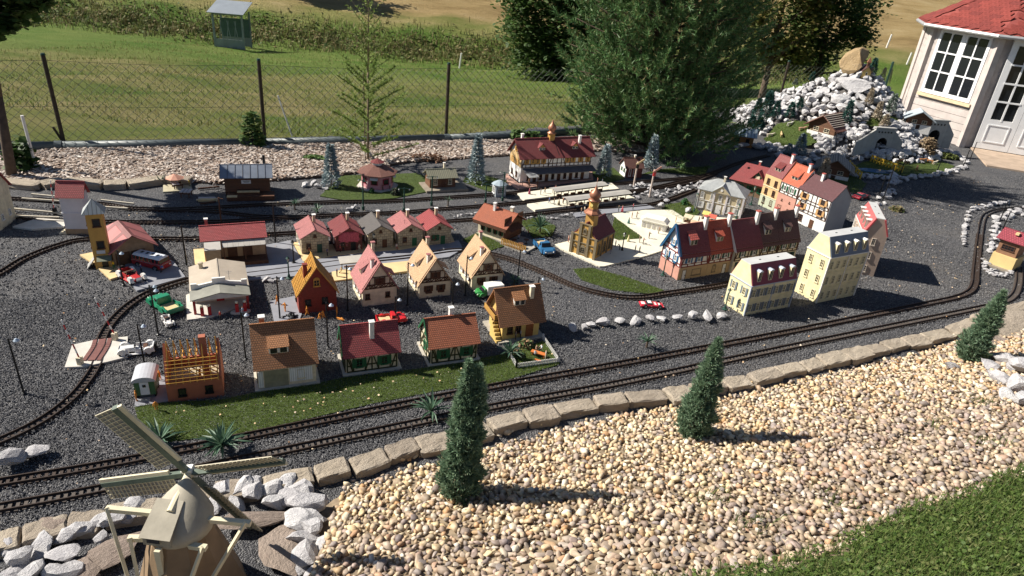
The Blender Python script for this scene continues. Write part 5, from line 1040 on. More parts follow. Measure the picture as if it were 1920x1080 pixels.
for (x0, y0, x1, y1, w, m_) in [(1850, 620, 1940, 600, 60, STONE), (1850, 640, 1915, 665, 30, DARKR), (1820, 645, 1870, 680, 46, STONE), (1895, 690, 1935, 670, 50, STONE)]:
    a = G(x0, y0, .03); b = G(x1, y1, .03); d = b - a; o = obj('slab', BLK[random.randrange(7)], slab2, (a + b) / 2); o.scale = (d.length, w * mpp(x0, y0) * 1.3, .07); o.rotation_euler = (.1, .03, math.atan2(d.y, d.x)); o.data = o.data.copy(); o.data.materials.clear(); o.data.materials.append(m_)

# ---------------------------------------------------------------- rockery mountain
rk = thing('rockery', 'tall rockery mountain of piled pale limestone with a tan boulder on top', 'rockery', (MC[0], MC[1], 0))
n = 36; V = [(0, 0, mound_z(*MC) - .08)]
for k in range(1, 12):
    for i in range(n):
        a = 2 * math.pi * i / n; rr_ = k / 11; x = MC[0] + math.cos(a) * rr_ * (1.95 if math.cos(a) < 0 else 1.35); y = MC[1] + math.sin(a) * rr_ * 1.9; V.append((x - MC[0], y - MC[1], mound_z(x, y) - .06))
F = [(0, 1 + i, 1 + (i + 1) % n) for i in range(n)]
for k in range(10): F += [(1 + k * n + i, 1 + (k + 1) * n + i, 1 + (k + 1) * n + (i + 1) % n) for i in range(n)] + [(1 + k * n + i, 1 + (k + 1) * n + (i + 1) % n, 1 + k * n + (i + 1) % n) for i in range(n)]
obj('core', np_mesh(np.array(V), np.array(F), mat('rubble_soil', (.13, .12, .115), .9, .4, 8, .6, 30)), rk)
cand = []
while len(cand) < 900:
    a = random.uniform(R(150), R(400)); r_ = math.sqrt(random.uniform(0, 1)) * .98; x = MC[0] + math.cos(a) * r_ * (1.95 if math.cos(a) < 0 else 1.35); y = MC[1] + math.sin(a) * r_ * 1.9
    if x > 6.45 and y > 11.2: continue
    s = random.choice([.04, .05, .055, .065, .075, .09]) * (1.0 if r_ < .8 else .8)
    if any((x - c[0]) ** 2 + (y - c[1]) ** 2 < (.55 * (s + c[2])) ** 2 for c in cand) and random.random() < .9: continue
    cand.append((x, y, s))
turfA = px_poly([(1430, 262), (1455, 235), (1490, 228), (1560, 242), (1555, 262), (1510, 276), (1450, 276)]); 
def seen_turf(x, y):
    v = np.array([x, y, mound_z(x, y) - EYE]); w = v @ _f; a = v @ _r / w; b = v @ _u / w; px = 960 + FOC * (a * _c + b * _s); py = 540 + FOC * (a * _s - b * _c)
    q = np.array([[px, py]]); return inpoly(q, [(1425, 266), (1452, 232), (1490, 225), (1565, 240), (1560, 266), (1510, 280), (1450, 280)])[0] or inpoly(q, [(1615, 235), (1640, 220), (1672, 217), (1705, 234), (1680, 247)])[0]
cand = [c for c in cand if not seen_turf(c[0], c[1])]
cand.sort(key=lambda c: -c[2] / math.hypot(c[0], c[1]))
for c in cand[:300]: stone(rk, Vector((c[0] - MC[0], c[1] - MC[1], mound_z(c[0], c[1]) - .02)), c[2], flat=.75, sink=.3)
rest = cand[300:]
if rest:
    Vs = []; Fs = []; off = 0
    for k in range(4):
        cc = rest[k::4]; V0, F0 = pebble_shape(60 + k, 2); nn = len(cc); a = np.array([[c[2]] for c in cc]); W_, F_ = scatter(V0, F0, np.array([(c[0] - MC[0], c[1] - MC[1], mound_z(c[0], c[1])) for c in cc]), a * rng.uniform(.7, 1.2, (nn, 3)), rot_mats(nn, 1.0)); Vs.append(W_); Fs.append(F_ + off); off += len(W_)
    o = obj('rubble', np_mesh(np.vstack(Vs), np.vstack(Fs), LIME), rk); o['kind'] = 'stuff'
for (px, py, s, k) in [(1598, 165, 62, 1), (1545, 175, 40, 2), (1578, 188, 44, 3), (1585, 205, 46, 4), (1520, 190, 34, 5), (1560, 215, 40, 0), (1605, 250, 34, 2), (1560, 140, 30, 4)]:
    p = T(px, py); stone(rk, p - Vector((MC[0], MC[1], 0)) - Vector((0, 0, .06)), s * .0080 / 2, k)
tb_ = obj('tan_boulder', rock_mesh(79, TANR, 2, 7), rk, (-.16, -.05, 1.15)); tb_.scale = (.27, .2, .21); tb_.rotation_euler = (.2, -.5, .3); tb_['label'] = 'tan boulder crowning the rockery'
# lower banks of stones in front of the tunnels
rock_row('rock_bank', 'stone bank between and below the two tunnel portals', along([(1490, 300), (1540, 292), (1580, 296)], 24, 8) + along([(1665, 285), (1690, 265), (1715, 280), (1700, 250)], 46, 14) + along([(1590, 296), (1640, 294), (1700, 290), (1740, 286)], 40, 6) + along([(1530, 270), (1560, 262), (1590, 256), (1625, 248)], 46, 9) + along([(1660, 245), (1700, 238), (1730, 230)], 24, 8), 17, 0, True)
rock_row('rock_bank', 'low bank of grey stones behind the alpine barn', along([(1450, 290), (1490, 300), (1545, 312), (1580, 318)], 34, 8), 16, 0, True)

# tunnel portals
PORT = mat('grey_portal', (.36, .35, .33), .75, .15, 14, .2, 80)
def portal(label, px, py, rz, w, hh, wing):
    t = thing('tunnel_portal', label, 'tunnel', T(px, py) - Vector((0, 0, .03)), rz); r_ = w * .27; b = MB(); arc = [(r_ * math.cos(a), hh * .42 + r_ * math.sin(a)) for a in [math.pi * i / 10 for i in range(11)]]
    outer = [(w / 2, 0), (w / 2, hh), (-w / 2, hh), (-w / 2, 0)]
    for i in range(10):                      # ring of wall pieces above and beside the arch
        x0, z0 = arc[i]; x1, z1 = arc[i + 1]; b.xz([(x0, z0), (x0, hh), (x1, hh), (x1, z1)], 0, .05)
    b.xz([(r_, 0), (w / 2, 0), (w / 2, hh), (r_, hh)], 0, .05); b.xz([(-w / 2, 0), (-r_, 0), (-r_, hh), (-w / 2, hh)], 0, .05); b.build('wall', PORT, t)
    tn = MB()
    for i in range(10):
        x0, z0 = arc[i]; x1, z1 = arc[i + 1]; tn.add([(x0, 0.01, z0), (x1, 0.01, z1), (x1, .5, z1), (x0, .5, z0)], [(0, 1, 2, 3)])
    tn.box((-r_, .5, 0), (r_, .51, hh * .8)); tn.box((r_, .01, 0), (r_ + .004, .5, hh * .42)); tn.box((-r_ - .004, .01, 0), (-r_, .5, hh * .42)); tn.build('tunnel', mat('tunnel_dark', (.03, .03, .03), .9, .2, 10), t)
    MB().box((-w / 2 - .012, -.012, hh), (w / 2 + .012, .06, hh + .02)).build('coping', PORT, t)
    for i in range(5): MB().box((-w * .32 + i * w * .16 - .01, -.006, hh * .84), (-w * .32 + i * w * .16 + .01, 0, hh * .9)).build('slot', BLKM, t)
    for sg, L_ in wing:
        wv = MB(); x0 = sg * w / 2; wv.add([(x0, 0, 0), (x0 + sg * L_ * .86, -L_ * .5, 0), (x0 + sg * L_ * .86, -L_ * .5, hh * .55), (x0, 0, hh * .95), (x0, .03, 0), (x0 + sg * L_ * .86, -L_ * .5 + .03, 0), (x0 + sg * L_ * .86, -L_ * .5 + .03, hh * .55), (x0, .03, hh * .95)], [(0, 1, 2, 3), (7, 6, 5, 4), (3, 2, 6, 7), (1, 5, 6, 2), (0, 3, 7, 4)]); wv.build('wing_wall', PORT, t)
portal('grey tunnel portal with long sloping wing wall on its left', 1648, 284, 8, .30, .36, [(-1, .46), (1, .14)])
portal('darker tunnel portal beside the summerhouse, half hidden by a dry bush', 1745, 272, 12, .36, .40, [(1, .12)])

# chalets on the rockery
def chalet(label, px, py, rz, W, D, he, hr, roof, o_=.06, wood=BOARDB, lift=0, stones=True, wallb=WHITE):
    p = T(px, py); h = House('chalet', label, 'chalet', (p.x, p.y, p.z - .02), rz, W, D, he, hr, 'y', wood, roof, o_, None, .01)
    MB().box((-.004, -.004, -.06), (W + .004, D + .004, he * .45)).build('stone_base', wallb, h.t); h.win('F', W * .3, he * .55, W * .2, he * .3, CRM, (1, 1)); h.win('F', W * .7, he * .55, W * .2, he * .3, CRM, (1, 1)); h.door('F', W * .5, W * .16, he * .42)
    if stones:
        for i in range(7):
            for sg in (0, 1):
                b_ = (i + .3) / 7 * W / 2; x = b_ if sg == 0 else W - b_; z = he + h.sl * b_; MB().box((x - .008, -o_, z + .011), (x + .008, D + o_, z + .018)).build('roof_pole', mat('pale_pole', (.42, .36, .30), .8, .2, 20), h.t)
    return h
chalet('alpine chalet with poles on its brown roof above the terrace turf', 1512, 250, -48, .42, .46, .19, .34, mat('weathered_roof', (.20, .09, .07), .8, .3, 25))
chalet('small chalet with blue-grey roof against the summerhouse wall', 1697, 236, -20, .34, .3, .16, .26, mat('pale_blue_roof', (.38, .43, .46), .6, .15, 15), .05, BOARDB, 0, False)
chalet('alpine barn with stone weighted shingle roof below the rockery', 1533, 330, -22, .36, .34, .16, .27, mat('grey_shingle', (.20, .18, .16), .8, .35, 30), .06)
p = T(1370, 272); h = House('lodge', 'small orange-brown wooden lodge with pale blue ribbed roof beside the pine', 'hut', (p.x, p.y, 0), -12, .30, .26, .17, .24, 'x', mat('orange_wood', (.34, .16, .05), .7, .2, 30), grid_mat('blue_ribs', (.40, .48, .52), .05, 2, .12, kind='brick', var=.08, offset=0), .04); h.win('F', .08, .06, .05, .06, TIMB); h.win('F', .22, .06, .05, .06, TIMB)
p = T(1622, 143); h = House('chapel', 'tiny yellow chapel with pointed belfry near the rockery summit', 'chapel', (p.x - .06, p.y, p.z - .02), -10, .13, .16, .10, .17, 'y', YELW, T_DKB, .015); MB().box((.045, .02, .13), (.085, .06, .23)).build('belfry', BOARDB, h.t); MB().lathe([(.045, .23), (.004, .31)], 4, 0, (.065, .04, 0), R(45)).build('spire', COPPER, h.t); h.win('F', .065, .03, .03, .05, CRM, (0, 0), None, None, 'window', True)
# yellow pasture fence and pond
t = thing('pasture_fence', 'yellow wooden rail fence running across the goat meadow', 'fence', G(1632, 303)); a = G(1632, 303); b = G(1690, 324); YF = mat('yellow_plastic', (.62, .40, .05), .5, .15, 25)
for i in range(11): q = (b - a) * i / 10; MB().box((q.x - .008, q.y - .008, 0), (q.x + .008, q.y + .008, .10)).build('post', YF, t)
for z in (.04, .085): MB().bar((0, 0, z), ((b - a).x, (b - a).y, z), .008, .018).build('rail', YF, t)
t = thing('pasture_fence', 'short leaning yellow rail fence beside the alpine barn', 'fence', G(1590, 314)); a = G(1590, 314); b = G(1612, 336)
for i in range(6): q = (b - a) * i / 5; MB().box((q.x - .008, q.y - .008, 0), (q.x + .008, q.y + .008, .10)).build('post', YF, t)
for z in (.04, .085): MB().bar((0, 0, z), ((b - a).x, (b - a).y, z), .008, .018).build('rail', YF, t)
wm, nt, bsd = nmat('pond_water'); bsd.inputs['Base Color'].default_value = (.08, .18, .32, 1); bsd.inputs['Roughness'].default_value = .12
struct(MB().poly([tuple((G(1640, 321) + Vector((.24 * math.cos(a), .10 * math.sin(a), 0)))[:2]) for a in [2 * math.pi * i / 20 for i in range(20)]], 0, .010).build('pond', wm))

# ---------------------------------------------------------------- summerhouse
A3 = Vector((6.68, 12.515, 0)); B3 = Vector((7.151, 11.44, 0)); sh = thing('summerhouse', 'grey-white wooden summerhouse with red shingle roof and white glazed doors', 'summerhouse', B3)
ang0 = math.atan2((B3 - A3).y, (B3 - A3).x); side = (B3 - A3).length; HE = 1.80; LOG = grid_mat('limed_boards', (.60, .55, .52), 3, .5, .0, kind='brick', var=.06); corners = [A3, B3]; ang = ang0
for k in range(6): ang += R(45); corners.append(corners[-1] + Vector((math.cos(ang), math.sin(ang), 0)) * side)
cen = sum(corners, Vector()) / 8; wm_ = mat('limed_wood', (.50, .445, .415), .7, .2, 5)
WH2 = mat('white_gloss', (.80, .80, .80), .4, .06, 10); GL2 = GLASS
def face_frame(k):
    a = corners[k % 8] - B3; b = corners[(k + 1) % 8] - B3; d = (b - a); return Matrix.Translation(a) @ Matrix.Rotation(math.atan2(d.y, d.x), 4, 'Z')
def fput(o, k): o.matrix_local = face_frame(k) ; return o
for k in (7, 0, 1, 2, 3, 4, 5, 6):
    if k == 0 or k == 7 or k > 2:
        nb = 16
        for i in range(nb):
            z0 = i * HE / nb; cut = (k == 0 and .62 < (z0 + .05) < 1.72)
            for (x0, x1) in (((0, .13), (side - .10, side)) if cut else ((0, side),)):
                b = MB(); b.xz([(x0, z0 + .004), (x1, z0 + .004), (x1, z0 + HE / nb - .002), (x0, z0 + HE / nb - .002)], random.uniform(-.004, .0), .035); o = fput(b.build('board', wm_, sh), k); 
    if k in (1, 2):
        b = MB().box((0, .06, 0), (side, .07, HE)); fput(b.build('wall', wm_, sh), k)
for k in range(8): MB().box((-.045, -.045, 0), (.045, .045, HE)).build('corner_post', wm_, sh).location = corners[k] - B3
wf = obj('window', None, sh); wf.matrix_local = face_frame(0)
def casement(par, x0, x1, z0, z1, cols, rows, y=-.03, fw=.05, name='casement'):
    b = MB(); b.box((x0, y, z0), (x0 + fw, y + .04, z1)); b.box((x1 - fw, y, z0), (x1, y + .04, z1)); b.box((x0 + fw, y, z0), (x1 - fw, y + .04, z0 + fw * 1.2)); b.box((x0 + fw, y, z1 - fw), (x1 - fw, y + .04, z1)); iw = x1 - x0 - 2 * fw; ih = z1 - z0 - fw * 2.2
    for i in range(1, cols): x = x0 + fw + iw * i / cols; b.box((x - .011, y - .003, z0 + fw), (x + .011, y + .03, z1 - fw))
    for i in range(1, rows): z = z0 + fw * 1.2 + ih * i / rows; b.box((x0 + fw, y - .004, z - .011), (x1 - fw, y + .03, z + .011))
    o = b.build(name, WH2, par)
    for i in range(cols):
        for j in range(rows):
            xa = x0 + fw + iw * i / cols; za = z0 + fw * 1.2 + ih * j / rows; MB().box((xa + .011, y + .012, za + .011), (xa + iw / cols - .011, y + .018, za + ih / rows - .011)).build('pane', GL2, par)
    return o
MB().box((.13, .05, .66), (side - .1, .07, 1.74)).build('room_shade_panel', mat('dark_interior', (.03, .03, .035), .9, .2, 5), wf)  # flat dark sheet behind the panes, the unlit room's shade painted as colour
casement(wf, .14, side / 2 + .015, .68, 1.70, 2, 3); casement(wf, side / 2 + .018, side - .11, .68, 1.70, 2, 3)
MB().box((.10, -.05, .62), (side - .07, -.0, .67)).build('sill', mat('raw_pine', (.62, .50, .33), .6, .15, 8), wf); MB().box((.09, -.02, .62), (.135, .0, 1.76)).build('jamb', wm_, wf); MB().box((side - .105, -.02, .62), (side - .06, .0, 1.76)).build('jamb', wm_, wf); MB().box((.09, -.02, 1.70), (side - .06, 0, HE)).build('head', wm_, wf)
for j, (x0, x1) in enumerate(((.17, .66), (.665, 1.15))):
    d = obj('door', None, sh); d.matrix_local = face_frame(1); b = MB(); b.box((x0, -.03, .03), (x1, .03, .50)); b.box((x0, -.03, .50), (x0 + .09, .03, 1.72)); b.box((x1 - .09, -.03, .50), (x1, .03, 1.72)); b.box((x0 + .09, -.03, 1.62), (x1 - .09, .03, 1.72)); b.build('door_leaf', WH2, d)
    fr_ = MB()
    for (a_, b_, c_, e_) in ((x0 + .09, x1 - .09, .14, .155), (x0 + .09, x1 - .09, .405, .42)): fr_.box((a_, -.038, c_), (b_, -.03, e_))
    fr_.box((x0 + .09, -.038, .155), (x0 + .105, -.03, .405)); fr_.box((x1 - .105, -.038, .155), (x1 - .09, -.03, .405)); fr_.build('panel_moulding', WH2, d)
    b = MB(); b.box(((x0 + x1) / 2 - .012, -.034, .48), ((x0 + x1) / 2 + .012, .0, 1.62))
    for i in range(1, 4): z = .5 + 1.12 * i / 4; b.box((x0 + .08, -.036, z - .012), (x1 - .08, 0, z + .012))
    b.build('glazing_bars', WH2, d)
    for i in range(2):
        for q in range(4): xa = x0 + .09 + (x1 - x0 - .18) * i / 2; za = .5 + 1.12 * q / 4; MB().box((xa + .012, -.012, za + .012), (xa + (x1 - x0 - .18) / 2 - .012, -.004, za + .28 - .012)).build('pane', GL2, d)
    MB().cbox((x1 - .04 if j == 0 else x0 + .04, -.05, .85), (.02, .04, .12)).build('handle', GREYM, d)
ov = .20; apex = cen + Vector((0, 0, HE + .95)) - B3; SHG = rand_mat('red_shingle', [(.20, .04, .032), (.25, .05, .04), (.17, .035, .03), (.23, .045, .036)], .85, 30, 0, .3, 200)
hexm = MB().poly([(-.088, 0), (-.088, .10), (0, .15), (.088, .10), (.088, 0)][::-1], 0, .007).mesh(SHG); hexm.name = 'shingle'; cnt = 0
for k in range(8):
    a = corners[k] - B3; b = corners[(k + 1) % 8] - B3; cc = cen - B3; a = cc + (a - cc) * (1 + ov / ((a - cc).length)); b = cc + (b - cc) * (1 + ov / ((b - cc).length)); a.z = b.z = HE - .04
    MB().slab([a, b, apex], .03).build('roof_deck', mat('roof_felt', (.25, .06, .05), .85, .2, 20), sh); mid = (a + b) / 2; u = (b - a).normalized(); v = (apex - mid); Ls = v.length; v = v.normalized(); nr = u.cross(v).normalized(); L_ = (b - a).length
    MB().tube(a - Vector((0, 0, .03)), b - Vector((0, 0, .03)), .028, .028, 8).build('gutter', mat('zinc_gutter', (.5, .5, .5), .4, .15, 10, metal=.4), sh)
    if k in (7, 0, 1):
        for r_ in range(12):
            y = .015 + r_ * .1; wd = L_ * (1 - (y + .02) / Ls) / 2 - .02; x = -math.floor(wd / .18) * .18 + (.09 if r_ % 2 else 0)
            while x < wd and cnt < 300:
                if abs(x) < wd - .03:
                    o = obj('shingle', hexm, sh); M_ = Matrix.Identity(4); p = mid + u * x + v * (y + .13) + nr * (.006 + .004)
                    for i_, col in enumerate((-u, -v, nr)): 
                        for j_ in range(3): M_[j_][i_] = col[j_]
                    M_.translation = p + nr * .004; o.matrix_local = M_ @ Matrix.Rotation(-.03, 4, 'X'); cnt += 1
                x += .18

# ---------------------------------------------------------------- wire fence
fpts = [(-7.1, 6.2), (-5.004, 7.137), (-3.115, 7.964), (-1.063, 8.935), (.80, 10.05), (2.6, 11.25), (4.4, 12.5), (6.55, 13.3)]
POST = mat('rusty_green_post', (.045, .032, .022), .7, .5, 9); PGRN = mat('green_post', (.015, .05, .035), .5, .25, 15); WIRE = mat('fence_wire', (.035, .045, .032), .6, .2, 40)
fn = thing('wire_fence', 'chain-link fence with rusty posts between the garden and the pasture', 'fence', (fpts[3][0], fpts[3][1], 0)); O = Vector(fn.location)
for i, p in enumerate(fpts):
    r_ = Vector((*p, 0)) - O; h_ = 1.0 if i == len(fpts) - 1 else .94; lean = Vector((-.03 if i == 1 else 0, 0, 0)); q = MB().tube(r_ + Vector((0, 0, -.3)), r_ + lean + Vector((0, 0, h_)), .021, .021, 10).build('post', PGRN if i == len(fpts) - 1 else POST, fn); MB().tube(r_ + lean + Vector((0, 0, h_)), r_ + lean + Vector((0, 0, h_ + .02)), .024, .018, 10).build('post_cap', PGRN, q)
    if i == 1: MB().bar(r_ + Vector((.0, 0, .0)), r_ + Vector((-.07, -.03, .2)), .02, .02).build('brace', POST, fn)
for i in range(len(fpts) - 1):
    a = Vector((*fpts[i], 0)) - O; b = Vector((*fpts[i + 1], 0)) - O; L_ = (b - a).length; u = (b - a).normalized(); w = MB(); st = .095; H_ = .86; n_ = int((L_ + H_) / st)
    sag = lambda s_: .025 * math.sin(math.pi * s_ / L_)
    for k in range(n_ + 1):
        for sg in (1, -1):
            s0 = -H_ + k * st; z0, z1 = (0.03, 0.03 + H_)
            s1 = s0 + H_; t0 = max(0, -s0) / H_; t1 = min(1, (L_ - s0) / H_)
            if t1 <= t0: continue
            f = (lambda t: (s0 + t * H_, z0 + t * (z1 - z0) - sag(s0 + t * H_) * t)) if sg > 0 else (lambda t: (s0 + t * H_, z1 - t * (z1 - z0) - sag(s0 + t * H_) * (1 - t)))
            (sa, za), (sb, zb) = f(t0), f(t1); w.tube(a + u * sa + Vector((0, 0, za)), a + u * sb + Vector((0, 0, zb)), .0024, .0024, 3)
    w.build('mesh_panel', WIRE, fn)
    for z in (.05, .42, .89):
        b2 = MB(); pr = None
        for k in range(13):
            s_ = L_ * k / 12; q = a + u * s_ + Vector((0, 0, z - sag(s_) * z)); 
            if pr is not None: b2.tube(pr, q, .0022, .0022, 4)
            pr = q
        b2.build('tension_wire', WIRE, fn)
pipe = thing('drain_pipe', 'dark grey pipe lying along the foot of the wire fence', 'pipe', (fpts[3][0], fpts[3][1], 0))
for i in range(5):
    a = Vector((*fpts[i], .03)) - O + Vector((.06, -.13, 0)); b = Vector((*fpts[i + 1], .03)) - O + Vector((.06, -.13, 0)); MB().tube(a, b, .052, .052, 14).build('pipe_length', mat('grey_pipe', (.10, .12, .125), .45, .3, 4), pipe, True); MB().tube(b - (b - a) * .03, b, .058, .058, 14).build('pipe_joint', MATS['grey_pipe'], pipe)

# ---------------------------------------------------------------- windmill
ml = thing('windmill', 'model tower mill with cream cap, tail poles and four green latticed sails', 'windmill', (-1.13, 1.755, 0)); BR = mat('mill_brown', (.24, .165, .10), .75, .25, 9, .2, 60); CAP = mat('mill_cream', (.36, .325, .255), .7, .3, 7, .2, 80); MG = mat('mill_green', (.10, .13, .10), .6, .25, 25); MW = mat('mill_white', (.62, .56, .40), .6, .15, 20)
MB().lathe([(.21, 0), (.205, .02), (.10, .38), (.0, .38)], 10, 0, (-.01, .055, 0), R(18)).build('tower', BR, ml)
cp = MB(); n = 24; rings = [(0, .10, .352), (0, .112, .36), (.04, .113, .385), (.16, .111, .0), (.34, .093, .0), (.55, .069, 0), (.75, .043, 0), (.92, .019, 0), (1.0, .004, 0)]; bs = Vector((-.01, .06, .375)); ax = Vector((-.016, .165, .508)); vs = []
for tt, rad, zz_ in rings:
    c = bs.lerp(ax, tt); c.z = zz_ if zz_ else c.z
    for k in range(n): an = 2 * math.pi * k / n; vs.append((c.x + rad * math.cos(an), c.y + rad * math.sin(an) * (1 - .35 * tt), c.z + rad * math.sin(an) * -.45 * tt + (.010 * math.sin(math.pi * min(1, tt * 1.1)))))
cp.add(vs, [(k * n + q, k * n + (q + 1) % n, (k + 1) * n + (q + 1) % n, (k + 1) * n + q) for k in range(len(rings) - 1) for q in range(n)] + [tuple(range((len(rings) - 1) * n, len(rings) * n))])
cp.build('cap', CAP, ml, True)
tl = obj('tail_gable', None, ml); tl.matrix_local = Matrix.Translation((-.04, .07, 0)) @ Matrix.Rotation(R(-2), 4, 'Z')
MB().box((-.05, -.12, .37), (.05, .02, .415)).build('tail_wall', CAP, tl); MB().slab([(-.057, -.13, .413), (.057, -.13, .413), (.05, -.0, .478), (-.05, -.0, .478)], .006).build('tail_roof', CAP, tl); MB().box((-.03, -.128, .39), (.015, -.1249, .41)).build('window', GLASS, tl)
for (a_, b_) in (((-.29, .07, .40), (-.05, .07, .40)), ((.05, .065, .40), (.25, .065, .40)), ((-.17, -.015, .355), (-.05, .0, .355)), ((.05, -.02, .355), (.12, -.025, .355))): MB().bar(a_, b_, .02, .018).build('tail_beam', MW, ml)
for (a_, b_) in (((-.285, .065, .41), (-.08, -.16, .01)), ((.235, .06, .41), (.02, -.17, .01)), ((-.16, -.02, .365), (-.06, -.17, .01)), ((.11, -.03, .365), (.0, -.17, .01))): MB().bar(a_, b_, .012, .012).build('tail_pole', MW, ml)
MB().box((-.045, -.075, .0), (-.024, -.056, .37)).build('king_post', MW, ml)
for z in (.10, .25): MB().box((-.085, -.115 + z * .32, z), (-.055, -.08 + z * .32, z + .045)).build('window', MW, ml)
rot = obj('rotor', None, ml); e = Matrix.Rotation(R(-.8), 4, 'Z') @ Matrix.Rotation(R(16.5), 4, 'X') @ Matrix.Rotation(R(-21.9), 4, 'Y'); rot.matrix_local = Matrix.Translation(Vector((-1.151, 1.939, .50)) - Vector(ml.location)) @ e
MB().tube((0, -.16, 0), (0, .03, 0), .016, .016, 10).build('windshaft', MW, rot); MB().cbox((0, .01, 0), (.045, .03, .045)).build('hub', mat('hub_white', (.7, .68, .62), .5, .1, 20), rot)
for k in range(4):
    M_ = Matrix.Rotation(R(90 * k), 4, 'Y') @ Matrix.Rotation(R(20), 4, 'Z'); s_ = obj('sail', None, rot); s_.matrix_local = M_
    MB().box((-.010, -.008, .02), (.010, .012, .418)).build('sail_stock', MG, s_); MB().box((.010, -.006, .085), (.026, .004, .418)).build('leading_board', MW, s_)
    lt = MB()
    for i in range(19): z = .085 + i * .0185; lt.box((-.072, -.001, z - .0013), (-.010, .0015, z + .0013))
    for i in range(4): x = -.072 + i * .018; lt.box((x - .0013, .0016, .085), (x + .0013, .004, .418))
    lt.build('lattice', MW, s_); MB().box((-.0715, .0042, .086), (-.010, .0055, .417)).build('sail_cloth', mat('sail_grey', (.30, .28, .25), .8, .15, 30), s_)

# ---------------------------------------------------------------- lamps, posts, signals
def lamp(label, bp, tp, kind='hook', col=BLKM):
    b = G(*bp); best = min(((abs(v[0] - tp[0]) + abs(v[1] - tp[1]), z) for z in np.arange(.05, .9, .005) for v in [proj(b.x, b.y, z)])); H_ = best[1]; t = thing('street_lamp' if kind != 'pole' else 'pole', label, 'lamp' if kind != 'pole' else 'pole', b, random.uniform(-30, 30)); r_ = .0035 if kind != 'ornate' else .004
    if kind == 'hook':
        MB().lathe([(.012, 0), (.012, .006), (.0055, .01), (.0045, H_), (0, H_)], 8).build('post', col, t); MB().tube((0, 0, H_ - .006), (.03, 0, H_ - .014), .0025, .0025, 6).build('arm', col, t); MB().lathe([(.004, 0), (.016, -.012), (.015, -.016), (.0, -.016)], 10, 0, (.032, 0, H_ - .006)).build('shade', mat('lamp_blue_white', (.45, .52, .6), .35, .1, 20), t)
    elif kind == 'ornate':
        MB().lathe([(.022, 0), (.022, .006), (.011, .012), (.009, .03), (.005, .04), (.0045, H_ * .8), (.009, H_ * .82), (0, H_ * .83)], 10).build('post', col, t); MB().lathe([(.006, 0), (.012, .028), (.0, .028)], 6, 0, (0, 0, H_ * .82)).build('lantern_glass', mat('lantern_glass', (.5, .5, .42), .2, .1, 20), t); MB().lathe([(.016, .026), (.006, .036), (.002, .045)], 6, 0, (0, 0, H_ * .82)).build('lantern_roof', col, t)
    elif kind == 'mast':
        MB().lathe([(.014, 0), (.014, .035), (.007, .04), (.006, H_), (0, H_)], 8).build('post', col, t); MB().bar((-.055, 0, H_ - .006), (.055, 0, H_ - .006), .004, .005).build('crossarm', col, t); MB().box((-.008, -.008, .025), (.008, .008, .035)).build('insulator', WHITE, t)
        for x in (-.05, .05): MB().lathe([(.004, 0), (.006, -.012), (0, -.012)], 6, 0, (x, 0, H_ - .008)).build('lamp_bulb', WHITE, t)
    else: MB().lathe([(.007, 0), (.0055, H_), (0, H_)], 8).build('post', col, t); MB().bar((0, 0, H_ - .004), (.05, 0, H_ - .004), .003, .004).build('arm', col, t)
    return t
def proj(x, y, z):
    v = np.array([x, y, z - EYE]); w = v @ _f; a = v @ _r / w; b = v @ _u / w; return (960 + FOC * (a * _c + b * _s), 540 + FOC * (a * _s - b * _c))
for a in [('black hooked street lamp alone on the ballast at the left edge', (45, 738), (10, 635)), ('black street lamp beside the green pickup', (297, 628), (283, 540)), ('black street lamp behind the white vintage car', (273, 693), (264, 606)), ('black street lamp between filling station and brown roofed house', (461, 674), (449, 586)), ('street lamp in front of the unfinished brick house', (615, 652), (611, 566)), ('street lamp beside the coal heap of the building site', (525, 598), (523, 518)), ('street lamp left of the pink roofed house', (652, 582), (651, 498)), ('street lamp between the pink and peach roofed houses', (764, 572), (764, 492)), ('street lamp between the two peach roofed houses', (872, 554), (875, 481)), ('street lamp behind the red pickup', (741, 598), (739, 556)), ('street lamp with pale globe behind the rust roofed house', (848, 568), (843, 528)), ('street lamp alone by the curved track right of the peach houses', (970, 530), (972, 468)), ('street lamp behind the brown roofed balcony house', (1008, 546), (1012, 520)), ('street lamp on the fire station yard', (232, 535), (219, 470)), ('street lamp at the fire station apron corner', (283, 556), (279, 535))]: lamp(*a)
for a in [('ornate black lantern on round base in the goods yard', (551, 494), (550, 452), 'ornate'), ('green topped lantern beside the tram rails', (542, 522), (536, 483), 'ornate', DKGREEN), ('ornate lantern on the town square by the church', (1166, 471), (1170, 437), 'ornate'), ('green lantern before the blue trimmed town house', (1243, 516), (1249, 480), 'ornate', DKGREEN), ('green lantern at the corner of the small yellow mansard house', (1359, 580), (1369, 543), 'ornate', DKGREEN), ('lantern left of the town hall', (1301, 398), (1309, 362), 'ornate', DKGREEN), ('lantern right of the town hall front', (1380, 411), (1386, 384), 'ornate', DKGREEN), ('lantern between guest house and tall yellow town house', (1408, 384), (1418, 350), 'ornate', DKGREEN), ('lantern before the grey roofed cottage', (701, 471), (702, 440), 'ornate')]: lamp(*a)
for a in [('green station mast lamp left of the pink pavilion front', (681, 393), (681, 337), 'mast', DKGREEN), ('green station mast lamp right of the pink pavilion', (757.5, 396), (757.5, 352), 'mast', DKGREEN), ('green station mast lamp before the small ribbed hut', (809, 385), (809, 330), 'mast', DKGREEN), ('green station mast lamp by the kiosk', (942, 376), (945, 323), 'mast', DKGREEN), ('dark station mast lamp left of the kiosk', (910, 380), (912, 345), 'mast', DKGREEN)]: lamp(*a)
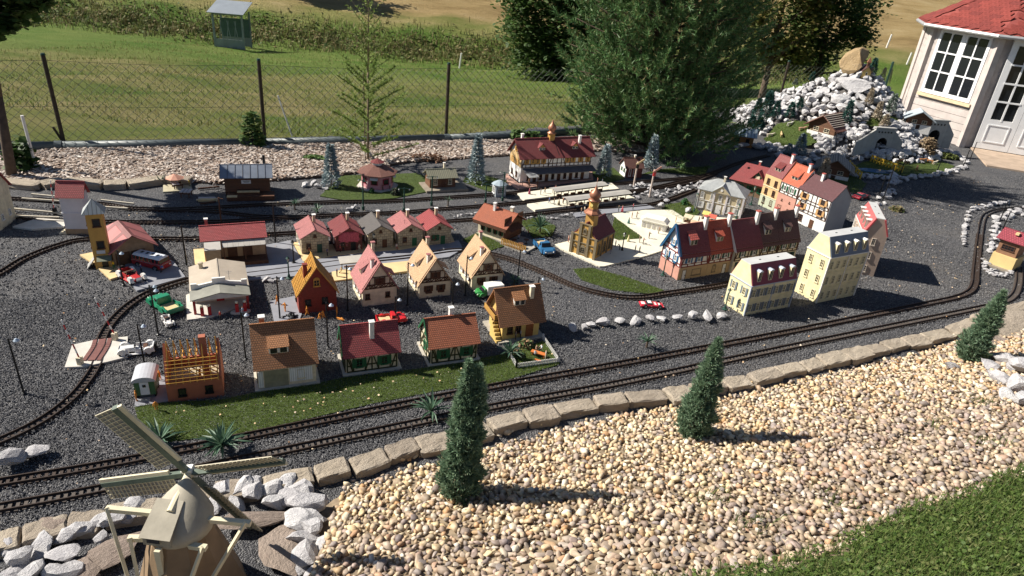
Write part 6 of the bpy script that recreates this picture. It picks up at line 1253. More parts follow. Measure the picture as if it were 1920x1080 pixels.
for a in [('tall black pole beside the goods yard', (517, 456), (510, 382), 'pole'), ('black leaning pole left of the goods shed', (350, 497), (335, 422), 'pole'), ('thin brown pole between the tracks left of the workshop', (415, 418), (410, 370), 'pole', BROWNW), ('left dark pole on the stone causeway', (1647, 371), (1665, 325), 'pole'), ('right dark pole on the stone causeway', (1654, 379), (1679, 310), 'pole'), ('dark pole at the pond edge of the goat meadow', (1687, 329), (1701, 292), 'pole'), ('dark pole in the right part of the goat meadow', (1756, 324), (1769, 293), 'pole'), ('left dark pole by the summerhouse doorstep', (1804, 317), (1818, 282), 'pole'), ('right dark pole by the summerhouse doorstep', (1816, 306), (1831, 266), 'pole'), ('left dark pole among the white stones behind the signal box', (1871, 422), (1893, 378), 'pole'), ('right dark pole among the white stones behind the signal box', (1880, 430), (1897, 398), 'pole')]: lamp(*a)
def semaphore(label, bp, tp, red):
    b = G(*bp); H_ = min(((abs(v[0] - tp[0]) + abs(v[1] - tp[1]), z) for z in np.arange(.05, .9, .005) for v in [proj(b.x, b.y, z)]))[1]; t = thing('semaphore_signal', label, 'signal', b, 20, 'semaphore signals'); WP = mat('weathered_white', (.55, .45, .38), .7, .25, 30)
    MB().lathe([(.012, 0), (.009, H_), (0, H_)], 8).build('mast', WP, t); MB().bar((-.02, -.012, H_ - .03), (.075, -.012, H_ + .03), .006, .02).build('arm', TANB if not red else PINKW, t); MB().cbox((0, -.012, H_ - .05), (.03, .012, .045)).build('lamp_box', BLKM if not red else REDP, t)
semaphore('white semaphore signal nearer the crossing hut', (1188, 350), (1199, 303), False); semaphore('white semaphore signal with red box nearer the platforms', (1218, 369), (1230, 318), True)
# level crossing barriers
RW = grid_mat('red_white_bands', (.65, .62, .6), .5, .022, .0, kind='brick', var=.0)
def barrier(label, bp, tp, lean):
    b = G(*bp); t = thing('crossing_barrier', label, 'barrier', b, 0, 'level crossing barriers'); MB().box((-.012, -.014, 0), (.012, .014, .06)).build('housing', BLKM if lean > -.1 else CRM, t)
    d = Vector((lean, .02, 1)).normalized(); L_ = .25
    for i in range(8): MB().tube(Vector((0, 0, .055)) + d * L_ * i / 8, Vector((0, 0, .055)) + d * L_ * (i + 1) / 8, .0042, .004, 6).build('pole_band', WHITE if i % 2 else REDP, t)
barrier('raised red and white barrier at the near side of the level crossing', (152, 686), (0, 0), -.22); barrier('leaning barrier with cream housing at the far side of the level crossing', (217, 640), (0, 0), -.32); barrier('red banded barrier beside the white signal tower', (104, 402), (0, 0), .08)
t = thing('crossing_deck', 'brown board deck between the rails of the level crossing', 'deck', G(182, 665)); 
c0 = smooth_path([G(172, 680), G(188, 655.5), G(193, 640)], .02)
for i in range(len(c0) - 1):
    a = Vector(c0[i]) - t.location; b = Vector(c0[i + 1]) - t.location; d = (b - a).normalized(); nn = Vector((-d.y, d.x, 0))
    for (s0, s1) in ((-.05, -.028), (-.019, .019), (.028, .05)): MB().slab([a + nn * s0 + Vector((0, 0, .0185)), a + nn * s1 + Vector((0, 0, .0185)), b + nn * s1 + Vector((0, 0, .0185)), b + nn * s0 + Vector((0, 0, .0185))], .006).build('board', mat('deck_brown', (.17, .07, .06), .7, .2, 40), t)
MB  # white rods laid along the sidings at left
for lb, a, b in [('long cream rod beside the siding at the left', (12, 394), (118, 404)), ('grey rod lying below the cream rod at the siding', (6, 408), (112, 412)), ('upper pale rod beside the rear siding', (60, 368), (140, 376)), ('pale rod crossing between the rear sidings', (42, 376), (140, 383)), ('thin pale rod right of the hose tower', (190, 379), (252, 386)), ('grey rod right of the hose tower below the thin one', (196, 392), (240, 395))]:
    p = G(*a); q = G(*b); t = tag(MB().bar(Vector((0, 0, .02)), q - p + Vector((0, 0, .02)), .014, .014).build('wooden_rod', mat('pale_rod', (.5, .45, .36), .7, .15, 20)), lb, 'rod'); t.location = p

# ---------------------------------------------------------------- vehicles (x forward, z up, origin under the middle)
TYRE = mat('tyre', (.015, .015, .016), .8, .2, 60); CHROME = mat('chrome', (.55, .55, .56), .2, .05, 10, metal=.9)
def paint(name, c): 
    m = mat(name, c, .3, .08, 12, spec=.5); return m
def taper(p, W, W2, z0, z1, m_, mb):
    """closed body: profile (x, z) with the width narrowing from W at z0 to W2 at z1"""
    n = len(p); wd = lambda z: (W + (W2 - W) * min(1, max(0, (z - z0) / (z1 - z0)))) / 2
    mb.add([(x, -wd(z), z) for x, z in p] + [(x, wd(z), z) for x, z in p], [tuple(range(n - 1, -1, -1)), tuple(range(n, 2 * n))] + [(i, (i + 1) % n, n + (i + 1) % n, n + i) for i in range(n)], m_); return mb
def vehicle(name, label, rear, front, col, style, cat='car', W=None, Lk=1.0, z=0.0):
    a = G(*rear); b = G(*front); d = b - a; L = d.length * Lk; W = W or L * .42; t = thing(name, label, cat, (a + b) / 2 + Vector((0, 0, z)), math.degrees(math.atan2(d.y, d.x))); h = L / 2; pm = paint('paint_%s_%.2f_%.2f' % (style, col[0], col[2]), col); wr = L * .085; S = L
    def wheel(x, y, r, spoke=CHROME):
        w = MB().tube((x, y - .006 * S / .18, r), (x, y + .006 * S / .18, r), r, r, 14).build('wheel', TYRE, t); MB().tube((x, y + (.0068 if y > 0 else -.0068) * S / .18, r), (x, y - (.0 if y > 0 else -.0), r), r * .55, r * .55, 10).build('rim', spoke, w)
    def lights(x, z_, y, r):
        for s_ in (-1, 1): MB().tube((x - .002, s_ * y, z_), (x + .003, s_ * y, z_), r, r * .8, 8).build('headlight', mat('lamp_lens', (.75, .74, .68), .15, .05, 10), t)
    if style == 'sedan':
        bd = MB(); taper([(-h, wr * .7), (h, wr * .7), (h, S * .11), (h * .92, S * .15), (h * .25, S * .175), (-h * .7, S * .175), (-h, S * .14)], W, W * .92, wr, S * .18, 0, bd); bevel(bd.build('body', pm, t), S * .02, 3)
        cb = taper([(h * .28, S * .17), (-h * .62, S * .17), (-h * .42, S * .255), (h * .02, S * .255)], W * .86, W * .66, S * .17, S * .255, 0, MB()).build('windows', GLASS, t); bevel(taper([(h * .04, S * .253), (-h * .44, S * .253), (-h * .40, S * .268), (h * .0, S * .268)], W * .68, W * .6, S * .25, S * .27, 0, MB()).build('car_roof', pm, t), .002, 2)
        for x in (h * .62, -h * .6):
            for y in (-W * .46, W * .46): wheel(x, y, wr)
        lights(h, S * .12, W * .36, S * .022); MB().box((h - .002, -W * .45, wr), (h + S * .015, W * .45, wr + S * .025)).build('bumper', CHROME, t)
    elif style == 'sports':
        bd = MB(); taper([(-h, wr * .6), (h, wr * .6), (h, S * .08), (h * .5, S * .125), (h * .1, S * .14), (-h * .6, S * .14), (-h, S * .11)], W, W * .9, wr, S * .15, 0, bd); bevel(bd.build('body', pm, t), S * .025, 3)
        taper([(h * .12, S * .135), (-h * .5, S * .135), (-h * .36, S * .195), (-h * .1, S * .195)], W * .78, W * .56, S * .135, S * .2, 0, MB()).build('windows', GLASS, t); MB().box((-h * .38, -W * .27, S * .194), (-h * .08, W * .27, S * .205)).build('car_roof', WHITE, t); MB().slab([(h * .2, -W * .3, S * .138), (h * .2, W * .3, S * .138), (h * .7, W * .22, S * .114), (h * .7, -W * .22, S * .114)], .003).build('white_bonnet_patch', WHITE, t); MB().box((-h * .9, -W * .25, S * .13), (-h * .6, W * .25, S * .146)).build('white_boot_patch', WHITE, t)
        for x in (h * .62, -h * .6):
            for y in (-W * .46, W * .46): wheel(x, y, wr)
        lights(h * .97, S * .085, W * .34, S * .02)
    elif style == 'pickup':
        bd = MB(); taper([(-h * .05, wr * .9), (h, wr * .9), (h, S * .13), (h * .9, S * .185), (h * .45, S * .195), (-h * .05, S * .195)], W, W * .8, wr, S * .2, 0, bd); bevel(bd.build('bonnet', pm, t), S * .02, 3)
        bevel(taper([(h * .42, S * .18), (-h * .06, S * .18), (-h * .04, S * .32), (h * .22, S * .32)], W * .88, W * .74, S * .18, S * .32, 0, MB()).build('cab', pm, t), S * .012, 2)
        taper([(h * .405, S * .21), (h * .25, S * .305), (h * .26, S * .305), (h * .425, S * .21)], W * .78, W * .66, S * .2, S * .32, 0, MB()).build('windscreen', GLASS, t)
        for s_ in (-1, 1): MB().box((h * .02, s_ * W * .40 - .002, S * .225), (h * .2, s_ * W * .40 + .003, S * .29)).build('side_window', GLASS, t)
        bb = MB(); bb.box((-h, -W * .47, wr), (-h * .08, W * .47, wr + S * .04)); bb.box((-h, -W * .5, wr + S * .04), (-h * .08, -W * .45, S * .2)); bb.box((-h, W * .45, wr + S * .04), (-h * .08, W * .5, S * .2)); bb.box((-h, -W * .45, wr + S * .04), (-h * .96, W * .45, S * .2)); bb.build('truck_bed', pm, t)
        MB().box((-h * .95, -W * .44, wr + S * .04), (-h * .1, W * .44, wr + S * .05)).build('bed_floor', TANB, t)
        for x in (h * .6, -h * .58):
            for y in (-W * .47, W * .47): wheel(x, y, wr * 1.1); MB().xz([(x + wr * 1.5 * math.cos(a), wr + wr * 1.5 * math.sin(a)) for a in [math.pi * i / 6 for i in range(7)]], y - W * .1, y + W * .1).build('mudguard', pm, t)
        lights(h, S * .14, W * .32, S * .025); MB().box((h, -W * .2, wr + S * .01), (h + S * .01, W * .2, S * .15)).build('grille', CHROME, t)
    elif style == 'vintage':
        bevel(taper([(h * .1, wr * 1.1), (h * .85, wr * 1.1), (h * .88, S * .21), (h * .1, S * .225)], W * .56, W * .42, wr, S * .23, 0, MB()).build('bonnet', pm, t), .003, 2)
        bd = MB(); bd.box((-h * .85, -W * .4, wr), (h * .1, W * .4, wr + S * .05)); bd.box((-h * .85, -W * .4, wr + S * .05), (h * .1, -W * .35, S * .22)); bd.box((-h * .85, W * .35, wr + S * .05), (h * .1, W * .4, S * .22)); bd.box((-h * .85, -W * .35, wr + S * .05), (-h * .78, W * .35, S * .24)); bd.build('body', pm, t)
        MB().box((-h * .5, -W * .34, wr + S * .06), (-h * .3, W * .34, S * .2)).build('seat', BROWNW, t); MB().box((h * .08, -W * .34, S * .2), (h * .11, W * .34, S * .32)).build('windscreen', WHITE if style == 'x' else GLASS, t); MB().box((h * .88, -W * .2, wr * 1.1), (h * .92, W * .2, S * .22)).build('radiator', CHROME, t)
        for x in (h * .68, -h * .62):
            for y in (-W * .47, W * .47): wheel(x, y, wr * 1.35, WHITE); MB().xz([(x + wr * 1.7 * math.cos(a), wr * 1.35 + wr * 1.7 * math.sin(a)) for a in [math.pi * i / 6 for i in range(7)]], y - W * .09, y + W * .09).build('mudguard', WHITE, t)
        for y in (-W * .47, W * .47): MB().box((-h * .45, y - W * .08, wr * .8), (h * .5, y + W * .08, wr * .95)).build('running_board', pm, t)
        lights(h * .85, S * .2, W * .3, S * .03); MB().tube((-h * .9, 0, S * .2), (-h * .98, 0, S * .2), wr * 1.2, wr * 1.2, 12).build('spare_wheel', TYRE, t)
    elif style == 'bus':
        bevel(taper([(-h, wr * .7), (h, wr * .7), (h, S * .2), (h * .97, S * .24), (-h * .97, S * .24), (-h, S * .2)], W, W * .98, wr, S * .24, 0, MB()).build('body', pm, t), S * .02, 3)
        taper([(-h * .94, S * .235), (h * .93, S * .235), (h * .86, S * .35), (-h * .9, S * .35)], W * .92, W * .84, S * .235, S * .35, 0, MB()).build('windows', GLASS, t)
        for i in range(8): x = -h * .92 + h * 1.8 * i / 7; pl = MB(); [pl.bar((x, s_ * W * .465, S * .23), (x * .985, s_ * W * .43, S * .35), S * .02, .004) for s_ in (-1, 1)]; pl.build('pillar', pm, t)
        bevel(taper([(-h * .95, S * .345), (h * .92, S * .345), (h * .84, S * .40), (-h * .88, S * .40)], W * .92, W * .6, S * .345, S * .4, 0, MB()).build('bus_roof', mat('bus_white', (.62, .64, .68), .4, .1, 20), t), S * .015, 2)
        for i in range(4): MB().box((-h * .6 + i * h * .35, -W * .12, S * .4), (-h * .45 + i * h * .35, W * .12, S * .405)).build('roof_vent', BLKM, t)
        MB().box((-h * 1.005, -W * .505, S * .2), (h * 1.005, W * .505, S * .215)).build('trim_band', CHROME, t)
        for x in (h * .62, -h * .55):
            for y in (-W * .47, W * .47): wheel(x, y, wr)
        lights(h, S * .14, W * .33, S * .03)
    elif style == 'van':
        bevel(taper([(h * .3, wr), (h, wr), (h, S * .16), (h * .85, S * .2), (h * .6, S * .21), (h * .45, S * .32), (h * .3, S * .32)], W * .9, W * .7, wr, S * .33, 0, MB()).build('cab', pm, t), S * .02, 3); bevel(MB().box((-h, -W * .5, wr), (h * .28, W * .5, S * .42)).build('cargo_box', mat('box_white', (.7, .7, .66), .5, .1, 15), t), .004, 2); taper([(h * .62, S * .215), (h * .48, S * .31), (h * .5, S * .31), (h * .645, S * .215)], W * .75, W * .62, S * .2, S * .32, 0, MB()).build('windscreen', GLASS, t)
        for x in (h * .65, -h * .5):
            for y in (-W * .45, W * .45): wheel(x, y, wr * 1.1); MB().xz([(x + wr * 1.5 * math.cos(a), wr + wr * 1.5 * math.sin(a)) for a in [math.pi * i / 6 for i in range(7)]], y - W * .1, y + W * .1).build('mudguard', pm, t)
        lights(h, S * .15, W * .34, S * .025)
    return t
bp_ = vehicle('pickup_truck', 'blue vintage pickup with load parked left of the church', (1006, 455), (1033, 484), (.03, .12, .25), 'pickup', 'pickup', None, .8)
c_ = tag(MB().box((-.02, -.018, 0), (.02, .018, .035)).build('wooden_box', TANB), 'small tan box lying in the bed of the blue pickup', 'box'); c_.location = Vector(bp_.location) + Matrix.Rotation(bp_.rotation_euler.z, 3, 'Z') @ Vector((-.045, 0, .03)); c_.rotation_euler.z = bp_.rotation_euler.z
c_ = tag(MB().slab([(-.05, -.004, .03), (.0, -.004, .085), (.0, .02, .085), (-.05, .02, .03)], .004).build('white_plank', WHITE), 'white board leaning out of the blue pickup bed', 'board'); c_.location = Vector(bp_.location) + Matrix.Rotation(bp_.rotation_euler.z, 3, 'Z') @ Vector((-.02, .012, .005)); c_.rotation_euler.z = bp_.rotation_euler.z
vehicle('delivery_van', 'green delivery van with white box behind the balcony house', (940, 549), (892, 556), (.03, .22, .05), 'van', 'van')
vehicle('pickup_truck', 'bright red pickup behind the red roofed half-timbered house', (706, 606), (762, 600), (.48, .015, .02), 'pickup', 'pickup')
vehicle('sports_car', 'red sports car with white patches near the pale rock row', (1199, 573), (1243, 575), (.55, .02, .04), 'sports')
vehicle('vintage_car', 'small red vintage fire car with white mudguards on the apron', (231, 514), (264, 534), (.42, .03, .03), 'vintage')
vehicle('bus', 'red and white old-fashioned bus before the fire station', (258, 493), (313, 506), (.30, .02, .025), 'bus', 'bus')
gp = vehicle('pickup_truck', 'green pickup with open bed beside the filling station', (330, 592), (290, 564), (.02, .20, .10), 'pickup', 'pickup')
vehicle('small_car', 'small white open car behind the green pickup', (309, 597), (322, 616), (.65, .62, .6), 'vintage', 'car', .045)
vehicle('vintage_car', 'white vintage roadster at the level crossing', (296, 657), (222, 664), (.62, .62, .62), 'vintage')
vehicle('small_car', 'dark red car parked behind the tan mansard block', (1603, 374), (1624, 369), (.28, .02, .03), 'sedan')
# site trailer
t = thing('site_trailer', 'green builders trailer with curved grey roof and white door', 'trailer', G(278, 738), 20); MB().box((-.05, -.055, .03), (.05, .075, .125)).build('body', mat('trailer_green', (.05, .13, .06), .5, .2, 30), t)
MB().xz([(.06 * math.cos(a), .12 + .03 * math.sin(a)) for a in [math.pi * i / 10 for i in range(11)]], -.065, .085).build('trailer_roof', mat('trailer_grey', (.42, .43, .46), .5, .12, 20), t); d = MB().box((-.022, -.06, .035), (.022, -.055, .115)).build('door', mat('door_white', (.6, .62, .65), .5, .1, 20), t); MB().box((-.008, -.063, .085), (.008, -.06, .1)).build('pane', GLASS, d); MB().box((-.022, -.085, 0), (.022, -.06, .018)).build('step', GREYM, t)
for x in (-.045, .045):
    for y in (-.03, .05): MB().tube((x - .004, y, .018), (x + .004, y, .018), .018, .018, 12).build('wheel', TYRE, t)

# ---------------------------------------------------------------- figurines
def fig_mesh(joints, edges, regions):
    """one continuous skinned body; regions: edge index -> material slot"""
    me = bpy.data.meshes.new('body'); me.from_pydata([j[:3] for j in joints], edges, []); ob = bpy.data.objects.new('tmp', me); COL.objects.link(ob)
    m = ob.modifiers.new('skin', 'SKIN'); m.use_smooth_shade = True; ob.modifiers.new('sub', 'SUBSURF').levels = 1
    if not me.skin_vertices: bpy.context.view_layer.objects.active = ob
    sv = me.skin_vertices[0].data
    for i, j in enumerate(joints): sv[i].radius = (j[3], j[3] * (.75 if i in (0, 1, 2) else 1)); sv[i].use_root = (i == 0)
    dg = bpy.context.evaluated_depsgraph_get(); nm = bpy.data.meshes.new_from_object(ob.evaluated_get(dg)); bpy.data.objects.remove(ob)
    J = [Vector(j[:3]) for j in joints]
    nm.materials.clear()
    for k in range(5): nm.materials.append(WHITE)
    for p in nm.polygons:
        c = p.center; best = (9, 0)
        for ei, (a, b) in enumerate(edges):
            ab = J[b] - J[a]; tt = max(0, min(1, (c - J[a]).dot(ab) / ab.length_squared)); dd = (c - J[a] - ab * tt).length
            if dd < best[0]: best = (dd, regions[ei])
        s_ = best[1]
        if s_ == 0 and c.z > joints[4][2] + .0022: s_ = 1
        p.material_index = s_; p.use_smooth = True
    return nm
ED = [(0, 1), (1, 2), (2, 3), (3, 4), (2, 5), (5, 6), (6, 7), (2, 8), (8, 9), (9, 10), (0, 11), (11, 12), (12, 13), (13, 14), (0, 15), (15, 16), (16, 17), (17, 18)]
RG = [2, 2, 0, 0, 2, 2, 0, 2, 2, 0, 3, 3, 3, 4, 3, 3, 3, 4]
def pose(la=(-.010, -.008), ra=(.010, .008), ll=(0, 0), rl=(0, 0), lean=0.0, drop=0.0):
    """la/ra: forward reach of elbow and hand; ll/rl: forward reach of knee and foot (in m of a 75 mm figure)"""
    H_ = .038 - drop; b = lean; return [(0, 0, H_, .0062), (b * .4, 0, H_ + .010, .0062), (b, 0, H_ + .0195 - abs(b) * .3, .0066), (b * 1.2, 0, H_ + .0245 - abs(b) * .4, .0027), (b * 1.45, 0, H_ + .0315 - abs(b) * .5, .0046),
        (b + la[0] * .2, .0085, H_ + .0185 - abs(b) * .3, .0030), (b + la[0], .0115, H_ + .0085 - abs(b) * .4 + max(0, la[0]) * .5, .0024), (b + la[0] + la[1], .0105, H_ - .0015 - abs(b) * .4 + max(0, la[1]) * .9, .0019),
        (b + ra[0] * .2, -.0085, H_ + .0185 - abs(b) * .3, .0030), (b + ra[0], -.0115, H_ + .0085 - abs(b) * .4 + max(0, ra[0]) * .5, .0024), (b + ra[0] + ra[1], -.0105, H_ - .0015 - abs(b) * .4 + max(0, ra[1]) * .9, .0019),
        (ll[0] * .2, .0045, H_ - .004, .0044), (ll[0], .0048, max(.004, H_ * .5 + (drop * .3 if ll[0] > .012 else 0)), .0035), (ll[0] + ll[1], .005, .004, .0026), (ll[0] + ll[1] + .0065, .0052, .002, .0021),
        (rl[0] * .2, -.0045, H_ - .004, .0044), (rl[0], -.0048, max(.004, H_ * .5 + (drop * .3 if rl[0] > .012 else 0)), .0035), (rl[0] + rl[1], -.005, .004, .0026), (rl[0] + rl[1] + .0065, -.0052, .002, .0021)]
POSES = {k: fig_mesh(v, ED, RG) for k, v in dict(stand=pose((.001, .002), (.001, .003)), walk=pose((.006, .005), (-.006, -.002), (.007, .002), (-.003, -.009)), reach=pose((.006, .010), (.010, .012), (.003, 0), (-.003, -.002)), bend=pose((.004, .004), (.005, .006), (.003, -.001), (-.002, -.003), .012), sit=pose((.006, .007), (.006, .008), (.015, .0), (.015, .001), .002, .016), kneel=pose((.007, .008), (.006, .010), (.010, -.012), (.002, -.014), .006, .014)).items()}
for k, v in POSES.items(): v.name = 'figurine_' + k
skirt_m = MB().lathe([(.0145, .004), (.0125, .02), (.0075, .04), (.006, .044)], 12).mesh(WHITE, True); skirt_m.name = 'skirt'; hat_m = MB().lathe([(.0075, .0), (.0072, .001), (.0046, .0012), (.0042, .005), (0, .0055)], 10).mesh(WHITE, True); hat_m.name = 'hat'
CM = {}
def cmat(c):
    if c not in CM: CM[c] = mat('cloth_%d' % len(CM), c, .7, .15, 200)
    return CM[c]
SKIN = (.50, .30, .20); ORG = (.62, .24, .04); DK = (.03, .03, .035)
def fig(label, px, py, ps='stand', rz=0, top=DK, leg=DK, hair=(.06, .035, .02), skirt=False, hat=None, z=None, lie=False, group=None, s=1.0):
    p = T(px, py); p.z = (z if z is not None else p.z + .011); o = obj('figurine', POSES[ps]); tag(o, label, 'figurine', group); o.location = p; o.rotation_euler = (R(88) if lie else 0, 0, R(rz)); o.scale = (s, s, s)
    if lie: o.location.z += .007
    for i, c in enumerate((SKIN, hair, top, leg, (.02, .018, .016))):
        o.material_slots[i].link = 'OBJECT'; o.material_slots[i].material = cmat(c)
    if top == ORG:
        for i in range(5): o.material_slots[i].material = cmat(ORG)
    if skirt: k = obj('skirt', skirt_m, o); k.material_slots[0].link = 'OBJECT'; k.material_slots[0].material = cmat(leg)
    if hat: k = obj('hat', hat_m, o); k.location = POSES[ps].vertices[0].co * 0 + Vector((.0005, 0, .0725)); k.material_slots[0].link = 'OBJECT'; k.material_slots[0].material = cmat(hat)
    return o
W_ = 'unpainted orange workmen'
for a in [('orange workman figurine standing left of the green trailer', 257, 755, 'stand', 30), ('orange workman figurine standing behind the green trailer', 301, 716, 'reach', 200), ('orange workman figurine stooping on the turf before the trailer', 294, 771, 'bend', -60), ('orange workman figurine walking beside the filling station', 520, 572, 'walk', 210), ('orange workman figurine standing left of the coal heap', 535, 586, 'reach', 250), ('orange workman figurine under the left window of the brick house', 576, 593, 'walk', 20), ('left kneeling orange workman before the brick house', 599, 601, 'kneel', -40), ('right kneeling orange workman before the brick house', 607, 598, 'kneel', 150), ('orange workman figurine standing at the right corner of the brick house', 632, 594, 'stand', 180)]: fig(a[0], a[1], a[2], a[3], a[4], ORG, ORG, ORG, group=W_)
fig('orange workman figurine lying on the ground before the brick house', 630, 600, 'stand', 70, ORG, ORG, ORG, lie=True, group=W_)
fig('orange workman figurine inside the roofless brick shell', 334, 735, 'reach', 0, ORG, ORG, ORG, z=.081, group=W_).location = (-1.68, 3.09, .081)
fig('fireman figurine in yellow jacket on the station yard', 215, 507, 'reach', 200, (.65, .42, .02), (.03, .12, .05)); fig('dark clad figurine under the tower porch', 197, 502, 'stand', 0, DK, DK); fig('figurine in blue overalls left of the bus', 266, 513, 'stand', 60, (.05, .08, .2), DK); fig('figurine in blue jacket right of the bus', 303, 514, 'bend', 30, (.08, .12, .35), DK); fig('figurine sitting on the yard edge before the hose tower', 226, 512, 'sit', -30, (.1, .1, .12), (.3, .3, .3))
C_ = 'villagers before the stone cottages'
for a in [('figurine in dark blue at the door of the leftmost cottage', 614, 482, 'stand', 0, (.04, .05, .16), DK), ('figurine in brown beside the window of the leftmost cottage', 580, 480, 'stand', 40, (.25, .08, .05), DK), ('left of three figurines before the dark red cottage, in crimson', 638, 475, 'stand', 0, (.4, .05, .06), (.1, .02, .03)), ('middle figurine in black before the dark red cottage', 644, 474, 'stand', 90, DK, DK), ('right of three figurines before the dark red cottage, in pink', 651, 472, 'stand', 0, (.5, .1, .15), (.3, .05, .06)), ('figurine in pale clothes right of the dark red cottage', 674, 474, 'walk', 0, (.5, .45, .35), (.4, .36, .28)), ('figurine sitting before the grey roofed cottage', 743, 469, 'sit', -40, (.6, .5, .42), (.35, .12, .08)), ('figurine in pale blue at the fourth cottage', 767, 462, 'bend', 30, (.45, .5, .6), (.3, .3, .35)), ('second pale blue figurine at the green door of the fourth cottage', 781, 459, 'stand', 0, (.35, .42, .55), DK), ('figurine in white apron before the crimson roofed cottage', 829, 457, 'stand', 0, (.6, .5, .45), (.5, .1, .1), True), ('figurine in dark suit waiting on the tan tram stop', 632, 521, 'stand', 0, (.03, .04, .08), (.03, .04, .07)), ('figurine in cream sitting on the tan tram stop', 641, 514, 'sit', 200, (.55, .42, .2), (.5, .4, .2))]: fig(*a[:7], skirt=len(a) > 7, group=C_)
P_ = 'travellers on the platforms'
cols = [((.45, .1, .15), (.3, .06, .1)), ((.1, .12, .2), DK), ((.35, .2, .1), DK), ((.3, .05, .05), (.06, .05, .05)), ((.4, .08, .1), DK), ((.12, .2, .45), (.1, .12, .2)), ((.2, .12, .08), DK), ((.42, .34, .22), (.3, .25, .15)), ((.25, .1, .06), (.1, .07, .05)), ((.5, .42, .38), DK), ((.1, .08, .08), (.2, .18, .16)), ((.5, .42, .12), (.45, .38, .1)), ((.15, .1, .08), DK), ((.3, .12, .1), (.2, .06, .06)), ((.1, .1, .12), DK), ((.12, .09, .07), DK)]
for i, (lb, x, y, ps, rz, sk) in enumerate([('figurine in rose coat alone at the left end of the rear platform', 992, 368, 'stand', 0, True), ('figurine in dark coat on the rear platform', 1013, 369, 'stand', 0, False), ('figurine in tan jacket walking on the rear platform', 1021, 366, 'walk', 180, False), ('figurine in maroon near the rear platform shelter', 1036, 366, 'stand', 0, False), ('figurine in red at the edge of the rear platform shelter', 1041, 363, 'stand', 90, True), ('figurine in blue coat at the left of the front platform', 1029, 385, 'walk', 0, False), ('figurine in brown beside luggage on the front platform', 1038, 388, 'stand', 0, False), ('figurine in sand coloured dress on the front platform', 1047, 388, 'stand', 0, True), ('figurine in russet under the front shelter edge', 1055, 386, 'stand', 40, False), ('figurine in white blouse under the front shelter', 1061, 385, 'stand', 0, False), ('figurine in black and grey under the front shelter', 1066, 384, 'walk', 20, False), ('figurine in yellow dress under the front shelter', 1078, 382, 'stand', 0, True), ('figurine in dark brown beyond the yellow dress', 1089, 383, 'stand', 0, False), ('figurine in red skirt under the right of the front shelter', 1112, 378, 'stand', 0, True), ('left dark figurine at the right end of the front platform', 1145, 374, 'sit', 0, False), ('right dark figurine at the right end of the front platform', 1152, 373, 'stand', 0, False)]):
    fig(lb, x, y, ps, rz, cols[i][0], cols[i][1], skirt=sk, hat=(.05, .04, .04) if i % 3 == 1 else None, z=.022, group=P_)
fig('figurine in white at the far end of the rear platform', 1128, 347, 'stand', 0, (.6, .65, .75), (.2, .3, .5)); fig('figurine in dark cap before the station porch', 979, 350, 'stand', 0, DK, DK); fig('figurine in brown before the station doors', 990, 349, 'stand', 0, (.2, .1, .06), DK)
Q_ = 'people on the town square'
for a in [('pair partner in brown striding on the grey promenade', 1089, 403, 'walk', 40, (.2, .13, .08), DK), ('pair partner in beige on the grey promenade', 1095, 401, 'walk', 40, (.45, .4, .32), DK), ('figurine in green coat behind the church spire', 1113, 394, 'stand', 0, (.05, .2, .12), (.05, .15, .1)), ('figurine in dark suit beside the rose crinoline', 1159, 399, 'stand', 0, (.06, .08, .06), DK), ('figurine in rose crinoline on the promenade', 1166, 399, 'stand', 0, (.5, .1, .13), (.5, .1, .13), True), ('figurine in crimson jacket at the right of the promenade', 1186, 395, 'stand', 0, (.4, .06, .1), DK), ('left of two brown figurines by the white monument', 1184, 411, 'stand', 0, (.28, .18, .12), (.3, .2, .14)), ('right of two brown figurines by the white monument', 1193, 410, 'reach', 0, (.3, .2, .13), (.25, .18, .12)), ('figurine in long green dress on the square', 1178, 421, 'stand', 0, (.06, .14, .12), (.1, .2, .18), True), ('lone brown figurine in the middle of the square', 1216, 449, 'reach', 30, (.18, .13, .09), (.16, .12, .1)), ('figurine with raised arm behind the lone brown one', 1234, 440, 'reach', 0, (.4, .3, .2), (.35, .28, .2)), ('left of two figurines by the church lawn tip', 1198, 457, 'stand', 0, (.25, .2, .15), (.3, .25, .2)), ('right of two figurines by the church lawn tip', 1205, 460, 'reach', 20, (.4, .22, .18), (.15, .12, .1)), ('grey clad figurine at the edge of the square', 1190, 474, 'stand', 0, (.3, .28, .26), (.12, .12, .16)), ('black clad figurine at the edge of the square', 1198, 476, 'stand', 0, DK, DK), ('figurine in cream dress on the church lawn', 1177, 455, 'stand', 0, (.6, .55, .3), (.6, .55, .3), True), ('stooping black figurine beside the square lantern', 1161, 471, 'bend', 200, DK, DK), ('dark figurine behind the church wall', 1153, 465, 'stand', 0, DK, DK), ('second dark figurine behind the church wall', 1147, 462, 'stand', 0, (.05, .07, .06), DK), ('child figurine in blue on the church steps', 1144, 478, 'stand', 0, (.05, .08, .25), (.05, .08, .25)), ('left figurine in pink and white left of the church', 1065, 456, 'stand', 0, (.55, .35, .28), (.3, .1, .08)), ('right figurine in cream left of the church', 1069, 454, 'stand', 0, (.6, .55, .45), (.5, .4, .3)), ('figurine in peach near the flower stalls', 1266, 419, 'stand', 0, (.6, .4, .25), (.55, .35, .2)), ('figurine in brown by the flower stalls', 1309, 419, 'stand', 0, (.2, .12, .1), DK)]:
    fig(*a[:7], skirt=len(a) > 7, group=Q_, s=.7 if 'child' in a[0] else 1.0)
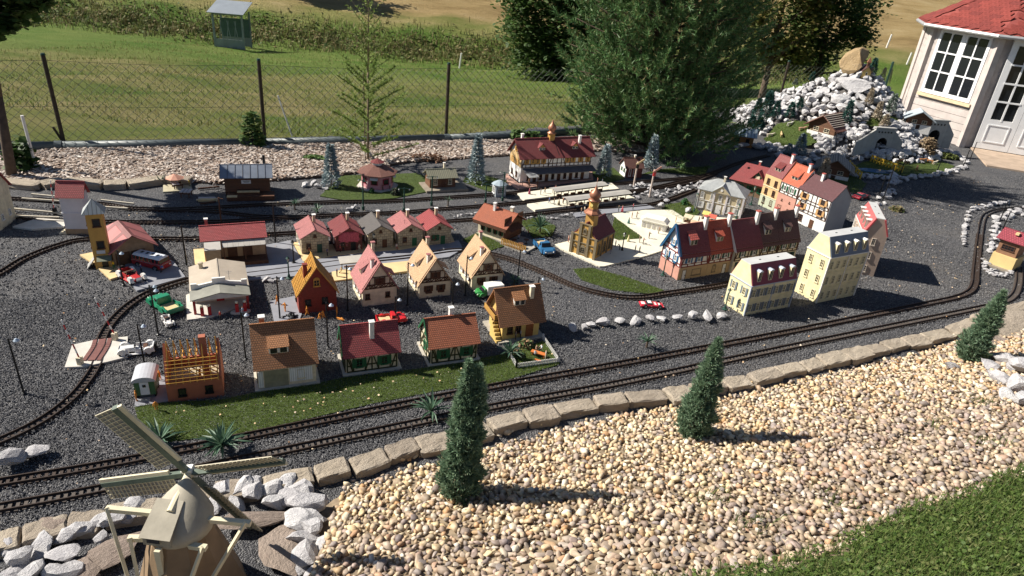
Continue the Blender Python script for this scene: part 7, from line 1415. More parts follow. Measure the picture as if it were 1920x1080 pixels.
for a in [('figurine in yellow beside the picnic tables', 356, 351, 'stand', 0, (.6, .42, .03), (.3, .25, .1)), ('figurine in white working left of the workshop', 401, 354, 'bend', 0, (.5, .45, .4), (.5, .45, .4)), ('dark figurine left of the workshop', 406, 352, 'stand', 90, DK, (.3, .28, .25)), ('dark red figurine before the pink pavilion', 718, 359, 'stand', 0, (.3, .04, .06), DK), ('pale figurine at the right of the pink pavilion', 731, 357, 'stand', 0, (.5, .48, .5), DK), ('left figurine before the ribbed hut', 831, 353, 'stand', 0, (.3, .3, .35), DK), ('right figurine before the ribbed hut', 836, 354, 'walk', 0, (.5, .5, .55), DK), ('left dark figurine at the kiosk', 934, 353, 'stand', 0, DK, DK), ('right blue figurine at the kiosk', 942, 350, 'stand', 0, (.12, .15, .25), DK), ('guest figurine sitting on the inn terrace', 972, 452, 'sit', 100, (.3, .3, .35), DK), ('waitress figurine standing on the inn terrace', 990, 444, 'stand', 0, (.4, .15, .12), DK), ('figurine in red at the filling station pumps', 414, 603, 'stand', 0, (.45, .04, .04), DK), ('figurine in blue beside the right pump island', 456, 595, 'stand', 0, (.3, .4, .55), (.2, .25, .3)), ('left figurine before the windows of the balcony house', 966, 640, 'stand', 0, (.25, .22, .18), DK), ('right figurine before the windows of the balcony house', 975, 637, 'stand', 0, (.35, .35, .4), DK), ('left figurine at the orange garden table', 1004, 662, 'sit', -30, (.45, .3, .2), DK), ('figurine in pale blue at the orange garden table', 1015, 661, 'sit', 200, (.5, .55, .6), DK), ('figurine standing by the garden fence in cream', 1022, 676, 'stand', 0, (.55, .48, .36), (.5, .42, .3)), ('figurine in grey seated at the near side of the garden table', 1002, 672, 'sit', 60, (.35, .35, .36), DK)]: fig(*a[:7])

# ---------------------------------------------------------------- garden of the balcony house
gf_ = thing('picket_fence', 'white picket fence round the garden of the balcony house', 'fence', G(968, 691)); O = Vector(gf_.location)
for a, b, n_ in ((G(953, 664), G(968, 691), 12), (G(968, 691), G(1047, 680), 26), (G(1047, 680), G(1018, 637), 20)):
    a -= O; b -= O
    for z in (.012, .028): MB().bar(a + Vector((0, 0, z)), b + Vector((0, 0, z)), .003, .005).build('rail', WHITE, gf_)
    for i in range(n_ + 1): q = a + (b - a) * i / n_; pk = i in (0, n_); w_ = .0035 if not pk else .006; MB().box((q.x - w_, q.y - w_ * .6, 0), (q.x + w_, q.y + w_ * .6, .038 if not pk else .046)).build('picket', WHITE, gf_)
t = thing('garden_table', 'orange wooden garden table in the fenced garden', 'table', G(1009, 668), -20); OT = mat('orange_wood2', (.52, .16, .04), .6, .15, 30); MB().box((-.05, -.016, .026), (.05, .016, .031)).build('table_top', OT, t)
for x in (-.04, .04): MB().box((x - .003, -.012, 0), (x + .003, .012, .026)).build('leg', OT, t)
t = thing('garden_bench', 'short orange bench near the garden table', 'bench', G(1008, 679), -20); MB().box((-.022, -.008, .014), (.022, .008, .018)).build('seat', OT, t); [MB().box((x - .002, -.006, 0), (x + .002, .006, .014)).build('leg', OT, t) for x in (-.016, .016)]

# picnic place left of the workshop
t = thing('parasol', 'salmon pink parasol at the picnic place', 'parasol', G(330, 350)); MB().tube((0, 0, 0), (0, 0, .125), .003, .003, 6).build('pole', BROWNW, t); MB().lathe([(.085, .09), (.086, .088), (.002, .13)], 8).build('canopy', mat('salmon_cloth', (.55, .28, .2), .8, .12, 20), t)
struct(MB().poly(px_poly([(306, 346), (306, 361), (342, 359), (360, 355), (358, 343)]), -.01, .008).build('picnic_pavement', mat('sand_board', (.42, .38, .26), .8, .15, 15)))
def bench(label, px, py, rz, n_=3):
    t = thing('picnic_table', label, 'table', G(px, py), rz)
    for i in range(n_): MB().box((-.045 + i * .033, -.05, .05), (-.02 + i * .033, .05, .058)).build('board', mat('pink_grey_wood', (.48, .42, .4), .8, .15, 25), t)
    for y in (-.04, .04): MB().box((-.045, y - .004, .035), (.046, y + .004, .05)).build('rail', BROWNW, t)
    for x in (-.035, .035):
        for y in (-.04, .04): MB().box((x - .004, y - .004, 0), (x + .004, y + .004, .035)).build('leg', BROWNW, t)
bench('slatted picnic table before the parasol', 350, 368, 8); bench('slatted bench under the parasol', 333, 353, 40, 2)
t = thing('timber_stack', 'stack of sawn planks left of the workshop', 'planks', G(391, 376), 18)
for i in range(9): MB().box((-.10 + random.uniform(-.02, .02), -.05 + (i % 5) * .02, .006 + (i // 5) * .012), (.07 + random.uniform(-.02, .02), -.035 + (i % 5) * .02, .016 + (i // 5) * .012)).build('plank', random.choice([TANB, BROWNW, MATS['pink_grey_wood']]), t)
for lb, p, q in [('log lying behind the timber stack', (372, 356), (412, 352)), ('thin log lying beside the timber stack', (376, 384), (405, 380))]:
    a = G(*p); b = G(*q); o = tag(MB().tube(Vector((0, 0, .012)), b - a + Vector((0, 0, .012)), .010, .008, 8).build('log', BROWNW), lb, 'log'); o.location = a
t = thing('coal_heap', 'heap of black coal lumps beside the unfinished brick house', 'coal', G(545, 596)); CO = mat('black_coal', (.02, .021, .024), .4, .3, 60)
for i in range(30):
    a = random.uniform(0, 6.28); r_ = random.uniform(0, .055); o = obj('coal_lump', RK[6 + i % 6].copy() if i < 6 else CL[i % 6], t, (math.cos(a) * r_, math.sin(a) * r_ * .7, .006 + .03 * max(0, 1 - r_ / .05) * random.uniform(.3, 1)))
    if i < 6:
        if i == 0: CL = []
        o.data.materials.clear(); o.data.materials.append(CO); CL.append(o.data)
    s_ = random.uniform(.008, .016); o.scale = (s_, s_, s_); o.rotation_euler = (random.random() * 6, 0, random.random() * 6)
t = thing('tram_shelter', 'flat roofed grey tram shelter behind the pink roofed house', 'shelter', G(668, 505), 26); MB().slab([(-.13, -.05, .085), (.13, -.05, .085), (.13, .05, .10), (-.13, .05, .10)], .006).build('roof', mat('shelter_board', (.45, .42, .37), .7, .12, 14), t)
for x in (-.11, .11): MB().tube((x, 0, 0), (x, 0, .09), .003, .003, 6).build('post', BLKM, t)
MB().box((-.09, .01, .02), (.09, .03, .025)).build('bench', BROWNW, t)
# white monument / market hall model on the square
p = G(1216, 428); t = thing('market_hall', 'white model building with rounded roof on the town square', 'building', p, -22); CW = mat('cream_white', (.74, .72, .64), .6, .08, 14)
MB().box((-.07, -.03, 0), (.17, .09, .085)).build('wall', CW, t); MB().xz([(-.075, .085), (.175, .085), (.165, .10), (.14, .118), (-.04, .118), (-.065, .10)], -.035, .095).build('roof', CW, t); MB().box((-.085, -.04, .08), (.185, .10, .087)).build('cornice', CW, t)
MB().lathe([(.03, 0), (.03, .08), (.022, .1), (0, .105)], 10, 0, (-.07, .03, 0)).build('apse', CW, t)
for x in (-.05, .0, .05, .10, .15): MB().box((x - .012, -.034, .015), (x + .012, -.029, .06)).build('niche_shade', mat('shadow_grey', (.45, .43, .4), .7, .1, 20), t)  # flat grey panels on the wall, their colour paints the shade of niches
t = thing('flower_bush', 'purple heather bush before the white market hall', 'bush', G(1238, 430)); q = rng.normal(0, 1, (260, 3)) * (.04, .018, .012) + (0, 0, .022); q[:, 2] = abs(q[:, 2]); obj('foliage', np_mesh(*leaflets(q, .010), rand_mat('heather', [(.18, .12, .16), (.10, .12, .07), (.25, .17, .2)])), t)
for i, (lb, x, y, c1) in enumerate([('market stall with cream cover left of the town hall', 1288, 418, (.6, .5, .35)), ('market stall with yellow blooms before the town hall', 1322, 412, (.62, .5, .15)), ('market stall with peach cover by the row of town houses', 1300, 430, (.6, .38, .25)), ('small red kiosk behind the terrace of town houses', 1333, 418, (.55, .12, .08))]):
    t = thing('market_stall', lb, 'stall', G(x, y), -25); MB().box((-.03, -.02, 0), (.03, .02, .03)).build('counter', BROWNW, t); cm = mat('stall_cover%d' % i, c1, .8, .15, 20); MB().slab([(-.04, -.03, .062), (.04, -.03, .062), (.04, .03, .085), (-.04, .03, .085)], .003).build('cover', cm, t)
    for a_ in (-.036, .036):
        for b_ in (-.026, .026): MB().box((a_ - .002, b_ - .002, .0), (a_ + .002, b_ + .002, .066)).build('post', BROWNW, t)
    for k in range(8): MB().add([tuple(Vector(v) * .007 + Vector((-.025 + k * .007, random.uniform(-.015, .015), .034))) for v in ICO1[0]], [tuple(f) for f in ICO1[1]]).build('goods', cm if k % 2 else TANB, t)
# goats and sheep on the rockery meadows
def beast(label, px, py, col, rz, s=1.0, group=None):
    t = T(px, py); J = [(-.028, 0, .034, .012), (-.005, 0, .035, .0125), (.022, 0, .036, .0115), (.034, 0, .047, .006), (.046, 0, .05, .0058), (.056, 0, .046, .0035), (-.026, .008, .02, .0045), (-.030, .008, .011, .003), (-.027, .008, .001, .0025), (-.026, -.008, .02, .0045), (-.03, -.008, .011, .003), (-.027, -.008, .001, .0025), (.02, .007, .02, .004), (.021, .007, .01, .0028), (.02, .007, .001, .0025), (.02, -.007, .02, .004), (.021, -.007, .01, .0028), (.02, -.007, .001, .0025), (-.042, 0, .036, .003)]
    E_ = [(0, 1), (1, 2), (2, 3), (3, 4), (4, 5), (0, 6), (6, 7), (7, 8), (0, 9), (9, 10), (10, 11), (2, 12), (12, 13), (13, 14), (2, 15), (15, 16), (16, 17), (0, 18)]
    if 'beast' not in KIT: KIT['beast'] = fig_mesh(J, E_, [0] * len(E_)); KIT['beast'].name = 'animal'; [setattr(p, 'material_index', 0) for p in KIT['beast'].polygons]
    o = obj('toy_animal', KIT['beast']); tag(o, label, 'toy animal', group); o.location = t; o.rotation_euler.z = R(rz); o.scale = (s, s, s)
    for i in range(5): o.material_slots[i].link = 'OBJECT'; o.material_slots[i].material = cmat(col)
BRN = (.25, .12, .06); CRMc = (.6, .52, .4)
for i, (x, y, c, rz) in enumerate([(1686, 306, BRN, 20), (1700, 309, (.12, .08, .05), 200), (1728, 304, (.4, .18, .08), 0), (1742, 306, (.42, .2, .08), 160), (1752, 309, CRMc, 30), (1718, 320, BRN, 60)]): beast(['brown toy goat left in the meadow', 'dark toy goat beside the left brown one', 'rust toy goat behind the pole', 'orange-brown toy goat in the middle of the meadow', 'cream toy goat right of the orange one', 'brown toy goat near the stone border'][i], x, y, c, rz, 1.25, 'goats on the meadow')
for i, (x, y, c, rz) in enumerate([(1443, 258, CRMc, 10), (1464, 257, (.5, .36, .18), 80), (1480, 237, (.6, .58, .5), 30), (1503, 246, (.5, .3, .2), 10), (1517, 247, (.5, .42, .25), 90), (1535, 248, (.65, .65, .6), 0)]): beast(['white toy cow near the lodge on the terrace turf', 'tan toy cow facing the lodge on the terrace turf', 'pale toy cow at the top of the terrace turf', 'russet toy cow in the middle of the terrace turf', 'tan toy cow right of the russet one', 'white toy calf at the right of the terrace turf'][i], x, y, c, rz, 1.5, 'cows on the terrace turf')
for i in range(12): beast('white toy sheep grazing in the flock on the upper turf patch', 1666 + (i * 37 % 40), 228 + (i * 17 % 12), (.6, .55, .42), i * 50, 1.0, 'sheep on the upper turf')

# ---------------------------------------------------------------- vegetation
BARK = mat('bark', (.10, .07, .05), .9, .35, 20, .5, 60); BARKL = mat('pale_bark', (.20, .15, .10), .9, .3, 30)
def frames(D):
    """orthonormal frames with z along each direction"""
    D = D / np.linalg.norm(D, axis=1)[:, None]; ref = np.where(np.abs(D[:, 2:3]) > .9, np.array([[1., 0, 0]]), np.array([[0, 0, 1.]])); X_ = np.cross(ref, D); X_ /= np.linalg.norm(X_, axis=1)[:, None]; Y_ = np.cross(D, X_); return np.stack([X_, Y_, D], 2)
def needles(P, D, L, w):
    """thin triangles from P along D"""
    n = len(P); Fm = frames(D); a = rng.uniform(0, 2 * np.pi, n); s = Fm[:, :, 0] * np.cos(a)[:, None] + Fm[:, :, 1] * np.sin(a)[:, None]; L = L * rng.uniform(.7, 1.15, (n, 1)); Dn = D / np.linalg.norm(D, axis=1)[:, None]
    V = np.stack([P - s * w / 2, P + s * w / 2, P + Dn * L], 1).reshape(-1, 3); return V, np.arange(3 * n).reshape(-1, 3)
def crown_leaves(C, Rr, n, leaf, clumps=60, seed=1, shell=.55):
    r = np.random.default_rng(seed); d = r.normal(size=(clumps, 3)); d /= np.linalg.norm(d, axis=1)[:, None]; cc = C + d * Rr * r.uniform(shell, 1.0, (clumps, 1)); k = r.integers(0, clumps, n); cr = r.uniform(.16, .30, clumps)[k][:, None] * np.array(Rr).mean(); P = cc[k] + r.normal(size=(n, 3)) * cr * .55
    return leaflets(P, leaf)
def limb_tree(name, label, base, height, Rr, n, leaf, m, seed=1, trunk_r=.12, clumps=60, cz=.62, bark=BARK, lean=(0, 0)):
    base = Vector(base); t = thing(name, label, 'tree', base); tr = MB(); top = Vector((lean[0], lean[1], height * cz)); tr.tube((0, 0, -.3), top * .5, trunk_r, trunk_r * .75, 10); tr.tube(top * .5, top * 1.15, trunk_r * .75, trunk_r * .3, 8); rr = random.Random(seed)
    for i in range(9): a = i * 2.4; z = top * rr.uniform(.85 if cz > .8 else .45, 1.0); e_ = z + Vector((math.cos(a) * Rr[0] * .75, math.sin(a) * Rr[1] * .75, Rr[2] * rr.uniform(.1, .6))); tr.tube(z, e_, trunk_r * .35, trunk_r * .06, 6)
    tr.build('trunk', bark, t, True); obj('crown', np_mesh(*crown_leaves(np.array(top) + np.array([0, 0, Rr[2] * .15]), np.array(Rr), n, leaf, clumps, seed), m), t); return t
def mp(x, y): return (x, y, meadow_z(x, y))
def far(px, py, Y_):                       # ground point of the pasture at depth Y_ on a bearing
    d = ray(px, py); k = Y_ / d[1]; return mp(d[0] * k, Y_)
LF1 = rand_mat('oak_leaf', [(.035, .07, .018), (.055, .105, .025), (.08, .135, .035), (.045, .085, .02), (.11, .15, .05)], .6, transl=.4)
LF2 = rand_mat('autumn_leaf', [(.065, .10, .022), (.11, .145, .035), (.17, .15, .045), (.085, .12, .03), (.24, .165, .06)], .6, transl=.4)
limb_tree('oak_tree', 'dark oak at the field edge left of the big pine', far(1030, 130, 25), 6.0, (1.7, 1.6, 2.7), 20000, .10, LF1, 3, .16, 110, .33)
limb_tree('oak_tree', 'second dark oak half hidden behind the pine', far(1140, 130, 26), 7.0, (1.8, 1.7, 3.1), 16000, .11, LF1, 4, .18, 100, .38)
limb_tree('oak_tree', 'dark tree crown on the rough bank behind the hay rack', far(520, 78, 33), 4.5, (1.5, 1.4, 1.6), 9000, .10, LF1, 5, .14, 50, .55)
limb_tree('field_maple', 'olive leaved tree behind the rockery, left part', far(1430, 172, 19), 4.6, (1.25, 1.2, 1.7), 13000, .07, LF2, 6, .10, 70, .52)
limb_tree('field_maple', 'darker green tree behind the rockery summit', far(1525, 160, 20), 4.4, (1.25, 1.2, 1.55), 13000, .07, LF1, 7, .10, 70, .5)
p = G(22, 330); limb_tree('garden_tree', 'dark leaved tree at the left edge with its trunk in the mulch', (p.x - .02, p.y, 0), 1.8, (.42, .38, .28), 6500, .05, LF1, 8, .05, 40, .86, BARK, (.24, -.1))
# rough grass and scrub on the bank
q = []; 
for i in range(14000):
    x = rng.uniform(-27, 12); y = 27.5 + .10 * x + rng.normal(1.6, .8); q.append((x, y, meadow_z(x, y)))
hb = obj('rough_bank_growth', np_mesh(*merge([blades(np.array(q), .28, .03, 1.3), leaflets(np.array(q[:5000]) + rng.uniform(0, .25, (5000, 1)) * np.array([[0, 0, 1]]), .085)]), rand_mat('bank_grass', [(.08, .12, .028), (.14, .15, .05), (.22, .17, .075), (.06, .10, .024), (.27, .20, .10)], .8, transl=.2))); tag(hb, 'tangled tall grass and scrub along the bank at the far field edge', 'scrub', None, 'stuff')
# tufts over the pasture
q = np.column_stack([rng.uniform(-13, 16, 26000), rng.uniform(0, 1, 26000) ** 1.4 * 17 + 9.2]); q = np.array([(x, y, meadow_z(x, y)) for x, y in q if y > np.interp(x, [f[0] for f in fpts] + [9, 20], [f[1] for f in fpts] + [14.5, 19]) + .15])
tag(obj('pasture_grass', np_mesh(*blades(q, .07, .016, .9), rand_mat('pasture_blade', [(.10, .16, .03), (.17, .20, .05), (.28, .24, .10), (.13, .19, .04), (.34, .28, .14)], .8, transl=.25))), 'short grazed pasture grass behind the wire fence', 'grass', None, 'stuff')

# the big pine
PN = rand_mat('pine_needle', [(.05, .125, .04), (.085, .18, .055), (.125, .23, .08), (.07, .155, .05), (.18, .28, .115), (.24, .18, .08)], .5, transl=.2)
p = G(1238, 296); pine = thing('pine_tree', 'large bushy pine standing behind the station end of the layout', 'tree', (p.x - .1, p.y + .40, 0)); tr = MB(); tr.tube((0, 0, -.1), (.05, 0, 1.8), .09, .06, 10); tr.tube((.05, 0, 1.8), (0, 0, 3.4), .06, .02, 8); TP = []; TD = []; r_ = random.Random(5)
for i in range(210):
    z = .03 + 3.2 * (i / 210) ** 1.3; a = i * 2.399 + r_.uniform(-.3, .3); rad = 1.2 * min(1, .8 + z * .3) * (1 if z < 1.7 else max(.25, 1 - (z - 1.7) / 2.6)) * r_.uniform(.72, 1.1)
    base = Vector((0, 0, z)); tip = Vector((math.cos(a) * rad, math.sin(a) * rad * .78, z + rad * r_.uniform(.08, .5))); tr.tube(base, tip, .018, .005, 5)
    for k in range(20):
        s_ = r_.uniform(.42, 1.0); w = base.lerp(tip, s_); off_ = Vector((r_.gauss(0, 1), r_.gauss(0, 1), r_.gauss(0, .8))) * .19 * (1.25 - s_ * .45); TP.append((w + off_)[:]); d = (tip - base).normalized() * .7 + off_ * 2.2 + Vector((0, 0, .75)); TD.append(d[:])
tr.build('trunk', BARK, pine, True); TP = np.array(TP); TD = np.array(TD); TD /= np.linalg.norm(TD, axis=1)[:, None]; k = 44; n = len(TP); s_ = rng.uniform(-.04, .17, (n * k, 1)); P0_ = np.repeat(TP, k, 0) + np.repeat(TD, k, 0) * s_; dd = np.repeat(TD, k, 0) * .75 + rng.normal(size=(n * k, 3)) * .5
obj('crown', np_mesh(*needles(P0_, dd, .075, .0125), PN), pine)

# young larch
LN = rand_mat('larch_needle', [(.13, .21, .04), (.19, .27, .065), (.26, .32, .09), (.16, .23, .05)], .6, transl=.3)
p = G(690, 304); la = thing('larch_tree', 'slender young larch in the mulch behind the pink pavilion', 'tree', p); tr = MB(); tr.tube((0, 0, -.05), (.01, 0, 1.0), .013, .009, 7); tr.tube((.01, 0, 1.0), (.03, 0, 1.95), .009, .003, 6); P_n = []; D_n = []
for i in range(64):
    z = .06 + 1.75 * (i / 64); a = i * 2.4; L_ = (.42 * (1 - z / 2.0) + .10) * r_.uniform(.75, 1.15); up = .35 + .4 * z; b0 = Vector((.01, 0, z)); b1 = b0 + Vector((math.cos(a) * L_, math.sin(a) * L_, L_ * up)); tr.tube(b0, b1, .0035, .001, 4); dens = 150 if z < .95 else (60 if z < 1.3 else 22)
    for k in range(dens): s_ = r_.uniform(.1, 1); P_n.append((b0.lerp(b1, s_))[:]); D_n.append((r_.gauss(0, 1), r_.gauss(0, 1), r_.gauss(.5, .8)))
tr.build('trunk', BARKL, la, True); obj('crown', np_mesh(*needles(np.array(P_n), np.array(D_n), .04, .014), LN), la)
tag(MB().tube((0, 0, 0), (-.01, 0, 1.0), .006, .006, 6).build('plant_stake', BARKL), 'thin wooden stake supporting the young larch', 'stake').location = G(685, 303)

# dwarf cypresses on the bank
CY = rand_mat('cypress_spray', [(.12, .20, .125), (.17, .26, .165), (.23, .32, .20), (.14, .225, .14), (.30, .38, .24)], .6, transl=.3)
def cypress(label, bp, tp, w0, seed, lobes):
    b = T(*bp); H_ = min(((abs(v[0] - tp[0]) + abs(v[1] - tp[1]), z) for z in np.arange(.2, 1.2, .01) for v in [proj(b.x, b.y, b.z + z)]))[1]; t = thing('dwarf_cypress', label, 'shrub', b); MB().tube((0, 0, -.05), (0, 0, H_ * .85), .014, .004, 7).build('trunk', BARK, t); r = np.random.default_rng(seed); P_ = []; D_ = []
    for (cx, cy, z0, z1, rad, kk) in lobes:
        u = r.uniform(0, 1, kk); zz_ = z0 + (z1 - z0) * u; prof = np.sin(np.clip(u * 1.02 + .08, 0, 1) * np.pi) ** .65 * (1 - .42 * u); a = r.uniform(0, 2 * np.pi, kk); bump_ = 1 + .22 * np.sin(a * 5 + zz_ * 40) + .15 * np.sin(a * 3 - zz_ * 70); rr_ = w0 * rad * prof * np.sqrt(r.uniform(.45, 1.0, kk)) * bump_
        P_.append(np.column_stack([cx * w0 + rr_ * np.cos(a), cy * w0 + rr_ * np.sin(a), zz_ * H_])); D_.append(np.column_stack([np.cos(a) * .75, np.sin(a) * .75, np.full(kk, 1.0)]) + r.normal(size=(kk, 3)) * .35)
    P_ = np.vstack(P_); D_ = np.vstack(D_); k = 5; dd = np.repeat(D_, k, 0) + r.normal(size=(len(P_) * k, 3)) * .45; obj('foliage', np_mesh(*needles(np.repeat(P_, k, 0), dd, .03, .0085), CY), t); return t
cypress('tall dark dwarf cypress nearest the windmill on the pebble bank', (862, 930), (880, 680), .096, 1, [(0, 0, .0, .52, 1.05, 2600), (.1, 0, .30, .82, .8, 1900), (.45, .1, .55, .97, .42, 700), (.0, .1, .6, 1.0, .36, 650), (-.1, 0, .5, .85, .5, 600)])
cypress('middle dwarf cypress on the pebble bank with tapering top', (1297, 818), (1330, 636), .098, 2, [(0, 0, .0, .6, 1.0, 2300), (.1, 0, .35, .9, .7, 1300), (.1, 0, .65, 1.0, .4, 500)])
cypress('right leaning dwarf cypress beside the sandstone slabs', (1815, 674), (1868, 548), .105, 3, [(0, 0, .0, .6, .95, 2100), (.2, 0, .35, .92, .7, 1200), (.3, 0, .65, 1.02, .42, 500)])

# spiky palms and yuccas
YU = rand_mat('yucca_leaf', [(.06, .12, .08), (.09, .16, .10), (.05, .10, .06), (.12, .19, .12)], .5, transl=.2)
def yucca(label, px, py, s, n=26, stem=.0):
    p = G(px, py); t = thing('yucca', label, 'plant', p); b = MB(); rr = random.Random(px)
    for i in range(n):
        a = i * 2.4; el = R(rr.uniform(8, 75)); L_ = s * rr.uniform(.7, 1.1); d = Vector((math.cos(a) * math.cos(el), math.sin(a) * math.cos(el), math.sin(el))); w = Vector((-math.sin(a), math.cos(a), 0)) * s * .055; q0 = Vector((0, 0, stem)); q1 = q0 + d * L_ * .5; q2 = q0 + d * L_ + Vector((0, 0, -L_ * .22 * math.cos(el))); b.add([q0 - w * .7, q0 + w * .7, q1 + w, q1 - w, q2, q1 + Vector((0, 0, -.12 * s * .3))], [(0, 1, 5), (0, 5, 3), (1, 2, 5), (3, 5, 4), (5, 2, 4)])
    b.build('leaves', YU, t); MB().tube((0, 0, -.01), (0, 0, stem + .02), .008, .006, 6).build('stem', BARK, t)
for a in [('big spiky yucca between the two front tracks right of the windmill sails', 418, 848, .15, 40, .05), ('spiky yucca behind the upper windmill sail', 300, 828, .15, 24, .01), ('spiky yucca beside the tall cypress and the front track', 808, 778, .14, 24, .03), ('small yucca on the ballast right of the garden fence', 1212, 652, .10, 22, .05), ('spiky yucca at the corner of the garden fence', 955, 672, .12, 22, .05), ('yucca behind the roof of the balcony house', 964, 535, .09, 18, .03), ('feathery palm on the turf beside the inn', 1012, 437, .16, 34, .06), ('dry reed tuft between the tracks left of the cottages', 553, 393, .09, 12, .05), ('green reed tuft between the tracks behind the cottages', 595, 398, .10, 16, .02), ('dry plant between the tracks before the small hut', 840, 385, .07, 14, .05), ('young leafy weed on the mulch left of the workshop parasol', 300, 344, .12, 14, .02)]: yucca(*a)
# model spruces: frosted and dark
FR = rand_mat('frosted_needle', [(.24, .30, .31), (.34, .40, .41), (.18, .25, .26), (.42, .47, .47)], .7); DS = rand_mat('dark_spruce_needle', [(.02, .075, .06), (.03, .10, .08), (.015, .05, .045)], .7); TS = rand_mat('tan_tree', [(.36, .30, .22), (.45, .38, .28), (.28, .23, .17)], .8); GS = rand_mat('grey_green_tree', [(.13, .17, .14), (.18, .22, .18), (.22, .25, .22)], .8)
def spruce(label, px, py, tp, wr, m, n=900, group=None):
    b = T(px, py); H_ = min(((abs(v[0] - tp[0]) + abs(v[1] - tp[1]), z) for z in np.arange(.05, .9, .01) for v in [proj(b.x, b.y, b.z + z)]))[1]; t = thing('model_spruce', label, 'model tree', b, random.uniform(0, 90), group); MB().tube((0, 0, -.03), (0, 0, H_ * .95), .006, .002, 6).build('trunk', BARK, t); u = rng.uniform(0, 1, n) ** .8; a = rng.uniform(0, 6.28, n); u = np.round(u * 14) / 14 + rng.uniform(-.015, .015, n); rad = wr * (1 - u) ** .85 * rng.uniform(.5, 1, n) + .004; P_ = np.column_stack([rad * np.cos(a), rad * np.sin(a), np.clip(u, 0, 1) * H_ + .01]); D_ = np.column_stack([np.cos(a), np.sin(a), rng.normal(.1, .5, n)]); obj('foliage', np_mesh(*needles(P_, D_, wr * .5, wr * .19), m), t)
for a in [('frosted blue spruce left of the pink pavilion', 622, 350, (620, 272), .085, FR, 1400), ('frosted blue spruce between the ribbed hut and the station', 892, 342, (898, 256), .09, FR, 1500), ('frosted blue spruce right of the station house', 1131, 330, (1135, 275), .085, FR, 1200), ('tall frosted spruce beside the crossing hut', 1218, 318, (1228, 256), .085, FR, 1400), ('violet grey frosted spruce before the terrace turf', 1497, 290, (1500, 253), .09, FR, 900), ('small frosted spruce left of the violet grey one', 1477, 290, (1479, 270), .06, FR, 500)]: spruce(*a)
for i, (x, y, tx, ty, m, w) in enumerate([(1418, 218, 1426, 186, DS, .07), (1432, 222, 1440, 172, DS, .075), (1441, 200, 1446, 172, DS, .07), (1452, 222, 1460, 192, DS, .07), (1480, 220, 1484, 192, DS, .065), (1498, 206, 1500, 186, DS, .05), (1422, 242, 1422, 222, DS, .08), (1408, 240, 1410, 218, DS, .07), (1585, 232, 1594, 190, DS, .07), (1545, 130, 1550, 104, DS, .06), (1565, 118, 1572, 100, DS, .06), (1634, 138, 1646, 110, DS, .06), (1652, 154, 1655, 127, TS, .06), (1664, 156, 1678, 130, TS, .05), (1628, 196, 1640, 168, TS, .055), (1642, 226, 1644, 192, TS, .06), (1656, 242, 1666, 216, TS, .06), (1668, 212, 1680, 178, GS, .07), (1702, 200, 1714, 178, TS, .07), (1724, 218, 1735, 186, GS, .07), (1742, 236, 1748, 216, GS, .06), (1756, 238, 1760, 220, TS, .05), (1490, 160, 1494, 150, GS, .05), (1538, 345, 1544, 298, TS, .07), (1522, 150, 1530, 136, DS, .06)]):
    pl = ['at the left foot of the rockery', 'on the left rockery slope', 'high on the left rockery slope', 'on the left slope near the terrace turf', 'above the terrace turf', 'beside the big chalet roof', 'beside the wooden lodge', 'leftmost by the lodge', 'right of the chalet parasols', 'left of the rockery summit', 'just under the tan boulder', 'right of the tan boulder', 'left of the two below the summit at right', 'right of the two below the summit at right', 'in the middle of the right rockery face', 'beside the upper turf patch', 'above the grey tunnel portal', 'on the steep right rockery side', 'against the summerhouse corner', 'against the summerhouse wall', 'small, above the dark portal', 'rightmost above the dark portal', 'tiny, on the left ridge', 'before the alpine barn', 'small, on the upper left ridge'][i]
    spruce(('dark green' if m is DS else 'tan bristle' if m is TS else 'grey-green') + ' model tree ' + pl, x, y, (tx, ty), w * 1.15, m, 800, 'small trees on the rockery')
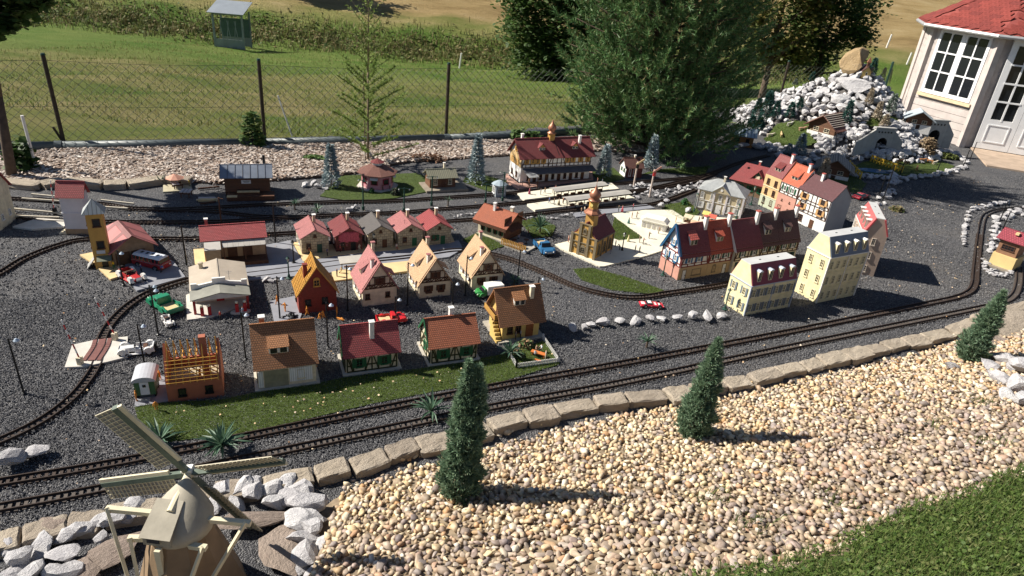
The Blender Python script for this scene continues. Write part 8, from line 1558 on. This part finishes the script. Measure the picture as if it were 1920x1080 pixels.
# bushes
def bush(label, px, py, R3, n, leaf, cols, nm):
    p = T(px, py); t = thing('bush', label, 'bush', p); q = rng.normal(size=(n, 3)); q /= np.linalg.norm(q, axis=1)[:, None]; q *= rng.uniform(.5, 1, (n, 1)) * np.array(R3); q[:, 2] = np.abs(q[:, 2]); obj('foliage', np_mesh(*leaflets(q, leaf), rand_mat(nm, cols, .7, transl=.2)), t); MB().tube((0, 0, -.02), (0, 0, R3[2] * .6), .006, .003, 5).build('stem', BARK, t)
bush('dry tan bush in front of the dark tunnel portal', 1735, 286, (.17, .14, .24), 900, .025, [(.30, .22, .13), (.22, .15, .09), (.38, .3, .19)], 'dry_leaf'); bush('low moss green bush by the summerhouse doorstep', 1776, 296, (.17, .12, .08), 700, .025, [(.12, .15, .04), (.16, .18, .06), (.09, .12, .03)], 'moss_leaf'); bush('small round shrub on the town hall turf', 1283, 384, (.045, .045, .08), 260, .014, [(.03, .10, .03), (.05, .13, .04)], 'shrub_leaf'); bush('flowering garden shrub behind the picket fence', 985, 652, (.06, .05, .07), 400, .012, [(.05, .11, .03), (.10, .13, .05), (.35, .2, .12)], 'garden_leaf'); bush('second garden shrub left inside the picket fence', 968, 668, (.05, .05, .05), 300, .012, [(.05, .11, .03), (.10, .13, .05), (.35, .2, .12)], 'garden_leaf'); bush('round clipped shrub before the pink pavilion', 697, 362, (.03, .03, .06), 200, .012, [(.03, .09, .03), (.05, .12, .04)], 'shrub_leaf'); bush('dark shrub right of the pink pavilion', 741, 366, (.06, .05, .08), 300, .014, [(.03, .06, .03), (.06, .05, .03)], 'dark_leaf'); bush('sapling leaves at the foot of the second fence post', 475, 275, (.16, .08, .42), 260, .05, [(.06, .12, .03), (.10, .16, .04)], 'sapling_leaf'); bush('green weeds on the mulch left of the larch', 590, 300, (.16, .08, .06), 300, .03, [(.06, .12, .03), (.10, .16, .04)], 'sapling_leaf'); bush('dark leafy sapling beside the garden tree trunk', 42, 318, (.16, .12, .35), 220, .06, [(.02, .05, .015), (.04, .07, .02)], 'oak_leaf'); bush('reddish brown twigs on the mulch before the fence', 800, 300, (.30, .1, .10), 300, .02, [(.20, .09, .05), (.12, .07, .04)], 'twig_leaf'); bush('weeds between the wall stones right of the tan mansard block', 1682, 395, (.10, .07, .06), 220, .02, [(.08, .12, .03), (.25, .18, .1)], 'weed_leaf'); bush('bright weed at the pipe behind the station', 985, 262, (.25, .08, .16), 260, .04, [(.06, .12, .03), (.09, .14, .04)], 'sapling_leaf')
# fallen leaves and scraps on the ballast
q = np.vstack([sample(px_poly([(0, 500), (0, 1000), (600, 880), (1300, 720), (1850, 590), (1850, 480), (1000, 560), (500, 600)]), 210), sample(px_poly([(1650, 360), (1650, 560), (1820, 560), (1900, 480), (1840, 330)]), 230), sample(px_poly([(0, 380), (0, 500), (900, 480), (900, 380)]), 110), sample(px_poly([(280, 800), (560, 780), (920, 712), (900, 690), (500, 740)]), 40)])
tag(obj('fallen_leaves', np_mesh(*leaflets(np.column_stack([q, np.full(len(q), .016)]), .009), rand_mat('dry_leaf_bits', [(.5, .36, .2), (.6, .48, .32), (.4, .22, .1), (.62, .55, .45)], .8))), 'small dry leaves and scraps strewn over ballast and turf', 'leaves', None, 'stuff')

q = sample(bank_poly, 260); q = np.array([p for p in q if not on_lawn(*p)]); o = obj('leaf_litter', np_mesh(*leaflets(np.column_stack([q, [bank_z(*p) + .016 for p in q]]), .010), rand_mat('litter', [(.34, .2, .09), (.22, .12, .06), (.45, .3, .14), (.16, .12, .05)], .8)), bank); o['kind'] = 'stuff'

# ---------------------------------------------------------------- hay rack and stakes in the pasture
p = far(438, 82, 25.5); t = thing('hay_rack', 'grey metal hay rack with corrugated roof in the pasture', 'hay rack', p, 4); GZ = mat('galvanised', (.26, .29, .29), .5, .2, 4, metal=.3); w_, d_, h_ = 1.15, 1.0, 1.2
for x in (-.5, .5):
    for y in (-.4, .4): MB().box((x - .03, y - .03, -.2), (x + .03, y + .03, h_)).build('post', GZ, t)
for i in range(24): x = -.62 + i * 1.24 / 24; MB().slab([(x, -.6, h_ + .0), (x + .048, -.6, h_ + .0), (x + .048, .55, h_ + .32), (x, .55, h_ + .32)], .02).build('roof_rib', mat('zinc_roof', (.30, .33, .36), .5, .12, 3, metal=.3), t)
MB().box((-.5, -.42, 0), (.5, -.38, .32)).build('trough_panel', GZ, t); MB().box((-.5, .38, 0), (.5, .42, .32)).build('trough_panel', GZ, t); MB().box((-.5, -.43, h_ - .08), (.5, -.37, h_)).build('top_rail', GZ, t)
for i in range(8): x = -.45 + i * .128; MB().bar((x, -.4, .32), (x + (.09 if i % 2 else -.09), -.4, .95), .02, .02).build('hay_bar', GZ, t)
MB().box((-.5, .30, .32), (.5, .33, .95)).build('back_grid', mat('green_grid', (.08, .13, .1), .6, .2, 10), t)
for lb, a, b, r0 in [('white stake leaning in the mulch at the left edge', (69, 318), (41, 216), .014), ('thin white rod leaning behind the second fence post', (547, 247), (521, 181), .010)]:
    p = G(*a); H_ = min(((abs(v[1] - b[1]), z) for z in np.arange(.1, 1.2, .01) for v in [proj(p.x, p.y, z)]))[1]; q = G(b[0], b[1], H_); k = (p.y) / q.y; tipx = ray(*b); tp_ = Vector((tipx[0] / tipx[1] * p.y, p.y, H_)); tag(MB().tube((0, 0, -.05), tp_ - p, r0, r0, 8).build('white_stake', WHITE), lb, 'stake').location = p
for lb, px, py, Y_, hh in [('white pasture stake left behind the pine', 1302, 160, 20, .55), ('white stake on the far slope near the summerhouse', 1612, 38, 36, .6), ('second white stake on the far slope', 1668, 70, 34, .6), ('third white stake on the far slope nearest the summerhouse', 1710, 90, 32, .5), ('broken pale post on the rough bank', 862, 108, 26.5, .55)]:
    p = far(px, py, Y_); tag(MB().tube((0, 0, -.1), (.06, 0, hh), .035, .035, 6).build('pasture_stake', WHITE), lb, 'stake').location = p
